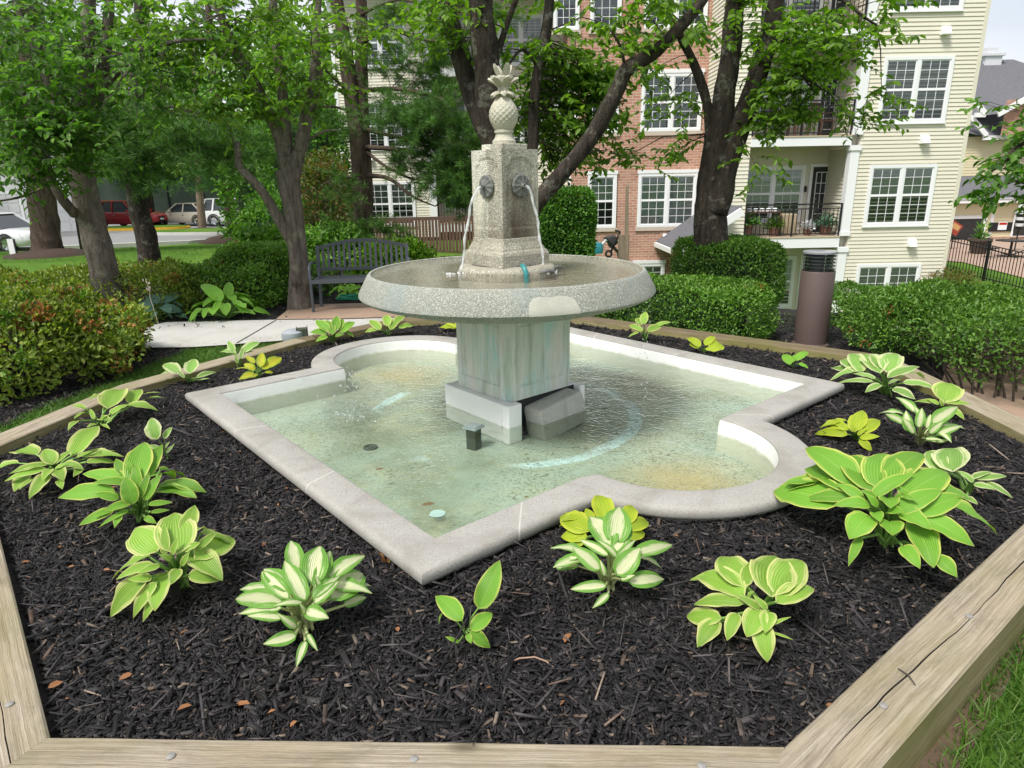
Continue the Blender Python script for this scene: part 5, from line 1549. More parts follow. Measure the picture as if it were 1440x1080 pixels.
def hosta(label, mat, base, crop, lv, Rr=None, Hh=None, extra=0, smat=None, zf=None, mound=None, grp='hostas planted in the bed', cat='hosta', seed=0, wmul=.93):
    """lv: blades as (base px, base py, tip px, tip py, width ratio) in crop pixels; each blade lies on a dome over the plant's foot"""
    ox, oy, s = crop
    g = np.random.default_rng(100+seed)
    c = lambda x, y: (ox + x/s, oy + y/s)
    bx, by = c(*base)
    zf = zf or zm
    z0 = .24
    for _ in range(4):
        q_ = at(bx, by, z0); z0 = zf(q_.x, q_.y)
    B = np.array([q_.x, q_.y, z0])
    # dome size from the reach of the leaves in the picture
    dist = (Vector(B)-CAMP).length; mpp = dist/FPX
    xs = [c(l[2], l[3])[0]-bx for l in lv]; ys = [by-c(l[2], l[3])[1] for l in lv]
    if Rr is None: Rr = max(.10, np.percentile(np.abs(xs), 85)*mpp*1.02)
    if Hh is None: Hh = max(.08, (max(ys)*mpp)*.80 if max(ys) > 0 else .1)
    def dome(px, py):
        d = ray(px, py); o = np.array(CAMP)-B; o = o/np.array([Rr, Rr, Hh]); dd = np.array(d)/np.array([Rr, Rr, Hh])
        a = dd@dd; b = o@dd; cc = o@o-1; disc = b*b-a*cc
        k = (-b-math.sqrt(disc))/a if disc > 0 else -b/a
        p = np.array(CAMP)+np.array(d)*k
        lo = zf(p[0], p[1])+.012
        if p[2] < lo:
            k2 = (lo-CAM_H)/d.z; p = np.array(CAMP)+np.array(d)*k2
        nn = (p-B)/np.array([Rr, Rr, Hh])**2; nn /= np.linalg.norm(nn)
        return p, nn
    t = thing('hosta', label, cat, B, grp)
    out = dict(V=[], F=[], UV=[], n=0); ms = MB()
    for (a, b_, c_, d_, wr) in lv:
        A, n0 = dome(*c(a, b_)); T, n1 = dome(*c(c_, d_))
        # bring blade bases a little inside the dome
        A = A + (B+np.array([0, 0, Hh*.25])-A)*.16
        A[2] = max(A[2], zf(A[0], A[1])+.015)
        N = n0+n1+np.array([0, -.15, .9]); N /= np.linalg.norm(N)
        hosta_leaf(A, T, N, wr*wmul, out, g)
        mid = (A+B)/2 + (A-B)*np.array([-.12, -.12, .12])
        foot = B + np.array([g.normal(0, .012), g.normal(0, .012), -.01])
        r = .0055*min(1.3, max(.5, Rr/.22))
        ms.tube([foot, mid, A], [r*1.2, r, r*.75], 6, False)
    if mound:
        for k in range(mound[0]):
            az = g.uniform(0, 6.28); el = g.uniform(.12, 1.45)
            nn = np.array([math.cos(az)*math.cos(el), math.sin(az)*math.cos(el), math.sin(el)])
            A = B+nn*np.array([Rr*.78, Rr*.78, Hh*.9])
            dr = np.array([math.cos(az), math.sin(az), -.35-.5*math.cos(el)])+g.normal(0, .25, 3); dr /= np.linalg.norm(dr)
            T = A+dr*mound[1]*g.uniform(.75, 1.25); T[2] = max(T[2], zf(T[0], T[1])+.02)
            hosta_leaf(A, T, nn*.6+np.array([0, 0, .7]), g.uniform(.5, .68), out, g)
            ms.tube([B, (A+B)/2+np.array([0, 0, .02]), A], [.005, .004, .003], 5, False)
    for k in range(extra):        # leaves on the far side and underneath
        az = g.uniform(-.3, math.pi+.3) if k % 3 else g.uniform(0, 6.28)
        r1 = Rr*g.uniform(.35, .5); r2 = Rr*g.uniform(.85, 1.1); h1 = Hh*g.uniform(.45, .75); h2 = Hh*g.uniform(.2, .55)
        A = B+np.array([math.cos(az)*r1, math.sin(az)*r1, h1]); T = B+np.array([math.cos(az)*r2, math.sin(az)*r2, h2])
        hosta_leaf(A, T, np.array([math.cos(az)*.5, math.sin(az)*.5, 1.]), g.uniform(.42, .6)*wmul, out, g)
        ms.tube([B, (A+B)/2+np.array([0, 0, .03]), A], [.005, .005, .004], 5, False)
    fast_mesh('foliage', out['V'], out['F'], mat, t, True, out['UV'])
    ms.build('stems', smat or STEM, t, 180)
    return t

hosta('big green hosta with yellow leaf edges leaning over the curved right rim', H_EDGE, (680, 600), (1080, 620, 4.114), [
 (455,190,215,40,.52),(460,255,215,160,.42),(345,330,30,290,.58),(440,300,190,350,.36),(560,350,378,375,.5),(600,240,435,85,.56),(645,220,655,72,.75),
 (700,175,895,75,.5),(600,280,850,185,.42),(800,290,1035,180,.52),(1000,250,1175,345,.66),(770,390,1010,285,.46),(900,400,1135,320,.52),(920,420,1195,610,.52),
 (790,400,945,515,.72),(550,430,470,570,.95),(705,465,722,548,1.1),(690,395,785,415,.7),(600,400,650,470,.6),(690,300,710,390,.9),(740,290,870,350,.42),(610,300,530,290,.5),
 (500,580,465,725,.35),(800,640,880,740,.7),(1030,715,1095,790,.8),(520,320,400,250,.45),(620,360,560,300,.5),(850,330,760,260,.5)], extra=8, seed=1)
hosta('small cream-edged hosta with one upright leaf behind the big right-hand hosta', H_CREAM, (1150, 300), (1080, 620, 4.114), [
 (980,155,920,60,.6),(1050,150,1045,42,.85),(1190,235,1095,172,.5),(1215,215,1380,205,.36),(1200,255,1315,280,.42),(1285,240,1415,330,.3),(1150,345,1215,368,.5),(1180,210,1290,180,.4)], seed=2, extra=2)
hosta('spreading hosta with pale cream edges in front of the curved rim at the right', H_PALE, (770, 640), (950, 770, 6.352), [
 (580,300,400,80,.62),(600,300,655,135,.5),(560,400,190,250,.46),(560,490,165,510,.32),(320,655,100,610,.45),(290,690,195,895,.75),(500,610,460,832,.6),(870,385,890,75,.72),
 (940,390,1130,115,.55),(940,475,1240,370,.5),(740,550,545,425,.42),(820,560,690,425,.45),(740,565,635,800,.78),(850,590,800,765,.72),(760,700,820,1025,.62),(870,725,1030,620,.2),(890,810,1045,822,.14),(620,430,700,390,.5)], seed=3, extra=2)
hosta('gold hosta tucked behind the white-centred one at the notch of the rim', H_GOLD, (490, 440), (770, 690, 6.353), [
 (520,260,450,40,.52),(330,350,110,235,.58),(310,425,120,410,.6),(390,270,340,160,.5),(730,270,760,135,.55),(750,330,900,280,.5),(740,420,870,380,.5),(300,440,200,520,.7),(600,300,560,170,.5)], seed=4, extra=4)
hosta('hosta with white-centred green-edged leaves before the notch of the rim', H_WHITE, (550, 880), (770, 690, 6.353), [
 (560,440,375,230,.66),(610,400,640,145,.72),(620,495,740,285,.45),(630,560,450,445,.36),(530,540,290,440,.36),(440,690,220,500,.46),(640,740,825,510,.66),(820,530,1115,485,.36),
 (770,825,1040,790,.42),(510,870,205,880,.34),(640,580,790,440,.32),(540,960,400,1050,.4),(680,800,780,755,.5),(215,655,80,690,.4),(215,570,120,635,.4),(500,760,470,620,.4)], smat=STEM_W, seed=5, extra=5)
hosta('hosta with twisted white-streaked leaves left of the front corner of the pool', H_WHITE, (610, 790), (320, 750, 5.686), [
 (620,500,455,220,.44),(480,410,290,285,.44),(460,490,275,305,.38),(545,230,505,60,.5),(700,340,740,100,.55),(720,390,820,140,.28),(850,310,1100,180,.38),(880,490,1080,320,.55),
 (1000,560,1110,510,.4),(720,535,890,385,.46),(400,530,65,525,.34),(390,585,90,645,.3),(400,680,160,660,.32),(590,530,370,580,.36),(530,850,285,885,.5),(640,620,810,680,.75),
 (540,770,400,640,.42),(650,840,720,940,.32),(630,910,550,1070,.4),(760,420,700,330,.4),(620,640,580,560,.4),(700,480,900,340,.35)], smat=STEM_W, seed=6, extra=6)
hosta('yellow-green hosta with pale edges above a short black stub at the left front', H_PALE, (690, 770), (140, 700, 6.0), [
 (660,410,630,125,.78),(730,230,805,62,.5),(430,400,300,255,.85),(530,440,545,220,.36),(850,485,1130,340,.46),(850,400,985,290,.34),(780,660,1028,690,.55),(660,600,605,730,.75),
 (470,560,320,640,.42),(400,545,140,690,.32),(360,670,90,1005,.42),(430,740,285,1015,.4),(440,840,365,1048,.42),(390,690,235,690,.45),(730,410,850,380,.55),(590,500,500,480,.5),(700,560,760,450,.42),(600,450,660,340,.4)], seed=7, extra=5)
hosta('three-leaved yellow-edged hosta alone in front of the pool corner', H_EDGE, (500, 900), (590, 780, 7.714), [
 (680,520,870,60,.48),(440,680,170,450,.50),(580,810,790,635,.55),(570,850,765,1010,.58),(530,880,560,965,.8),(215,590,210,745,.16),(410,980,280,890,.3)], seed=8, Rr=.13, Hh=.16)
hosta('tall upright bright green hosta on the left of the bed', H_EDGE, (990, 990), (0, 530, 4.908), [
 (920,700,1000,450,.48),(1010,655,1120,465,.36),(860,690,570,670,.34),(870,705,645,730,.32),(740,775,400,835,.36),(840,640,800,565,.5),(900,870,865,690,.62),(960,825,1030,660,.34),(1005,840,1118,670,.4),
 (1040,880,1190,865,.3),(1060,945,1170,918,.26),(880,870,720,925,.42),(740,930,545,1025,.36),(730,930,640,965,.4),(800,970,790,1042,.6),(870,930,680,1040,.2),(1010,990,1080,1012,.5),(780,830,650,805,.5),(900,640,880,580,.4),(950,760,940,600,.4)], seed=9, extra=10)
hosta('wide flat pale-edged hosta at the far left of the bed', H_PALE, (400, 680), (0, 530, 4.908), [
 (360,590,305,500,.75),(310,600,65,670,.36),(300,640,30,722,.36),(320,690,200,842,.56),(345,640,290,720,.5),(390,640,440,720,.7),(390,590,510,498,.32),(450,600,580,640,.52),(530,520,680,338,.38),(560,545,640,515,.4),
 (650,545,800,512,.2),(640,580,800,592,.36),(590,640,505,690,.5),(410,735,430,776,.6),(200,720,130,780,.3),(380,640,460,600,.5)], seed=10, Hh=.20, extra=4)
hosta('loose pale hosta by the weathered timber and grass strip', H_PALE, (700, 350), (0, 530, 4.908), [
 (760,105,612,155,.5),(760,190,830,90,.5),(780,245,890,190,.5),(910,180,1090,235,.52),(570,205,490,200,.5),(580,235,510,290,.3),(500,305,470,370,.42),(690,285,770,305,.6),(640,290,620,220,.3),
 (945,160,975,85,.4),(990,115,1110,110,.3),(1055,130,1150,150,.4),(700,335,760,362,.25),(660,330,600,350,.4),(750,260,700,290,.5)], seed=11, Hh=.2)
hosta('tiny hosta with one pale spoon-shaped leaf left of the pool', H_CREAM, (1160, 560), (0, 530, 4.908), [
 (1070,405,1045,282,.8),(1130,405,1188,345,.5),(1090,500,1035,470,.6),(1150,525,1205,460,.26),(1140,485,1172,445,.3)], seed=12)
hosta('cream-edged hosta at the back right corner under the hedge', H_CREAM, (665, 440), (1130, 480, 5.76), [
 (600,225,480,100,.5),(620,195,570,108,.5),(680,215,750,98,.6),(690,275,938,205,.36),(840,330,1080,385,.36),(690,340,785,310,.4),(610,350,498,415,.5),(740,390,905,470,.5),(560,290,400,262,.35),(540,320,270,340,.2),
 (380,245,220,215,.26),(430,235,300,150,.42),(430,225,380,98,.42),(450,205,495,130,.4)], seed=13, extra=3)
hosta('hosta with one large round upright leaf beside the right-hand timber', H_PALE, (1110, 590), (1130, 480, 5.76), [
 (1150,465,1195,340,1.0),(1150,490,1355,512,.3),(1200,540,1305,637,.5),(1060,490,895,490,.3),(1090,505,1000,465,.42),(1130,520,1100,470,.6)], seed=14)
hosta('small-leaved white and green streaked hosta on the right of the bed', H_WHITE, (930, 840), (1130, 480, 5.76), [
 (900,540,745,452,.36),(790,650,665,588,.36),(840,720,830,560,.5),(930,680,960,540,.46),(1010,690,1030,590,.5),(1070,640,1250,530,.42),(1100,760,1285,685,.3),(1040,740,1130,650,.5),(1000,795,1130,800,.36),(1110,830,1188,800,.4),(880,740,805,620,.42),(960,620,900,530,.4)], smat=STEM_W, seed=15, extra=4)
hosta('all gold hosta in the right of the bed near the curved rim', H_GOLD, (430, 800), (1130, 480, 5.76), [
 (400,720,480,558,.52),(470,730,618,640,.56),(465,790,615,770,.42),(460,815,555,895,.6),(340,710,188,665,.42),(330,755,92,752,.36),(300,690,240,632,.5),(420,730,385,665,.5),(440,760,520,700,.4)], seed=16, extra=3)
hosta('pale drooping hosta on the back left side near the grass', H_CREAM, (370, 670), (180, 380, 4.235), [
 (290,605,212,560,.5),(285,595,190,622,.3),(370,605,392,528,.52),(420,640,525,608,.3),(440,655,490,645,.2),(330,640,290,590,.3)], seed=17)
hosta('pale upright hosta behind the gold one at the back left', H_CREAM, (665, 580), (180, 380, 4.235), [
 (640,485,545,490,.3),(620,475,595,420,.5),(690,475,788,428,.52),(700,485,750,482,.4),(650,555,640,495,.4),(670,520,690,450,.3)], seed=18)
hosta('amber and green hosta against the left corner of the pool rim', H_AMBER, (770, 650), (180, 380, 4.235), [
 (750,590,690,558,.62),(740,615,660,650,.55),(790,565,800,490,.5),(830,565,915,520,.6),(830,605,865,610,.6),(750,540,700,512,.5),(810,580,858,552,.6),(770,620,730,640,.5)], seed=19, extra=3)
hosta('green hosta with thin white leaf edges beside the walk behind the lobe', H_EDGE, (1220, 435), (180, 380, 4.235), [
 (1190,355,1118,298,.5),(1240,345,1245,272,.5),(1280,360,1352,308,.42),(1170,375,1083,370,.36),(1180,395,1118,425,.5),(1220,375,1180,298,.42),(1265,345,1282,292,.4),(1240,390,1290,380,.5)], seed=20, extra=3)
hosta('yellow-edged hosta directly behind the round left lobe of the pool', H_PALE, (580, 690), (400, 300, 4.0), [
 (530,650,478,603,.42),(510,655,452,668,.42),(580,625,575,572,.5),(620,625,678,578,.42),(660,640,728,632,.42),(600,650,640,600,.4)], seed=21)
hosta('gold hosta mostly hidden by the fountain pedestal at the back', H_GOLD, (965, 665), (400, 300, 4.0), [(955,645,868,645,.5),(960,640,900,625,.4),(970,640,1010,610,.5)], seed=22, extra=3)
hosta('yellow-edged hosta at the back right behind the straight rim', H_PALE, (665, 1005), (740, 230, 4.0), [
 (650,935,578,908,.36),(625,945,573,978,.3),(660,885,672,832,.62),(640,895,618,868,.5),(740,905,818,893,.36),(690,935,772,910,.42)], seed=23)
hosta('small gold hosta between two back right plants', H_GOLD, (1000, 1070), (740, 230, 4.0), [
 (970,1025,903,982,.46),(1010,1015,1062,972,.5),(1045,1045,1110,1025,.8),(960,1035,920,1010,.42),(1010,1040,1060,1060,.5)], seed=24)
hosta('tiny three-leaved hosta near the right corner of the rim', H_GREEN, (375, 945), (1000, 230, 3.273), [(360,922,333,878,.5),(390,900,448,868,.5),(410,920,448,942,.5),(375,910,385,880,.4)], seed=25)
ZG = lambda x, y: zg(x, y)+.02
hosta('blue-grey hosta with a dry pale flower stalk beside the azalea', H_BLUE, (190, 290), (180, 380, 4.235), [
 (140,205,38,215,.72),(170,185,110,150,.6),(215,180,328,145,.5),(220,230,328,245,.85),(160,245,140,292,.7),(195,180,200,138,.5),(150,230,90,250,.6),(240,250,260,285,.5)], zf=ZG, mound=(10, .24), seed=26, grp='hostas beside the walk')
hosta('large plain green hosta at the edge of the walk', H_GREEN, (600, 285), (180, 380, 4.235), [(780,235,852,268,.45),(700,240,760,262,.5),(540,170,435,85,.5),(600,140,600,68,.5)], zf=ZG, mound=(46, .20), Rr=.55, Hh=.36, seed=27, grp='hostas beside the walk')
hosta('low green plant under the right half of the bench', H_GREEN, (430, 960), (400, 220, 4.91), [(430,930,370,900,.5),(440,925,430,885,.5),(450,930,500,895,.5),(450,940,530,930,.4),(430,945,380,950,.4),(460,920,540,900,.4)], zf=ZG, mound=(14, .16), Rr=.26, Hh=.2, seed=28, grp='plants around the bench')
p = at(*(180+130/4.235, 380+160/4.235), .45); q_ = at(*(180+105/4.235, 380+55/4.235), .8)
m = MB(); m.tube([(p.x+.05, p.y, .1), p, p.lerp(q_, .5)+Vector((.02, 0, 0)), q_], [.004, .004, .003, .002], 6)
for k in range(12):
    c = p.lerp(q_, .35+.65*rnd.random()); m.lathe([(0, -.015), (.007, 0), (.004, .016), (0, .02)], (c.x+rnd.gauss(0, .02), c.y+rnd.gauss(0, .02), c.z), 6)
tag(m.build('flower_stalk', simple('dry_bloom', (.52, .46, .38), .8), smooth=60), 'dry pale flower stalk rising above the blue-grey hosta', 'flower stalk')
# black stub beneath the left front hosta
b_ = at(250, 855, .21); m = MB(); m.tube([(b_.x, b_.y, .2), (b_.x-.004, b_.y+.01, .27), (b_.x-.012, b_.y+.02, .345)], [.021, .019, .015], 9); tag(m.build('wooden_stub', simple('charred_wood', (.018, .015, .014), .85, 0, .4, 60, .8), smooth=50), 'short black wooden stub standing under the left front hosta', 'wooden stub')
# little dying plant by the front corner of the rim
b_ = at(548, 800, .245)
t = thing('seedling', 'small wilted plant with orange leaves at the front corner of the rim', 'plant', b_)
n = 22; d = nrmz(RNG.normal(size=(n, 3))+np.array([0, 0, .8])); V, F = leaves(np.array(b_)+d*RNG.uniform(.01, .06, (n, 1)), d, RNG.normal(size=(n, 3)), .035, .018)
fast_mesh('foliage', V, F, DEADLEAF, t)
m = MB(); m.tube([b_, b_+Vector((.005, 0, .06))], .003, 5); m.build('stems', STEM, t)

pts_ = []
for (px, py) in ((712, 934), (730, 926), (752, 924), (768, 930), (778, 938)):
    p = at(px, py, .225); p = at(px, py, zm(p.x, p.y)+.022); pts_.append(p)
m = MB(); m.tube(pts_, [.002, .003, .003, .0025, .0015], 6); tag(m.build('twig', simple('pale_root', (.34, .22, .15), .85, 0, .3, 60), smooth=180), 'pale curved root lying on the mulch in front of the three-leaved hosta', 'twig')
# fallen leaves on the mulch
LP = [(77, 972, .03, 'rust'), (345, 999, .035, 'red'), (264, 1003, .03, 'orange'), (181, 958, .028, 'orange'), (797, 907, .035, 'orange'), (262, 895, .022, 'orange'), (98, 990, .02, 'tan'), (39, 797, .022, 'tan'), (85, 775, .02, 'tan'), (103, 803, .018, 'orange'), (402, 662, .025, 'rust'), (404, 692, .018, 'orange'), (338, 640, .016, 'tan'), (314, 612, .016, 'tan'), (275, 700, .018, 'rust'), (160, 690, .016, 'rust'), (309, 690, .014, 'red'), (392, 716, .014, 'tan'), (254, 580, .014, 'yellow'), (262, 575, .012, 'yellow'), (150, 808, .02, 'yellow'), (1000, 730, .02, 'rust'), (1248, 985, .018, 'tan'), (1167, 1000, .018, 'orange'), (1035, 905, .018, 'rust'), (560, 893, .02, 'tan'), (690, 975, .018, 'tan'), (790, 997, .018, 'orange'), (415, 1025, .02, 'rust'), (385, 1008, .018, 'orange'), (372, 773, .024, 'tan'), (490, 835, .016, 'orange'), (950, 760, .014, 'tan')]
for k, (px, py, s, cn) in enumerate(LP):
    z = .235
    for _ in range(3): p = at(px, py, z); z = zm(p.x, p.y)
    a = rnd.random()*6.28
    V, F = leaves([(p.x-s*math.cos(a)/2, p.y-s*math.sin(a)/2, z+.022)], [(math.cos(a), math.sin(a), rnd.uniform(-.1, .3))], [(rnd.gauss(0, .3), rnd.gauss(0, .3), 1)], s*1.4, s*.8, .1, .12)
    place = 'along the left timber' if px < 120 else 'left of the pool rim' if px < 420 and py < 800 else 'near the front timber' if py > 930 else 'in the middle of the front mulch' if px < 900 else 'on the right-hand mulch'
    tag(fast_mesh('fallen_leaf', V, F, STRAW), 'small dry fallen leaf lying %s' % place, 'leaf', 'fallen leaves on the mulch ' + place)
# ------------------------------------------------------------------ mulch beds beside the walk
BED1 = [xy(*p, .02) for p in ((0, 604), (60, 575), (140, 545), (200, 520), (250, 500), (268, 488))] + [xy(180, 490, .02), xy(90, 498, .02), xy(0, 508, .02), (-5.7, 7.7), (-6.7, 7.3), (-7.0, 6.3), (-6.5, 5.2), (-5.4, 4.7)]
tag(sheet('mulch_bed', BED1, .012, MULCH, .5), kind='structure')
BED2 = [xy(150, 461, .02), xy(235, 452, .02), xy(388, 449, .02), xy(412, 430.5, .02), xy(447, 428.5, .02), xy(560, 425, .02), xy(660, 422, .02), (1.5, 9.6), (1.8, 12.5), (0, 16.8), (-2.6, 18.2), (-3.6, 15.5), (-5.0, 14.6), (-7.2, 14.9), (-9.2, 13.0), (-10.6, 11.4), (-10.8, 9.2), (-9.6, 7.7), (-7.5, 7.2)]
tag(sheet('mulch_bed', BED2, .014, MULCH, .8), kind='structure')
def pip(x, y, poly):
    c = False; j = len(poly)-1
    for i in range(len(poly)):
        if (poly[i][1] > y) != (poly[j][1] > y) and x < (poly[j][0]-poly[i][0])*(y-poly[i][1])/(poly[j][1]-poly[i][1])+poly[i][0]: c = not c
        j = i
    return c
def fill(poly, n, seed):
    g = np.random.default_rng(seed); out = []
    x0, x1 = min(p[0] for p in poly), max(p[0] for p in poly); y0, y1 = min(p[1] for p in poly), max(p[1] for p in poly)
    while len(out) < n:
        x, y = g.uniform(x0, x1), g.uniform(y0, y1)
        if pip(x, y, poly): out.append((x, y))
    return out
chips('mulch', fill(BED1, 15000, 1), ZG, CHIP, .02, .055, 8)
BED2C = [q for q in BED2 if q[1] < 10.5 and q[0] > -8]+[(1.6, 11.5), (-2, 12.5), (-7, 12.5), (-8, 9)]
BED3 = [(.75, 7.75), (3.22, 5.72), (3.3, 3.6), (3.65, 5.4), (5.2, 7.2), (7.2, 11.8), (0, 11.9)]
tag(sheet('mulch_bed', BED3, .014, MULCH, .6), kind='structure')
chips('mulch', fill([q for q in BED3 if q[1] < 11] + [(5.5, 8.5), (.6, 9)], 5000, 6), ZG, CHIP, .025, .07, 10)
chips('mulch', fill(BED2C, 9000, 2), ZG, CHIP, .03, .08, 9)
# grass: strips with real blades
def grass(name, pts, zf, h0, h1, seed):
    g = np.random.default_rng(seed); n = len(pts)
    B = np.array([(x, y, zf(x, y)-.005) for x, y in pts])
    D = nrmz(np.stack([g.normal(0, .38, n), g.normal(0, .38, n), np.ones(n)], 1))
    L = g.uniform(h0, h1, n); S = nrmz(np.cross(D, g.normal(size=(n, 3)))); w = g.uniform(.0016, .0032, n)[:, None]
    bend = np.stack([g.normal(0, .35, n), g.normal(0, .35, n), -.12*np.ones(n)], 1)*L[:, None]
    mid = B+D*L[:, None]*.55; tip = B+D*L[:, None]+bend
    V = np.stack([B-S*w, B+S*w, mid+S*w*.8, mid-S*w*.8, tip], 1).reshape(-1, 3)
    i = np.arange(n)[:, None]*5
    F = np.concatenate([i+np.array([0, 1, 2]), i+np.array([0, 2, 3]), i+np.array([3, 2, 4])])
    return tag(fast_mesh(name, V, F, GRASS), kind='stuff')
ST = [xy(0, 624, 0), xy(120, 570, 0), xy(205, 537, 0), xy(320, 505, 0), xy(432, 478, 0), xy(470, 468, 0), xy(400, 478, 0), xy(300, 486, 0), xy(266, 489, 0), xy(250, 500, 0), xy(200, 520, 0), xy(140, 545, 0), xy(60, 575, 0), xy(0, 604, 0), (-4.2, 3.3), (-3.6, 3.2)]
grass('grass', fill(ST, 16000, 3), zg, .04, .085, 4)
CR = [(1.02, 1.35), (1.15, 1.42), (2.0, 2.28), (3.1, 3.3), (3.9, 3.2), (3.6, 1.6), (2.2, .8)]
grass('grass', fill(CR, 22000, 4), zg, .05, .11, 5)
def open_lawn(n, seed):
    g = np.random.default_rng(seed); out = []; TO = [outer(i) for i in range(9)]
    TO = [(p.x, p.y) for p in TO]; no = [TO, BED1, BED2, WALKP, ST, CR, [(3.5, 2.9), (5.8, 2.9), (7.5, 9), (3.0, 7.5)]]
    while len(out) < n:
        x, y = g.uniform(-7.5, 7), g.uniform(-1.5, 9)
        if not any(pip(x, y, q) for q in no): out.append((x, y))
    return out
grass('grass', open_lawn(45000, 14), zg, .04, .08, 15)
LW = [hit(0, 371), hit(150, 369), hit(250, 373), hit(330, 352), hit(330, 340), hit(240, 347), hit(160, 351), hit(0, 362)]
grass('grass', fill([(p.x, p.y) for p in LW], 12000, 5), zg, .06, .12, 6)
tag(sheet('mulch_bed', [(.93, 1.29), (1.02, 1.27), (3.2, 3.22), (3.2, 3.42), (3.0, 3.4)], .008, simple('bare_soil', (.10, .065, .04), .95, 0, .4, 12, .5), .3), kind='structure')
for k, (px, py) in enumerate(((1382, 945), (1400, 935), (1378, 968), (1340, 1040), (1425, 905), (1395, 915))):
    p = at(px, py, .02); a = rnd.random()*6
    V, F = leaves([(p.x, p.y, .025)], [(math.cos(a), math.sin(a), .1)], [(.1, .2, 1)], .06, .035, .1, .1)
    tag(fast_mesh('fallen_leaf', V, F, DEADLEAF), 'brown fallen leaf on the grass against the near timber', 'leaf', 'fallen leaves outside the near timber')

# ------------------------------------------------------------------ shrubs
def shrub(name, label, cat, c, rad, pw, n, ll, mat, group=None, core=None, rot=0, lump=.09, seed=1, stems=True, shell=.18, flat=.5, extra=None, aspect=.5, zmin=None):
    """clipped or rounded shrub: leaf-sized faces through a shell over a superellipsoid"""
    g = np.random.default_rng(seed); c = np.array(c, dtype=float); rad = np.array(rad, dtype=float)
    base = (c[0], c[1], zg(c[0], c[1]))
    t = thing(name, label, cat, base, group)
    A = np.array([rad[1]*rad[2], rad[1]*rad[2], rad[0]*rad[2], rad[0]*rad[2], rad[0]*rad[1]*1.5])
    face = g.choice(5, size=n, p=A/A.sum()); q = g.uniform(-1, 1, (n, 3))
    q[face == 0, 0] = 1; q[face == 1, 0] = -1; q[face == 2, 1] = 1; q[face == 3, 1] = -1; q[face == 4, 2] = 1
    nr = (np.abs(q)**pw).sum(1)**(1/pw); q = q/nr[:, None]
    N = np.sign(q)*np.abs(q)**(pw-1)/rad; N = nrmz(N)
    co, si = math.cos(rot), math.sin(rot); Rm = np.array([[co, -si, 0], [si, co, 0], [0, 0, 1]])
    pos = (q*rad)@Rm.T; N = N@Rm.T
    ls = np.array([noise.noise(Vector((p+c)*2.2))*.7 + noise.noise(Vector((p+c)*5.5))*.5 for p in pos])
    pos = pos + N*(ls*lump*1.35 - g.uniform(0, 1, n)**1.6*shell*rad.min() + (g.random(n) < .05)*g.uniform(0, .05, n))[:, None] + c
    if zmin is not None:
        k = pos[:, 2] > zmin + .04*g.random(n); pos, N = pos[k], N[k]
    m = len(pos)
    D = nrmz(N*.55 + g.normal(size=(m, 3))*.6 + np.array([0, 0, .25])); Up = nrmz(N*.6 + g.normal(size=(m, 3))*.45+np.array([0, 0, flat]))
    L = g.uniform(.7, 1.3, m)*ll
    V, F = leaves(pos, D, Up, L, L*aspect)
    fast_mesh('foliage', V, F, mat, t)
    # inner twigs seen through the gaps
    if stems:
        mb = MB()
        for k in range(int(stems) if stems is not True else 14):
            a = g.uniform(0, 6.28); rr = g.uniform(.1, .85)
            e = np.array([math.cos(a)*rad[0]*rr, math.sin(a)*rad[1]*rr, 0])@Rm.T
            s = np.array([e[0]*.75, e[1]*.75, 0]); z0 = base[2]-.03
            top = c[2]+rad[2]*g.uniform(.2, .7)
            s = s*g.uniform(.75, 1.05)
            md = Vector((c[0]+(s[0]+e[0])/2+g.normal(0, .09), c[1]+(s[1]+e[1])/2+g.normal(0, .09), (z0+top)/2+g.normal(0, .05)))
            mb.tube([(c[0]+s[0], c[1]+s[1], z0), md, (c[0]+e[0]+g.normal(0, .08), c[1]+e[1]+g.normal(0, .08), top)], [.011, .008, .004], 5, False)
            for q_ in range(3): mb.tube([md+Vector((0, 0, g.uniform(-.08, .05))), md+Vector((g.normal(0, .10), g.normal(0, .10), g.uniform(.04, .16))), md+Vector((g.normal(0, .2), g.normal(0, .2), g.uniform(.12, .32)))], [.005, .004, .002], 4, False)
        mb.build('stems', TWIG, t, 180)
    if core is not None:      # dense inside of a clipped shrub, its shade put into the dark colour
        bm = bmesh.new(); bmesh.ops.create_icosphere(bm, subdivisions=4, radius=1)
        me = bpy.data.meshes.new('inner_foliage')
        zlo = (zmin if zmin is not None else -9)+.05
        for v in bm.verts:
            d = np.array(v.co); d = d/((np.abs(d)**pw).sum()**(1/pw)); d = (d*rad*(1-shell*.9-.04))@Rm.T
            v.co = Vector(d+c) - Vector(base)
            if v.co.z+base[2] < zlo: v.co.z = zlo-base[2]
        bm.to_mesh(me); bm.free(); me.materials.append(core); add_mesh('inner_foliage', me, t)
    if extra:
        for (pn, pmat, pn_n, pll, cl) in extra:
            idx = g.choice(m, size=min(m, pn_n), replace=False)
            if cl:
                cs = pos[g.choice(m, size=cl, replace=False)]
                d2 = ((pos[:, None, :]-cs[None])**2).sum(2).min(1); idx = np.argsort(d2+g.uniform(0, .004, m))[:pn_n]
            V, F = leaves(pos[idx]+N[idx]*.012, nrmz(N[idx]+g.normal(size=(len(idx), 3))*.6), Up[idx], g.uniform(.7, 1.2, len(idx))*pll, pll*.5)
            fast_mesh(pn, V, F, pmat, t)
    return t
COREM = simple('inner_leaf_shade', (.018, .045, .012), .9, 0, .5, 25, 1.0)  # darker than the outer leaves, for the shade inside the shrub
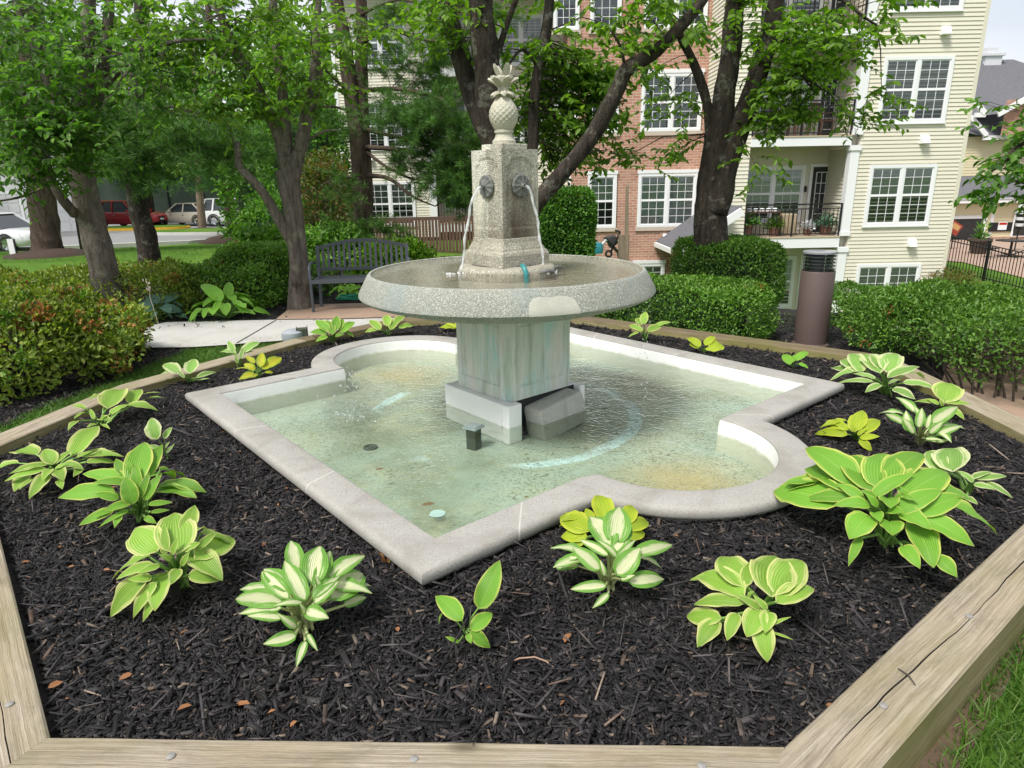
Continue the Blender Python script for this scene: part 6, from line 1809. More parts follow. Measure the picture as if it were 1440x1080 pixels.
# hedges along the back right of the bed
hA = [(1.05, 8.15), (3.0, 6.45)]
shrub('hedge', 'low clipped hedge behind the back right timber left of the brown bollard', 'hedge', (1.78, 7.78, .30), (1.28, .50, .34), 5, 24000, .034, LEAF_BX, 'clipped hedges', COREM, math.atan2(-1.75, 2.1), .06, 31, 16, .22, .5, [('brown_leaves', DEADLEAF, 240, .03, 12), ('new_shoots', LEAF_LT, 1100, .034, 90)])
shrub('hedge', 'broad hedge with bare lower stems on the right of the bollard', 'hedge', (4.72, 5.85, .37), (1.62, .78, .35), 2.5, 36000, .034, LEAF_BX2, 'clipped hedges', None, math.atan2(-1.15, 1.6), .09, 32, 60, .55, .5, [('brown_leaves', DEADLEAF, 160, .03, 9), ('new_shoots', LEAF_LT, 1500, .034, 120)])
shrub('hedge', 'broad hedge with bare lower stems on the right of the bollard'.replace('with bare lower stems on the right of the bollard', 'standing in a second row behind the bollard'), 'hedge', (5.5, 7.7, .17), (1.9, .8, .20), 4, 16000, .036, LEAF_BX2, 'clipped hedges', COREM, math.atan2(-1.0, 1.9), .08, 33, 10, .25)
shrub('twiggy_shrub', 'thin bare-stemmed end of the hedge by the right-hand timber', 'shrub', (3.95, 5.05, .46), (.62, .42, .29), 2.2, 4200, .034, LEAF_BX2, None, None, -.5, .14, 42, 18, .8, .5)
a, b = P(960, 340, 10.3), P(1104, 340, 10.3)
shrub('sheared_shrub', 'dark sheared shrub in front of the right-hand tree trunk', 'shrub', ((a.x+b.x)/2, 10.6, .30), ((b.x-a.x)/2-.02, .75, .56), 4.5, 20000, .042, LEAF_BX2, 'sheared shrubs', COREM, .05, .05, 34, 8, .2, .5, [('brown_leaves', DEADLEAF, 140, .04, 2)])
a, b = P(758, 300, 14.2), P(841, 300, 14.2)
zt_ = P(800, 264, 14.2).z
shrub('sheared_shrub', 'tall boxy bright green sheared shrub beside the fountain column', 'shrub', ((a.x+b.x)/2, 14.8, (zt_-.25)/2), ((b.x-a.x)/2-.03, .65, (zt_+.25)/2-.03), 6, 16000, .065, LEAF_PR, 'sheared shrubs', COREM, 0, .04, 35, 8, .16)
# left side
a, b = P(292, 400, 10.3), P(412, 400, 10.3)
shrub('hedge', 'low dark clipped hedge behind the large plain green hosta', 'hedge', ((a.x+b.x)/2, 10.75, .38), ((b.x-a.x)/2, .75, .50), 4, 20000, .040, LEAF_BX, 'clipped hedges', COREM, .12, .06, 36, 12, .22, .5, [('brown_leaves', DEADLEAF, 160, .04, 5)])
shrub('azalea_bush', 'big azalea bush with orange-brown faded blooms at the left edge', 'azalea', (-5.0, 6.15, .38), (1.42, 1.2, .52), 2.1, 23000, .052, LEAF_AZ, 'azaleas', None, .35, .24, 37, 70, .6, .45, [('faded_blooms', DEADLEAF, 3600, .05, 60), ('young_leaves', LEAF_LT, 2600, .055, 90)])
shrub('azalea_bush', 'azalea bush reaching towards the corner of the walk', 'azalea', (-4.62, 7.0, .24), (.6, .45, .3), 2.3, 3600, .05, LEAF_AZ, 'azaleas', None, .2, .11, 38, 36, .6, .45, [('faded_blooms', DEADLEAF, 700, .045, 14)])
shrub('azalea_bush', 'greener azalea row between the big azalea and the leaning tree trunk', 'azalea', (-5.9, 9.7, .28), (1.9, .85, .40), 2.4, 10000, .055, LEAF_AZ, 'azaleas', None, .1, .11, 39, 40, .55, .45, [('faded_blooms', DEADLEAF, 1100, .045, 30)])
shrub('azalea_bush', 'low dark green azalea between the blue hosta and the clipped hedge', 'azalea', (-4.25, 10.0, .30), (.85, .7, .42), 2.3, 6500, .046, LEAF_BX, 'azaleas', None, 0, .09, 40, 26, .5)
shrub('azalea_bush', 'azalea at the far left behind the big azalea', 'azalea', (-8.4, 9.2, .32), (1.6, 1.1, .45), 2.4, 9000, .055, LEAF_AZ, 'azaleas', None, .1, .12, 41, 20, .55, .45, [('faded_blooms', DEADLEAF, 700, .045, 0)])
# behind the bench
for k, (px, py, Y, rx, rz, mat, lb, nn, ll) in enumerate(((372, 345, 14.5, .75, .34, LEAF_LT, 'bright green hosta-like clump left of the forked grey trunk', 1600, .12), (470, 352, 12.6, .9, .45, LEAF_LT, 'bright green leafy shrub behind the left end of the bench', 2600, .10), (552, 362, 12.2, .75, .24, LEAF_CH, 'dark green leafy shrub behind the right end of the bench', 2200, .10), (365, 368, 12.8, .8, .25, LEAF_AZ, 'low brown-tinged shrub in front of the bright clump', 2200, .05), (447, 400, 11.2, .35, .25, LEAF_DK, 'small dark plant behind the bench legs', 500, .07))):
    p = P(px, py, Y)
    shrub('leafy_shrub', lb, 'shrub', (p.x, Y, max(rz*.75, p.z-rz*.3)), (rx, .55, rz+.12), 2.2, nn, ll, mat, 'shrubs behind the bench', None, 0, .1, 50+k, 12, .6)
p = P(455, 275, 15.0)
shrub('maple_shrub', 'reddish brown japanese maple behind the forked grey trunk', 'maple', (p.x, 15.2, p.z-.05), (.65, .6, 1.0), 2.2, 2600, .085, LEAF_RED, None, None, 0, .2, 61, 14, .8)
p = P(445, 240, 21)
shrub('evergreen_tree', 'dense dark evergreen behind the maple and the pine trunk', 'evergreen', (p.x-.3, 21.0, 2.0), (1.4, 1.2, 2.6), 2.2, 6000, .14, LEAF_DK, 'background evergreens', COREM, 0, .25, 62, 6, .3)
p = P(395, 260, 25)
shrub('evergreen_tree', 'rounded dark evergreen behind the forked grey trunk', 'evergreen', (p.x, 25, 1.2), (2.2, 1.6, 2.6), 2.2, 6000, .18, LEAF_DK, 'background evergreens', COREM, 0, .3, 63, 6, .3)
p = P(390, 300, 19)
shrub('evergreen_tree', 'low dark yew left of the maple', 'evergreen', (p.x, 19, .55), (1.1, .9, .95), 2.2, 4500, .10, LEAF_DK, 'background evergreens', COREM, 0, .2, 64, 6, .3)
p = P(1328, 402, 19.0)
shrub('foundation_shrub', 'small reddish green shrub at the foot of the yellow building corner', 'shrub', (p.x+.3, 19.2, p.z-.1), (.75, .6, .55), 2.3, 1500, .07, LEAF_RED, None, None, 0, .1, 65, 8, .5)

# ------------------------------------------------------------------ trees
def curve(pts, rad, n=5):
    """smooth path through points"""
    pts = [Vector(p) for p in pts]; out, ro = [], []
    for i in range(len(pts)-1):
        p0, p1, p2, p3 = pts[max(0, i-1)], pts[i], pts[i+1], pts[min(len(pts)-1, i+2)]
        for k in range(n):
            t = k/n
            out.append(.5*((2*p1)+(p2-p0)*t+(2*p0-5*p1+4*p2-p3)*t*t+(3*p1-p0-3*p2+p3)*t**3)); ro.append(rad[i]+(rad[i+1]-rad[i])*t)
    out.append(pts[-1]); ro.append(rad[-1])
    return out, ro

def tree(name, label, cat, foot, limbs, blobs, bark, leafm, ll=.10, group=None, seed=1, needle=False, aspect=.52, npl=11, flare=1.35, seglen=.45):
    """limbs: ([(px, py, Y)...], [radii]); blobs: (px, py, Y, width px, height px, depth m, sprays)"""
    g = np.random.default_rng(seed)
    foot = Vector(foot)
    t = thing(name, label, cat, foot, group)
    mb = MB(); nodes = []
    for li, (pp, rr) in enumerate(limbs):
        pts = [p if isinstance(p, Vector) else P(*p) for p in pp]; rr = list(rr)
        if li == 0:
            pts[0] = foot - Vector((0, 0, .1)); 
            rr[0] *= flare
            if flare > 1: pts.insert(1, pts[0].lerp(pts[1], min(.5, .35/max(.4, (pts[1]-pts[0]).length)))); rr.insert(1, rr[1]*1.06)
        q_, r_ = curve(pts, rr)
        b = len(mb.v); mb.tube(q_, r_, 14 if r_[0] > .06 else 8)
        for i in range(b, len(mb.v)):       # uneven bark
            v = Vector(mb.v[i]); k = (i-b)//(14 if r_[0] > .06 else 8); k = min(k, len(q_)-1)
            d = v-q_[k]; mb.v[i] = tuple(q_[k]+d*(1+.16*noise.noise(v*3.1)+.08*noise.noise(v*9)))
        nodes += list(zip(q_, r_))
    mb.build('trunk', bark, t, 180)
    NP = np.array([n_[0] for n_ in nodes])
    tw = MB(); Ls = []
    for (px, py, Y, wp, hp, dm, ns) in blobs:
        c = P(px, py, Y); mpp = Y/(FPX*.96)
        R3 = np.array([wp*mpp, dm, hp*mpp])
        nsub = max(1, ns//7)
        for sct in range(nsub):
            u = g.normal(size=3); u = u/np.linalg.norm(u)*g.uniform(0, 1)**.4
            e = np.array(c)+u*R3
            d2 = ((NP-e)**2).sum(1); cand = np.argsort(d2)[:6]; s = NP[g.choice(cand)]
            mid = (s+e)/2 + np.array([g.normal(0, .06), g.normal(0, .06), abs(g.normal(0, .10))])*np.linalg.norm(e-s)
            r0 = min(.022, .006+.006*np.linalg.norm(e-s))
            tw.tube([s, mid, e], [r0, r0*.7, r0*.35], 5, False)
            bd = (e-s); bd[2] *= .3; bd = bd/max(np.linalg.norm(bd), 1e-6)
            for k in range(7):
                p0 = e + g.normal(size=3)*np.array([.24, .24, .15])*min(1.6, max(.5, R3.max()/1.0))
                d = bd*.6+g.normal(size=3)*.7; d[2] = d[2]*.4-.12; d /= np.linalg.norm(d)
                sl = seglen*g.uniform(.6, 1.3); p1 = p0+d*sl+np.array([0, 0, -.08*sl])
                tw.tube([e*.6+p0*.4, p0, p1], [.004, .0035, .0015], 3, False)
                if needle:
                    nn = npl; f = g.uniform(.0, 1, nn)[:, None]
                    B = p0*(1-f)+p1*f; sp = g.normal(size=(nn, 3)); sp[:, 2] += .25; sp = nrmz(sp)
                    Ls.append((B, nrmz(sp*.8+d*.55), sp[:, [1, 2, 0]], g.uniform(.7, 1.2, nn)*ll, np.full(nn, ll*aspect)))
                else:
                    nn = npl; f = (np.arange(nn)+.5)/nn; side = np.where(np.arange(nn) % 2, 1., -1.)
                    sd_ = np.cross(d, [0, 0, 1.]); sd_ /= max(np.linalg.norm(sd_), 1e-6)
                    B = p0[None]*(1-f[:, None])+p1[None]*f[:, None]
                    D = nrmz(sd_[None]*side[:, None]*.9+d[None]*.55+g.normal(size=(nn, 3))*.35+np.array([0, 0, -.38]))
                    U = nrmz(np.array([0, 0, 1.])+g.normal(size=(nn, 3))*.38)
                    L = g.uniform(.65, 1.2, nn)*ll
                    Ls.append((B, D, U, L, L*aspect))
    tw.build('branches', bark if not needle else TWIG, t, 180)
    V, F = leaves(*[np.concatenate([l[i] for l in Ls]) for i in range(5)])
    fast_mesh('crown', V, F, leafm, t)
    return t

# multi-stemmed tree right behind the fountain
Y9 = 8.7
tree('cherry_tree', 'dark multi-stemmed tree rising directly behind the pineapple fountain', 'tree', (P(716, 430, Y9).x, Y9, 0), [
    ([(714, 440, Y9), (712, 345, Y9), (704, 250, Y9), (695, 190, Y9), (688, 130, Y9-.1), (681, 60, Y9-.2), (674, -40, Y9-.3), (668, -160, Y9-.4)], [.25, .21, .175, .175, .17, .15, .13, .10]),
    ([(702, 255, Y9), (690, 195, Y9), (667, 145, Y9+.1), (645, 70, Y9+.2), (618, -20, Y9+.3), (600, -120, Y9+.4)], [.15, .13, .12, .115, .10, .07]),
    ([(720, 360, Y9), (742, 290, Y9+.1), (749, 208, Y9+.2), (751, 143, Y9+.2), (757, 95, Y9+.25), (768, 45, Y9+.3), (776, -30, Y9+.3)], [.10, .08, .068, .066, .064, .06, .05]),
    ([(692, 120, Y9), (698, 82, Y9-.1), (711, 40, Y9-.1), (727, -5, Y9-.2)], [.05, .04, .036, .03]),
    ([(722, 345, Y9-.1), (755, 285, Y9-.2), (790, 245, Y9-.3), (835, 188, Y9-.4), (866, 130, Y9-.5), (882, 98, Y9-.5), (918, 76, Y9-.5), (945, 50, Y9-.6), (985, 5, Y9-.6), (1030, -60, Y9-.6)], [.12, .105, .10, .095, .09, .085, .075, .065, .05, .035]),
    ([(758, 95, Y9+.25), (735, 70, Y9+.1), (715, 92, Y9)], [.03, .02, .012]),
    ([(880, 100, Y9-.5), (872, 65, Y9-.6), (858, 42, Y9-.7)], [.02, .015, .008]),
], [(770, 90, Y9+.6, 60, 55, .7, 70), (800, 150, Y9+.8, 70, 65, .7, 120), (830, 190, Y9+.7, 55, 50, .6, 64), (740, 120, Y9+.9, 40, 60, .5, 40), (800, 110, Y9+.4, 60, 40, .6, 60), (770, 200, Y9+.9, 30, 40, .5, 24), (855, 130, Y9+.5, 36, 40, .5, 30), (845, 60, Y9, 60, 25, .6, 18), (895, 38, Y9-.4, 60, 30, .5, 22), (700, 20, Y9-.2, 50, 25, .5, 14), (630, 15, Y9+.3, 60, 30, .6, 24), (590, 10, Y9+.2, 40, 20, .6, 14), (860, 10, Y9-.2, 70, 16, .6, 20), (950, 15, Y9-.5, 50, 30, .5, 18), (640, 75, Y9+.2, 30, 30, .4, 9), (815, 235, Y9+.2, 30, 14, .3, 8), (700, -130, Y9, 200, 70, 1.5, 36), (900, -120, Y9, 140, 60, 1.2, 24)],
    BARK_D, LEAF_CH, .105, 'broadleaf trees round the fountain', 3)

# big forked tree right of the fountain
Y10 = 10.3
tree('cherry_tree', 'stout forked tree standing behind the dark sheared shrub on the right', 'tree', (P(1000, 400, Y10).x, Y10, zg(P(1000, 400, Y10).x, Y10)), [
    ([(1000, 420, Y10), (999, 330, Y10), (1001, 262, Y10), (1006, 215, Y10), (1016, 150, Y10), (1026, 80, Y10), (1034, 0, Y10), (1040, -100, Y10)], [.30, .255, .222, .198, .162, .145, .13, .105]),
    ([(1004, 300, Y10-.05), (1022, 235, Y10-.05), (1043, 170, Y10-.1), (1066, 105, Y10-.1), (1084, 40, Y10-.1), (1098, -40, Y10-.2)], [.215, .175, .145, .135, .12, .095]),
    ([(1002, 210, Y10), (994, 145, Y10), (979, 98, Y10), (964, 65, Y10), (946, 30, Y10-.1), (930, -15, Y10-.2)], [.09, .07, .062, .056, .05, .04]),
    ([(1082, 45, Y10-.1), (1100, 60, Y10-.4), (1120, 95, Y10-.7), (1146, 130, Y10-.8)], [.04, .025, .015, .008]),
    ([(1098, -40, Y10-.2), (1150, -30, Y10-.6), (1210, 20, Y10-1), (1240, 40, Y10-1)], [.06, .04, .02, .01]),
], [(1110, 90, Y10-.5, 60, 60, .7, 84), (1150, 60, Y10-.7, 70, 45, .6, 64), (1110, 30, Y10-.4, 70, 30, .6, 50), (1090, 120, Y10-.3, 40, 50, .5, 34), (1190, 20, Y10-.8, 50, 22, .5, 18), (1170, 130, Y10-.7, 36, 35, .4, 18), (1080, 140, Y10-.4, 30, 40, .4, 16), (1195, 170, Y10-.9, 28, 22, .3, 9), (1225, 130, Y10-1, 16, 14, .2, 3), (1205, 65, Y10-.9, 30, 18, .3, 8), (930, 165, Y10-.4, 30, 36, .5, 13), (960, 200, Y10-.3, 34, 30, .4, 12), (945, 235, Y10-.3, 28, 20, .3, 8), (905, 215, Y10-.4, 14, 20, .2, 3), (985, 150, Y10-.5, 26, 36, .4, 10), (975, 30, Y10-.3, 40, 30, .5, 16), (1010, 70, Y10-.4, 30, 50, .4, 12), (1060, 215, Y10-.6, 14, 20, .3, 3), (1040, 10, Y10-.4, 60, 20, .6, 14), (930, 95, Y10-.2, 22, 25, .3, 6), (1120, 165, Y10-.4, 30, 20, .3, 8), (1060, -140, Y10, 200, 80, 1.6, 40)],
    BARK_D, LEAF_CH, .108, 'broadleaf trees round the fountain', 4)

# tree off to the right whose branch hangs in
tree('shade_tree', 'leafy branch hanging in from a tree at the right edge over the iron fence', 'tree', (8.2, 7.6, zg(8.2, 7.6)), [
    ([Vector((8.2, 7.6, -.2)), Vector((8.15, 7.6, 1.6)), Vector((8.0, 7.5, 3.4)), Vector((7.9, 7.4, 5.2))], [.2, .16, .13, .08]),
    ([Vector((8.1, 7.55, 2.3)), Vector((6.9, 7.2, 2.9)), P(1450, 195, 7.0), P(1415, 225, 6.9), P(1385, 250, 6.9)], [.06, .04, .02, .012, .006]),
    ([Vector((6.9, 7.2, 2.9)), P(1470, 240, 7.1), P(1425, 255, 7.0), P(1375, 280, 7.0)], [.03, .02, .01, .005]),
], [(1428, 205, 7.0, 20, 22, .25, 11), (1405, 225, 6.9, 18, 12, .2, 8), (1400, 250, 6.9, 26, 15, .2, 12), (1385, 275, 6.9, 20, 8, .15, 6), (1450, 260, 7.1, 24, 22, .3, 12), (1470, 180, 7.2, 40, 40, .5, 20), (1600, 60, 7.4, 160, 120, 1.2, 60)],
    BARK_D, LEAF_DK, .105, None, 5)

# twin-trunked pine behind the bench
Y8 = 13.2
PB_ = P(507, 372, Y8)
tree('pine_tree', 'twin-trunked pine with long drooping boughs behind the bench', 'pine tree', (PB_.x, Y8, zg(PB_.x, Y8)), [
    ([(509, 385, Y8), (511, 330, Y8), (507, 250, Y8), (502, 190, Y8), (493, 130, Y8), (484, 55, Y8), (470, -20, Y8), (460, -100, Y8)], [.20, .185, .165, .15, .135, .125, .11, .09]),
    ([(514, 340, Y8+.1), (513, 250, Y8+.1), (509, 165, Y8+.1), (508, 100, Y8+.1), (510, 50, Y8+.1), (507, -20, Y8+.1), (505, -120, Y8+.1)], [.16, .15, .13, .12, .11, .10, .08]),
    ([(512, 127, Y8), (560, 125, Y8-.5), (605, 135, Y8-.9), (645, 148, Y8-1.2)], [.045, .036, .025, .012]),
    ([(514, 207, Y8), (560, 210, Y8-.5), (608, 220, Y8-.9), (662, 234, Y8-1.2)], [.05, .04, .03, .012]),
    ([(514, 247, Y8), (547, 251, Y8-.4), (580, 276, Y8-.8), (612, 290, Y8-1.0)], [.045, .036, .025, .01]),
    ([(511, 181, Y8), (552, 191, Y8-.4), (602, 197, Y8-.8), (640, 196, Y8-1)], [.04, .03, .02, .01]),
    ([(515, 213, Y8), (541, 233, Y8-.3), (575, 250, Y8-.6), (602, 253, Y8-.8)], [.036, .028, .02, .01]),
    ([(509, 60, Y8), (545, 42, Y8-.4), (590, 55, Y8-.9), (640, 60, Y8-1.2)], [.04, .03, .02, .01]),
    ([(494, 132, Y8), (458, 98, Y8-.3), (432, 58, Y8-.6)], [.04, .025, .012]),
    ([(498, 160, Y8), (470, 150, Y8-.3), (440, 152, Y8-.6)], [.03, .02, .01]),
    ([(505, 250, Y8), (470, 252, Y8-.3), (452, 262, Y8-.5)], [.02, .014, .008]),
    ([(508, 20, Y8), (560, 0, Y8-.4), (610, 12, Y8-.8)], [.03, .02, .01]),
], [(622, 165, Y8-1.0, 58, 16, .5, 130), (575, 165, Y8-.8, 45, 12, .4, 50), (650, 205, Y8-1.1, 42, 12, .4, 90), (600, 205, Y8-.9, 30, 8, .3, 30), (645, 258, Y8-1.1, 42, 15, .4, 110), (612, 246, Y8-.9, 26, 12, .3, 40), (665, 275, Y8-1.1, 20, 12, .3, 30), (545, 228, Y8-.5, 26, 8, .3, 18), (565, 240, Y8-.6, 24, 8, .3, 18), (640, 130, Y8-.6, 34, 14, .5, 40), (600, 105, Y8-.4, 40, 20, .6, 46), (555, 85, Y8-.4, 40, 25, .5, 30), (530, 135, Y8-.4, 28, 14, .4, 18), (620, 60, Y8-.8, 30, 15, .4, 26), (465, 165, Y8-.5, 34, 10, .4, 34), (440, 145, Y8-.5, 24, 10, .4, 20), (500, 318, Y8-.5, 22, 22, .3, 44), (478, 265, Y8-.4, 16, 14, .3, 14), (545, 320, Y8-.4, 24, 8, .3, 16), (465, 55, Y8-.4, 26, 20, .4, 14), (430, 60, Y8-.3, 20, 16, .4, 10), (700, 15, Y8, 26, 14, .4, 20), (560, 20, Y8-.4, 40, 15, .5, 24), (500, -130, Y8, 150, 80, 1.6, 70)],
    BARK_P, NEEDLE, .12, 'pines', 6, True, .045, 88, 1.2, .42)

# forked grey tree left of the bench
Y4 = 9.55
f4 = at(427, 431, .03)
tree('cherry_tree', 'forked grey-barked tree beside the left end of the bench', 'tree', (f4.x, Y4, 0), [
    ([(427, 436, Y4), (422, 380, Y4), (414, 310, Y4), (408, 255, Y4), (402, 215, Y4)], [.165, .14, .13, .122, .11]),
    ([(405, 235, Y4), (394, 190, Y4), (377, 157, Y4-.1), (352, 108, Y4-.2), (336, 80, Y4-.3), (310, 20, Y4-.4), (290, -50, Y4-.5)], [.11, .10, .09, .075, .065, .05, .035]),
    ([(403, 225, Y4), (400, 175, Y4), (397, 127, Y4), (390, 70, Y4), (384, 0, Y4), (380, -80, Y4)], [.10, .085, .07, .06, .05, .04]),
    ([(409, 255, Y4), (424, 200, Y4), (432, 160, Y4), (441, 128, Y4), (444, 60, Y4), (450, -20, Y4)], [.11, .095, .085, .075, .05, .035]),
    ([(415, 345, Y4-.1), (398, 318, Y4-.15), (368, 268, Y4-.3), (348, 247, Y4-.4), (336, 232, Y4-.4), (334, 200, Y4-.5)], [.085, .072, .062, .058, .05, .03]),
    ([(418, 400, Y4-.12), (412, 330, Y4-.14), (400, 270, Y4-.12), (392, 240, Y4-.1)], [.08, .07, .06, .05]),
    ([(428, 200, Y4), (455, 185, Y4-.3), (480, 183, Y4-.5)], [.02, .014, .008]),
], [(350, 70, Y4-.4, 90, 50, .8, 56), (290, 100, Y4-.5, 70, 50, .8, 36), (400, 60, Y4-.2, 60, 50, .7, 36), (430, 110, Y4-.1, 40, 30, .5, 20), (300, 40, Y4-.5, 90, 40, .9, 40), (380, 130, Y4-.4, 40, 22, .5, 24), (450, 30, Y4-.1, 50, 30, .6, 28), (330, 150, Y4-.5, 45, 20, .5, 24), (500, 30, Y4+.1, 30, 25, .5, 14), (465, 120, Y4-.3, 26, 18, .4, 9), (360, -130, Y4, 220, 80, 1.6, 28)],
    BARK_L, LEAF_CH, .10, 'broadleaf trees round the fountain', 7)

# leaning lichened tree among the azaleas
Y2 = 9.2
f2 = P(160, 450, Y2)
tree('cherry_tree', 'leaning lichen-spotted tree growing out of the azaleas', 'tree', (f2.x, Y2, 0), [
    ([(162, 450, Y2), (146, 380, Y2), (130, 315, Y2), (117, 262, Y2), (112, 225, Y2), (112, 175, Y2), (118, 130, Y2), (122, 60, Y2), (126, -40, Y2)], [.21, .185, .17, .16, .15, .13, .11, .09, .07]),
    ([(112, 235, Y2), (98, 180, Y2-.1), (70, 110, Y2-.2), (48, 55, Y2-.3), (25, 0, Y2-.4), (0, -60, Y2-.5)], [.12, .095, .085, .075, .06, .045]),
    ([(116, 190, Y2), (138, 130, Y2+.1), (150, 60, Y2+.1), (156, -30, Y2+.1)], [.10, .08, .07, .05]),
    ([(105, 300, Y2-.1), (90, 283, Y2-.3), (74, 258, Y2-.4), (58, 225, Y2-.5), (20, 190, Y2-.7)], [.07, .06, .05, .035, .015]),
    ([(60, 265, Y2-.5), (25, 278, Y2-.8), (-20, 285, Y2-1)], [.02, .014, .008]),
    ([(138, 130, Y2), (190, 80, Y2-.3), (240, 60, Y2-.6), (290, 55, Y2-.8)], [.05, .04, .025, .012]),
], [(60, 190, Y2-.9, 70, 45, .7, 80), (30, 150, Y2-1.0, 60, 45, .7, 48), (50, 100, Y2-.9, 80, 50, .9, 50), (120, 60, Y2-.6, 90, 55, .9, 46), (200, 60, Y2-.7, 80, 50, .9, 40), (150, 120, Y2-.7, 80, 40, .8, 32), (230, 110, Y2-.8, 60, 35, .7, 34), (40, 40, Y2-.6, 80, 40, .9, 60), (30, 235, Y2-.9, 45, 18, .5, 34), (85, 225, Y2-.7, 40, 18, .4, 26), (170, 20, Y2-.3, 120, 30, .9, 60), (20, 268, Y2-1.0, 40, 10, .4, 16), (180, 165, Y2-.5, 50, 20, .6, 30), (120, 175, Y2-.8, 50, 25, .5, 20), (100, -130, Y2, 240, 90, 1.8, 30)],
    BARK_L, LEAF_DK, .095, 'broadleaf trees round the fountain', 8)

# pines on the lawn at the left
def lawn_tree(name, label, px, py, limbs_px, rad, blobs, bark, leafm, ll, seed, needle, group, npl=60, asp=.045):
    h = hit(px, py); Y = h.y
    limbs = []
    for pp, rr in zip(limbs_px, rad): limbs.append(([(a, b, Y+(c if len(q3) > 2 else 0)) for q3 in pp for a, b, c in [tuple(q3)+(0,)*(3-len(q3))]], rr))
    return tree(name, label, 'tree' if not needle else 'pine tree', h, limbs, [(a, b, Y+dy, w, hh, d, n) for a, b, dy, w, hh, d, n in blobs], bark, leafm, ll, group, seed, needle, asp, npl, 1.3, .6)
lawn_tree('pine_tree', 'dark bent pine in the mulch between the leaning tree and the low hedge', 214, 384, [[(214, 384), (206, 335), (196, 295), (190, 250), (189, 200), (192, 130), (196, 50), (198, -60)], [(200, 290), (203, 255), (200, 225)], [(190, 225), (230, 205, -.6), (275, 210, -1.0)], [(190, 190), (150, 185, -.5), (110, 200, -.9)], [(192, 160), (240, 150, -.6), (300, 165, -1)]],
    [[.24, .215, .20, .19, .17, .15, .12, .08], [.05, .045, .04], [.04, .03, .012], [.04, .03, .012], [.035, .025, .01]],
    [(245, 205, -.7, 55, 22, .7, 90), (200, 190, -.5, 50, 22, .7, 70), (290, 190, -.8, 40, 22, .6, 60), (220, 240, -.5, 40, 12, .5, 40), (270, 170, -.5, 70, 22, .8, 70), (180, 235, -.4, 26, 10, .4, 20), (320, 205, -.8, 40, 25, .6, 50), (150, 215, -.5, 30, 14, .5, 20), (200, 90, 0, 120, 60, 1.5, 30)],
    BARK_D, NEEDLE, .16, 9, True, 'pines')
lawn_tree('pine_tree', 'thick-trunked conifer with a mulch ring at the far left of the lawn', 68, 357, [[(68, 357), (62, 310), (54, 240), (48, 160), (42, 80), (36, 0), (32, -80)], [(50, 160), (10, 150, -1), (-30, 170, -1.4)]],
    [[.42, .36, .32, .28, .25, .22, .16], [.06, .04, .02]], [(40, 130, -.5, 80, 60, 1.6, 70), (110, 150, .5, 60, 50, 1.4, 50), (30, 40, 0, 90, 50, 1.8, 50), (10, 215, -.5, 60, 20, 1.0, 34)], BARK_P, NEEDLE, .24, 10, True, 'pines')
lawn_tree('pine_tree', 'slim pine with a brown mulch ring beside the car park', 326, 334, [[(326, 334), (322, 280), (314, 220), (305, 150), (298, 80), (292, 0), (288, -80)], [(315, 230), (350, 235, -1), (390, 245, -1.5)], [(312, 210), (280, 215, -1), (250, 240, -1.5)]],
    [[.26, .23, .21, .19, .16, .13, .09], [.05, .04, .02], [.05, .03, .02]], [(335, 215, -1, 60, 20, 1.5, 46), (280, 245, -1, 50, 14, 1.2, 36), (370, 235, -1, 40, 20, 1.2, 30), (320, 150, 0, 70, 40, 2, 50), (240, 225, 0, 50, 22, 1.6, 34), (300, 60, 0, 90, 50, 2, 46)], BARK_P, NEEDLE_L, .30, 11, True, 'pines')
lawn_tree('pine_tree', 'thin-trunked tree on the grass island in front of the beige car', 285, 324, [[(285, 324), (282, 290), (279, 240), (277, 180), (274, 110), (272, 20)], [(279, 240), (300, 232, -1)]],
    [[.24, .21, .20, .18, .14, .10], [.04, .02]], [(290, 240, -1, 40, 12, 1.5, 24), (262, 235, -1, 40, 16, 1.5, 26), (280, 190, 0, 60, 35, 2.5, 40), (275, 100, 0, 70, 60, 2.5, 40)], BARK_T, LEAF_FAR, .30, 12, False, 'trees in the car park', 10, .5)
lawn_tree('street_tree', 'pale-trunked tree in the yellow-kerbed island before the red car', 165, 313, [[(165, 313), (160, 280), (154, 255), (150, 225), (146, 170), (142, 90)], [(156, 262), (166, 240), (172, 210)]],
    [[.36, .28, .24, .19, .15, .1], [.14, .1, .07]], [(150, 225, 0, 50, 25, 2.5, 40), (185, 235, 0, 40, 16, 2, 26), (150, 170, 0, 60, 40, 3, 46), (145, 100, 0, 70, 50, 3, 40)], BARK_T, LEAF_FAR, .34, 13, False, 'trees in the car park', 10, .5)
# mulch rings
def ring(px, py, r, h, label, mat):
    p = hit(px, py)
    m = MB(); m.lathe([(r, -.05), (r*.92, .05), (r*.6, h*.75), (r*.25, h), (0, h)], p, 40)
    m.v = [(x+.05*noise.noise(Vector((x*2, y*2, 0))), y, z+.03*noise.noise(Vector((x*4, y*4, 1)))) for x, y, z in m.v]
    return tag(m.build('mulch_ring', mat, smooth=180), label, 'mulch ring', 'mulch rings round the lawn trees')
RINGM = simple('brown_mulch', (.055, .032, .024), .95, 0, .5, 14, 1.0)
ring(70, 359, 1.15, .16, 'low brown mulch ring round the thick conifer at the far left', RINGM)
ring(322, 340, 1.35, .3, 'brown mulch mound round the slim pine by the car park', RINGM)
ring(285, 325, 1.3, .2, 'dark mulch ring on the grass island before the beige car', RINGM)

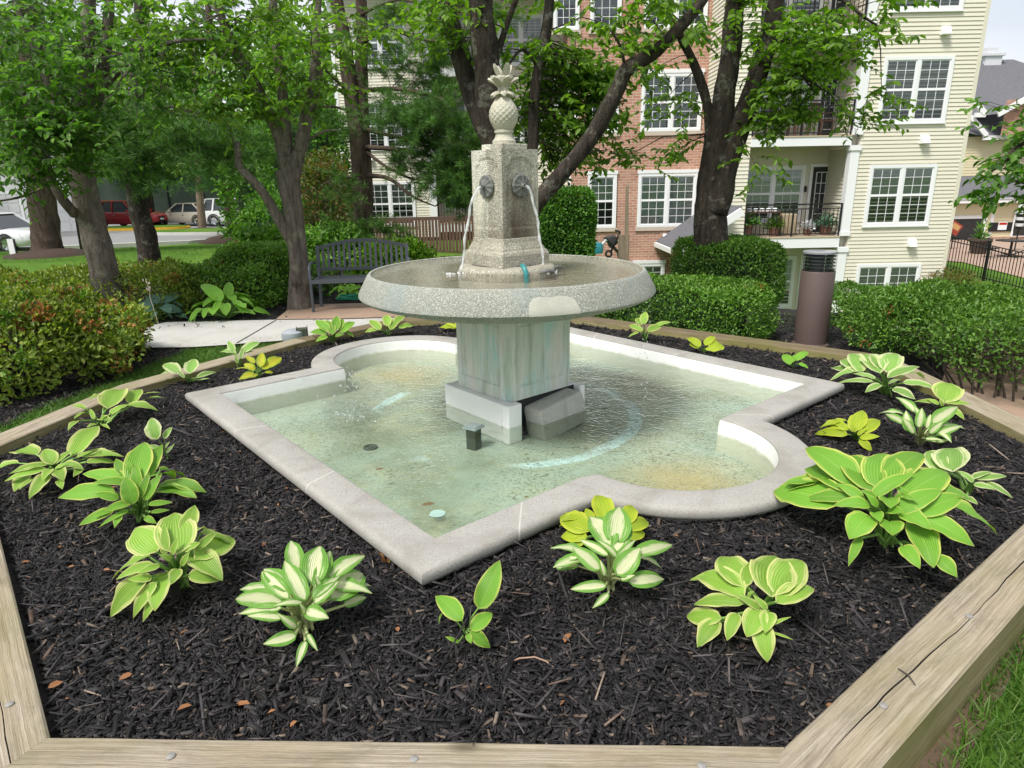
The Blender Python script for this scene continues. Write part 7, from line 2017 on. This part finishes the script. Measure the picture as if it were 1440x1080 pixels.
# far wood
def far_wood():
    g = np.random.default_rng(21); Ps = []
    for k in range(60):
        x = g.uniform(-85, -3); y = g.uniform(55, 72); h = g.uniform(9, 19)
        r = g.uniform(2.5, 5)
        nl = 420
        d = g.normal(size=(nl, 3)); d /= np.linalg.norm(d, axis=1)[:, None]
        d *= g.uniform(.5, 1, (nl, 1))**.5
        Ps.append(np.array([x, y, -.6+h*.55])+d*np.array([r, r, h*.55]))
    for k in range(40):      # lower belt of trees beyond the clubhouse
        x = g.uniform(20, 130); y = g.uniform(75, 95); h = g.uniform(4, 7); r = g.uniform(2.5, 5); nl = 240
        d = nrmz(g.normal(size=(nl, 3)))*g.uniform(.5, 1, (nl, 1))**.5
        Ps.append(np.array([x, y, -2.2+h*.5])+d*np.array([r, r, h*.5]))
    Pn = np.concatenate(Ps); n = len(Pn)
    V, F = leaves(Pn, g.normal(size=(n, 3)), g.normal(size=(n, 3))+np.array([0, -.3, .8]), g.uniform(.5, 1.1, n), .5)
    return tag(fast_mesh('distant_trees', V, F, LEAF_FAR), kind='stuff')
far_wood()
def bg_tree(label, x, y, h, r, seed, mat, leaf=.3, n=2600):
    g = np.random.default_rng(seed); z = zg(x, y)
    t = thing('background_tree', label, 'tree', (x, y, z), 'background trees')
    m = MB(); m.tube([(x, y, z-.1), (x+.1, y, z+h*.4), (x, y, z+h*.8)], [.25, .2, .08], 8); m.build('trunk', BARK_D, t, 180)
    d = nrmz(g.normal(size=(n, 3)))*g.uniform(.35, 1, (n, 1))**.5
    cl = np.array([noise.noise(Vector(q*2.3)) for q in d]); k = cl > -.16; d = d[k]; n = len(d)
    Pn = np.array([x, y, z+h*.62])+d*np.array([r, r, h*.42])
    V, F = leaves(Pn, g.normal(size=(n, 3))+np.array([0, 0, -.3]), g.normal(size=(n, 3))*.6+np.array([0, -.2, 1]), g.uniform(.6, 1.2, n)*leaf, leaf*.5); fast_mesh('crown', V, F, mat, t)
bg_tree('light green tree seen between the two big left trunks', -11, 33, 9, 3.4, 71, LEAF_LT, .28)
bg_tree('mid green tree beyond the white garage roof', -30, 37, 11, 5, 72, LEAF_FAR, .4, 3200)
bg_tree('tree rising behind the forked grey trunk', -7.5, 29, 11, 2.8, 73, LEAF_FAR, .26, 3000)
bg_tree('shadowed tree behind the leaning lichened tree', -15, 24, 10, 3.6, 74, LEAF_CH, .24, 3200)
bg_tree('pale green tree above the red car', -24, 46, 12, 5, 75, LEAF_FAR, .45, 3000)
bg_tree('yellow-green tree at the top left corner', -17, 19, 11, 3.2, 76, LEAF_LT, .22, 3000)
# ------------------------------------------------------------------ bench
bl = at(441, 439, .06)
BW = 1.36
Mb = Matrix.Translation((bl.x, bl.y, .06)) @ Matrix.Rotation(R(6), 4, 'Z')
t = thing('park_bench', 'slate-grey metal bench with an arched slatted back on the brown pad', 'bench', (bl.x, bl.y, .06))
for sx in (0.0, BW):
    m = MB(); m.tube([Mb @ Vector(p) for p in ((sx, 0, 0), (sx, .01, .40), (sx, .0, .58), (sx, .06, .655), (sx, .30, .665), (sx, .50, .63))], [.022]*6, 8); m.build('front_leg', BENCH, t, 50)
    m = MB(); m.bar(Mb @ Vector((sx+(.04 if sx == 0 else -.04), .44, 0)), Mb @ Vector((sx+(.04 if sx == 0 else -.04), .52, .47)), .04, .04); m.bar(Mb @ Vector((sx+(.04 if sx == 0 else -.04), .50, .42)), Mb @ Vector((sx+(.04 if sx == 0 else -.04), .60, .86)), .045, .045); m.build('rear_leg', BENCH, t)
m = MB()
m.bar(Mb @ Vector((-.01, .01, .42)), Mb @ Vector((BW+.01, .01, .42)), .05, .05)
for k in range(7): y = .06+k*.068; m.bar(Mb @ Vector((.03, y, .432)), Mb @ Vector((BW-.03, y, .432)), .045, .018)
m.build('seat', BENCH, t)
m = MB()
pts = []
for k in range(15):
    f = k/14; pts.append(Mb @ Vector((.04+(BW-.08)*f, .595, .83+.10*math.sin(math.pi*f))))
for a, b in zip(pts[:-1], pts[1:]): m.bar(a, b, .03, .045)
m.bar(Mb @ Vector((.04, .525, .53)), Mb @ Vector((BW-.04, .525, .53)), .03, .04)
for k in range(1, 17):
    f = k/17; m.bar(Mb @ Vector((.04+(BW-.08)*f, .525, .53)), Mb @ Vector((.04+(BW-.08)*f, .595, .82+.10*math.sin(math.pi*f))), .034, .012, (0, 1, 0))
m.build('backrest', BENCH, t)
# hose coil under the bench
hc = at(512, 422, .07)
m = MB(); pts = []
for k in range(150):
    a = k*.21; pts.append((hc.x+(.42+.04*math.sin(k*.13))*math.cos(a), hc.y+.12+.16*math.sin(a), .085+.016*((k//30) % 3)+.006*math.sin(k*.7)))
m.tube(pts, .011, 6); tag(m.build('garden_hose', HOSE, smooth=180), 'bright green garden hose coiled on the ground under the bench', 'hose')
# spotlight by the walk
sp = at(433, 474, .06)
t = thing('spotlight', 'grey domed spotlight with a rusty square can beside the walk', 'spotlight', (sp.x, sp.y, .03))
a = at(424.5, 474, .06); b = at(406, 476, .06)
M_ = Matrix.Translation((a.x, a.y, .03)) @ Matrix.Rotation(.3, 4, 'Z')
m = MB(); m.box((-.045, -.06, 0), (.065, .06, .135), M_); m.box((-.055, -.07, .10), (-.0452, .07, .145), M_); m.box((.0652, -.07, .0), (.075, .07, .15), M_); m.build('can', RUST, t, bevel=.004)
m = MB()
r = abs(a.x-b.x)*.95
for k in range(10): pass
m.lathe([(.0, 0), (r*.92, 0), (r, .05), (r*.94, .10), (r*.6, .125), (0, .13)], (b.x+.04, b.y+.03, .03), 24); m.build('dome', GREYPLASTIC, t, 50)
# path light behind the hostas
pl = at(279, 425, .05)
t = thing('path_light', 'small black path light standing left of the large plain green hosta', 'path light', (pl.x, pl.y, 0))
m = MB(); m.tube([(pl.x, pl.y, 0), (pl.x, pl.y, .22)], .014, 8); m.build('stake', BLACKIRON, t)
m = MB(); m.lathe([(.045, .22), (.045, .34)], (pl.x, pl.y, 0), 16); m.build('lens', GREYPLASTIC, t, 50)
m = MB(); m.lathe([(0, .40), (.05, .385), (.09, .35), (.09, .34), (.03, .34)], (pl.x, pl.y, 0), 18); m.build('cap', BLACKIRON, t, 40)
# bollard
bp = at(1147, 486, .05); 
bp = Vector((bp.x+.02, bp.y+.18, 0))
t = thing('bollard_light', 'fat brown bollard light with a louvred glass head between the hedges', 'bollard', (bp.x, bp.y, 0))
rb = .168
m = MB(); m.lathe([(rb+.02, -.05), (rb+.02, .03), (rb, .05), (rb, .80), (rb-.006, .815), (0, .815)], bp, 48); m.build('body', BROWNMETAL, t, 40)
m = MB()
for k in range(5): z = .832+k*.034; m.lathe([(rb-.045, z+.012), (rb-.002, z), (rb, z+.004), (rb-.04, z+.018)], bp, 48)
m.build('louvre', CHROME, t, 50)
m = MB(); m.lathe([(rb-.06, .8155), (rb-.06, .992)], bp, 32); m.build('lens', LENS, t, 60)
m = MB(); m.lathe([(rb-.04, .992), (rb, .994), (rb+.002, 1.012), (rb-.02, 1.02), (0, 1.022)], bp, 48); m.build('cap', LENS, t, 40)
for k in range(3):
    a = 2*math.pi*k/3+.5; m = MB(); m.tube([(bp.x+(rb-.03)*math.cos(a), bp.y+(rb-.03)*math.sin(a), .815), (bp.x+(rb-.03)*math.cos(a), bp.y+(rb-.03)*math.sin(a), .993)], .008, 6); m.build('rod', CHROME, t)
# wooden picket fence before the far wing
fa, fb = P(512, 350, 20.5), P(668, 355, 20.2)
t = thing('board_fence', 'low brown vertical board fence behind the bench and pine', 'fence', (fa.x, 20.5, -.2))
n = 46; m = MB(); ztop = P(590, 309, 20.4).z
for k in range(n):
    f = k/n; x = fa.x+(fb.x-fa.x+1.2)*f; dy = .0 if k % 2 else .035; z0 = zg(x, 20.4)
    w = (fb.x-fa.x+1.2)/n
    vs = [(x+.005, 20.4+dy, z0), (x+w*.82, 20.4+dy, z0), (x+w*.82, 20.42+dy, z0), (x+.005, 20.42+dy, z0)]
    tz = ztop+rnd.uniform(-.015, .015); vs += [(a, b, tz) for a, b, _ in vs]
    m.add(vs, [(0, 1, 5, 4), (1, 2, 6, 5), (2, 3, 7, 6), (3, 0, 4, 7), (4, 5, 6, 7)], uvs=[(0, k*.31), (0, k*.31+.1), (0, k*.31+.1), (0, k*.31), (1.2, k*.31), (1.2, k*.31+.1), (1.2, k*.31+.1), (1.2, k*.31)])
m.build('boards', FENCEWOOD, t)
m = MB()
for z in (.15, .75): m.box((fa.x, 20.46, z-.05), (fb.x+1.2, 20.52, z+.05))
m.build('rail', simple('fence_rail', (.10, .06, .045), .85), t)
# split post by the brick wall
a, b = P(873, 364, 15.5), P(881, 262, 15.5); c = P(879, 330, 15.5)
zb_ = zg(a.x, 15.5)
t = thing('wooden_post', 'tall weathered split post standing before the brick wall', 'post', (a.x, 15.5, zb_))
m = MB()
vs = []; 
for (w, z) in ((.085, zb_-.1), (.082, c.z), ): vs += [(c.x-w-.06, 15.4, z), (c.x+w, 15.4, z), (c.x+w, 15.55, z), (c.x-w-.06, 15.55, z)]
m.add(vs, [(0, 1, 5, 4), (1, 2, 6, 5), (2, 3, 7, 6), (3, 0, 4, 7), (4, 5, 6, 7)], uvs=[(0, 0), (0, .2), (0, .4), (0, .6), (1.5, 0), (1.5, .2), (1.5, .4), (1.5, .6)])
m.build('lower_post', POSTWOOD, t)
m = MB(); m.add([(c.x-.01, 15.38, zb_), (c.x+.09, 15.38, zb_), (c.x+.09, 15.48, zb_), (c.x-.01, 15.48, zb_), (b.x-.02, 15.38, b.z), (b.x+.03, 15.38, b.z+.05), (b.x+.03, 15.48, b.z+.05), (b.x-.02, 15.48, b.z)], [(0, 1, 5, 4), (1, 2, 6, 5), (2, 3, 7, 6), (3, 0, 4, 7), (4, 5, 6, 7)], uvs=[(0, 0), (0, .1), (0, .2), (0, .3), (2, 0), (2, .1), (2, .2), (2, .3)])
m.build('split_stake', POSTWOOD, t)
# folded pushchair and blue bag by the brick wall
p = P(860, 345, 17.5); z = zg(p.x, 17.5)
t = thing('folded_pushchair', 'black folded pushchair leaning by the brick wall left of the split post', 'pushchair', (p.x, 17.5, z))
S = lambda px, py: P(px, py, 17.5)
zz = lambda px, py, dy=0: P(px, py, 17.5)+Vector((0, dy, 0))
m = MB(); m.tube([zz(872, 326), zz(866, 340), zz(858, 356)], .03, 6); m.tube([zz(852, 336), zz(862, 346), zz(873, 358)], .03, 6); m.tube([zz(868, 325, .3), zz(872, 326)], .025, 6); m.tube([zz(852, 336, .4), zz(862, 346, .4), zz(873, 358, .4)], .03, 6); m.build('frame', BLACKIRON, t, 60)
m = MB(); m.add([zz(853, 334), zz(866, 331), zz(870, 342), zz(859, 350), zz(853, 334, .4), zz(866, 331, .4), zz(870, 342, .4), zz(859, 350, .4)], [(0, 3, 2, 1), (4, 5, 6, 7), (0, 1, 5, 4), (1, 2, 6, 5), (2, 3, 7, 6), (3, 0, 4, 7)]); m.build('seat', simple('pushchair_cloth', (.04, .04, .04), .9, 0, .6, 8), t, bevel=.03)
for q3 in ((856, 357), (873, 358)):
    c = zz(*q3); m = MB(); m.lathe([(.05, -.02), (.10, -.02), (.10, .02), (.05, .02), (.05, -.02)], (0, 0, 0), 16); m.v = [(c.x+x, c.y+zq, c.z+y) for x, y, zq in m.v]; m.build('wheel', RUBBER, t, 40)
p = P(838, 346, 17.2)
t = thing('toy_watering_can', 'teal toy watering can with a white cap on the grass beside the tall boxy shrub', 'watering can', (p.x, 17.2, zg(p.x, 17.2)))
m = MB(); m.lathe([(0, -.18), (.18, -.18), (.20, -.02), (.15, .08), (0, .1)], p, 16); m.build('body', simple('teal_plastic', (.02, .22, .26), .4), t, 50)
m = MB(); m.tube([p+Vector((.12, 0, 0)), p+Vector((.24, 0, .12)), p+Vector((.26, 0, .16))], [.04, .03, .05], 8); m.build('spout', simple('white_plastic', (.7, .72, .75), .4), t, 50)
p = P(652, 356, 15.5)
shrub('ground_cover', 'rusty orange low ground cover beyond the bowl beside the board fence', 'ground cover', (p.x, 15.0, .0), (1.0, .8, .12), 2.2, 1600, .06, LEAF_RED, None, None, 0, .04, 81, 0, .7)

# white marker stake at the left
p = hit(20, 362)
t = thing('marker_stake', 'short white marker post on the lawn edge in front of the white car', 'post', p)
m = MB(); m.bar(p, P(15, 336, p.y)+Vector((-.02, 0, 0)), .16, .05); m.build('board', TRIM, t)
m = MB(); m.bar(p+Vector((.1, 0, 0)), P(19.5, 336, p.y), .025, .03); m.build('stake', BLACKIRON, t)
p = P(341, 322, 36); z = zg(p.x, 36)
t = thing('lamp_post', 'thin black post standing in front of the white suv', 'post', (p.x, 36, z))
m = MB(); m.tube([(p.x, 36, z), (p.x, 36, z+1.15)], .06, 8); m.tube([(p.x, 36, z), (p.x, 36, z+.1)], .12, 8); m.build('pole', BLACKIRON, t)

# ------------------------------------------------------------------ cars
def car(name, label, loc, yaw, pm, kind, L=4.7, Wd=1.82, H=1.45, group='cars in the car park'):
    x0, y0, z0 = loc
    t = thing(name, label, 'car', loc, group)
    M = Matrix.Translation(loc) @ Matrix.Rotation(yaw, 4, 'Z')
    h = L/2; w = Wd/2
    suv = kind == 'suv'
    belt = .98 if suv else .90
    hood = .95 if suv else .84
    # lower body stations: x, bottom, top, half width
    st = [(-h, .42, belt-.14, w*.80), (-h+.10, .30, belt-.02, w*.90), (-h+.45, .24, belt+.02, w*.97), (-h+1.0, .22, belt, w), (-.2, .21, belt-.01, w), (.75, .21, belt-.02, w), (h-1.0, .22, hood, w*.985), (h-.45, .24, hood-.06, w*.94), (h-.12, .28, hood-.16, w*.84), (h, .36, hood-.30, w*.70)]
    m = MB(); vs = []
    for x, zb, zt, hw in st:
        q = [(hw*.90, zb), (hw, zb+.12), (hw*1.01, (zb+zt)/2+.03), (hw*.97, zt-.06), (hw*.86, zt), (hw*.4, zt+.025)]
        ring_ = q + [(-a, b) for a, b in q[::-1]]
        vs += [M @ Vector((x, a, b)) for a, b in ring_]
    k = 12
    fs = [(i*k+j, i*k+(j+1) % k, (i+1)*k+(j+1) % k, (i+1)*k+j) for i in range(len(st)-1) for j in range(k)]
    fs += [tuple(range(k))[::-1], tuple((len(st)-1)*k+j for j in range(k))]
    fs = [f[::-1] for f in fs]
    m.add(vs, fs); m.build('body', pm, t, 45)
    # greenhouse
    zr = H
    if suv: xb, xf, rb, rf = -h+.12, h-1.45, -h+.42, h-2.15
    else: xb, xf, rb, rf = -h+.62, h-1.25, -h+1.35, h-2.05
    if kind == 'liftback': rb = -h+.95
    def ringg(x0_, x1_, hw, z): return [(x0_, -hw, z), (x1_, -hw*.95, z), (x1_, hw*.95, z), (x0_, hw, z)]
    g0, g1 = ringg(xb, xf, w*.88, belt-.02), ringg(rb, rf, w*.68, zr-.05)
    m = MB(); m.add([M @ Vector(v) for v in g0+g1], [(0, 1, 5, 4), (1, 2, 6, 5), (2, 3, 7, 6), (3, 0, 4, 7), (4, 5, 6, 7)]); m.build('windows', CARGLASS, t, bevel=.03)
    m = MB(); rf_ = [ringg(rb-.10, rf+.08, w*.70, zr-.055), ringg(rb-.08, rf+.05, w*.70, zr-.02), ringg(rb+.15, rf-.25, w*.58, zr+.012)]
    m.add([M @ Vector(v) for r_ in rf_ for v in r_], [(3, 2, 1, 0)]+[(i*4+j, i*4+(j+1) % 4, (i+1)*4+(j+1) % 4, (i+1)*4+j) for i in range(2) for j in range(4)]+[(8, 9, 10, 11)]); m.build('roof', pm, t, 50)
    m = MB()
    for s in (-1, 1):
        for (xa, xz) in ((xb, rb), (xf, rf)): m.bar(M @ Vector((xa, s*w*.88*(.955 if xa == xf else 1.0), belt-.02)), M @ Vector((xz, s*w*.69, zr-.04)), .07, .07)
        xm = (xb+xf)/2+.05; m.bar(M @ Vector((xm, s*w*.875, belt-.02)), M @ Vector((xm-.03, s*w*.69, zr-.04)), .08, .05)
        if suv or kind == 'liftback': m.bar(M @ Vector((xb+.75, s*w*.88, belt-.02)), M @ Vector((rb+.55, s*w*.69, zr-.04)), .16, .05)
    m.build('pillar', pm, t)
    rw = .36 if suv else .325
    for s in (-1, 1):
        for xw in (-h+.95, h-.92):
            c = M @ Vector((xw, s*(w-.10), rw)); Mw = Matrix.Translation(c) @ Matrix.Rotation(yaw, 4, 'Z') @ Matrix.Rotation(-s*math.pi/2, 4, 'X')
            m = MB(); m.lathe([(.20, -.11), (rw-.02, -.11), (rw, -.08), (rw, .08), (rw-.02, .115), (rw-.10, .12), (.20, .115)], n=28); m.v = [tuple(Mw @ Vector(v)) for v in m.v]; wo = m.build('wheel', RUBBER, t, 40)
            m = MB(); m.lathe([(rw-.10, .118), (rw-.12, .10), (.06, .085), (.05, .11), (0, .11)], n=28)
            for q in range(5):
                a = 2*math.pi*q/5; m.bar((.05*math.cos(a), .05*math.sin(a), .10), ((rw-.11)*math.cos(a), (rw-.11)*math.sin(a), .112), .07, .02)
            m.v = [tuple(Mw @ Vector(v)) for v in m.v]; m.build('rim', CHROME, wo, 40)
            m = MB(); n = 16; vs = []
            for q in range(n+1):
                a = math.pi*q/n*1.16-.25; 
                for rr in (rw+.01, rw+.075): vs.append(M @ Vector((xw+rr*math.cos(a), s*(w*1.012), rw+rr*math.sin(a))))
            m.add(vs, [(2*q, 2*q+1, 2*q+3, 2*q+2) for q in range(n)]); m.build('wheel_arch', RUBBER, t)
    for s in (-1, 1):
        m = MB(); m.add([M @ Vector(v) for v in ((h-.04, s*w*.44, hood-.32), (h-.30, s*w*.90, hood-.25), (h-.40, s*w*.93, hood-.12), (h-.13, s*w*.55, hood-.20), (h-.02, s*w*.44, hood-.34), (h-.26, s*w*.93, hood-.27), (h-.38, s*w*.955, hood-.13), (h-.06, s*w*.55, hood-.20))], [(4, 5, 6, 7), (0, 1, 5, 4), (1, 2, 6, 5), (2, 3, 7, 6), (3, 0, 4, 7)]); m.build('headlight', CLEARLENS, t)
        m = MB(); m.box((-h-.02, s*w*.62-.17, belt-.26), (-h+.22, s*w*.62+.17, belt-.10), M); m.build('taillight', REDLENS, t, bevel=.02)
        m = MB(); m.box((h-1.75, s*(w+.02)-.09, belt+.0), (h-1.58, s*(w+.02)+.09, belt+.13), M); m.build('mirror', pm, t, bevel=.03)
        m = MB()
        for xd in (-.35, .62): m.box((xd-.08, s*(w*1.012)-.012, belt-.20), (xd+.08, s*(w*1.012)+.012, belt-.17), M)
        m.build('handle', CHROME, t)
    m = MB()
    if suv: m.add([M @ Vector(v) for v in ((h+.012, -w*.34, hood-.28), (h+.012, w*.34, hood-.28), (h+.02, w*.18, hood-.44), (h+.012, w*.42, .34), (h+.012, -w*.42, .34), (h+.02, -w*.18, hood-.44))], [(0, 5, 4, 3, 2, 1)])
    else: m.box((h-.10, -w*.42, hood-.46), (h+.012, w*.42, hood-.32), M); m.box((h-.06, -w*.55, .30), (h+.015, w*.55, .42), M)
    m.build('grille', BLACKIRON, t)
    m = MB(); m.box((h+.015, -.16, .46), (h+.03, .16, .56), M); m.box((-h-.03, -.16, .62), (-h-.005, .16, .73), M); m.build('number_plate', WHITECLOTH, t)
    return t
def car_at(px, Y): p = P(px, 318, Y); return (p.x, Y, zg(p.x, Y)+.035)
car('parked_car', 'dark red suv with a large black grille parked behind the trunks', car_at(186, 45), R(-14), REDPAINT, 'suv', 4.8, 1.9, 1.68)
car('parked_car', 'champagne sedan parked between the red car and the white suv', car_at(268, 45.5), R(180-18), BEIGEPAINT, 'sedan', 4.7, 1.82, 1.45)
car('parked_car', 'white suv parked right of the champagne sedan', car_at(342, 44), R(-6), WHITEPAINT, 'suv', 4.7, 1.9, 1.72)
car('parked_car', 'white sedan facing right at the left edge of the photo', car_at(-10, 26.5), R(-12), WHITEPAINT, 'sedan', 4.8, 1.85, 1.45)
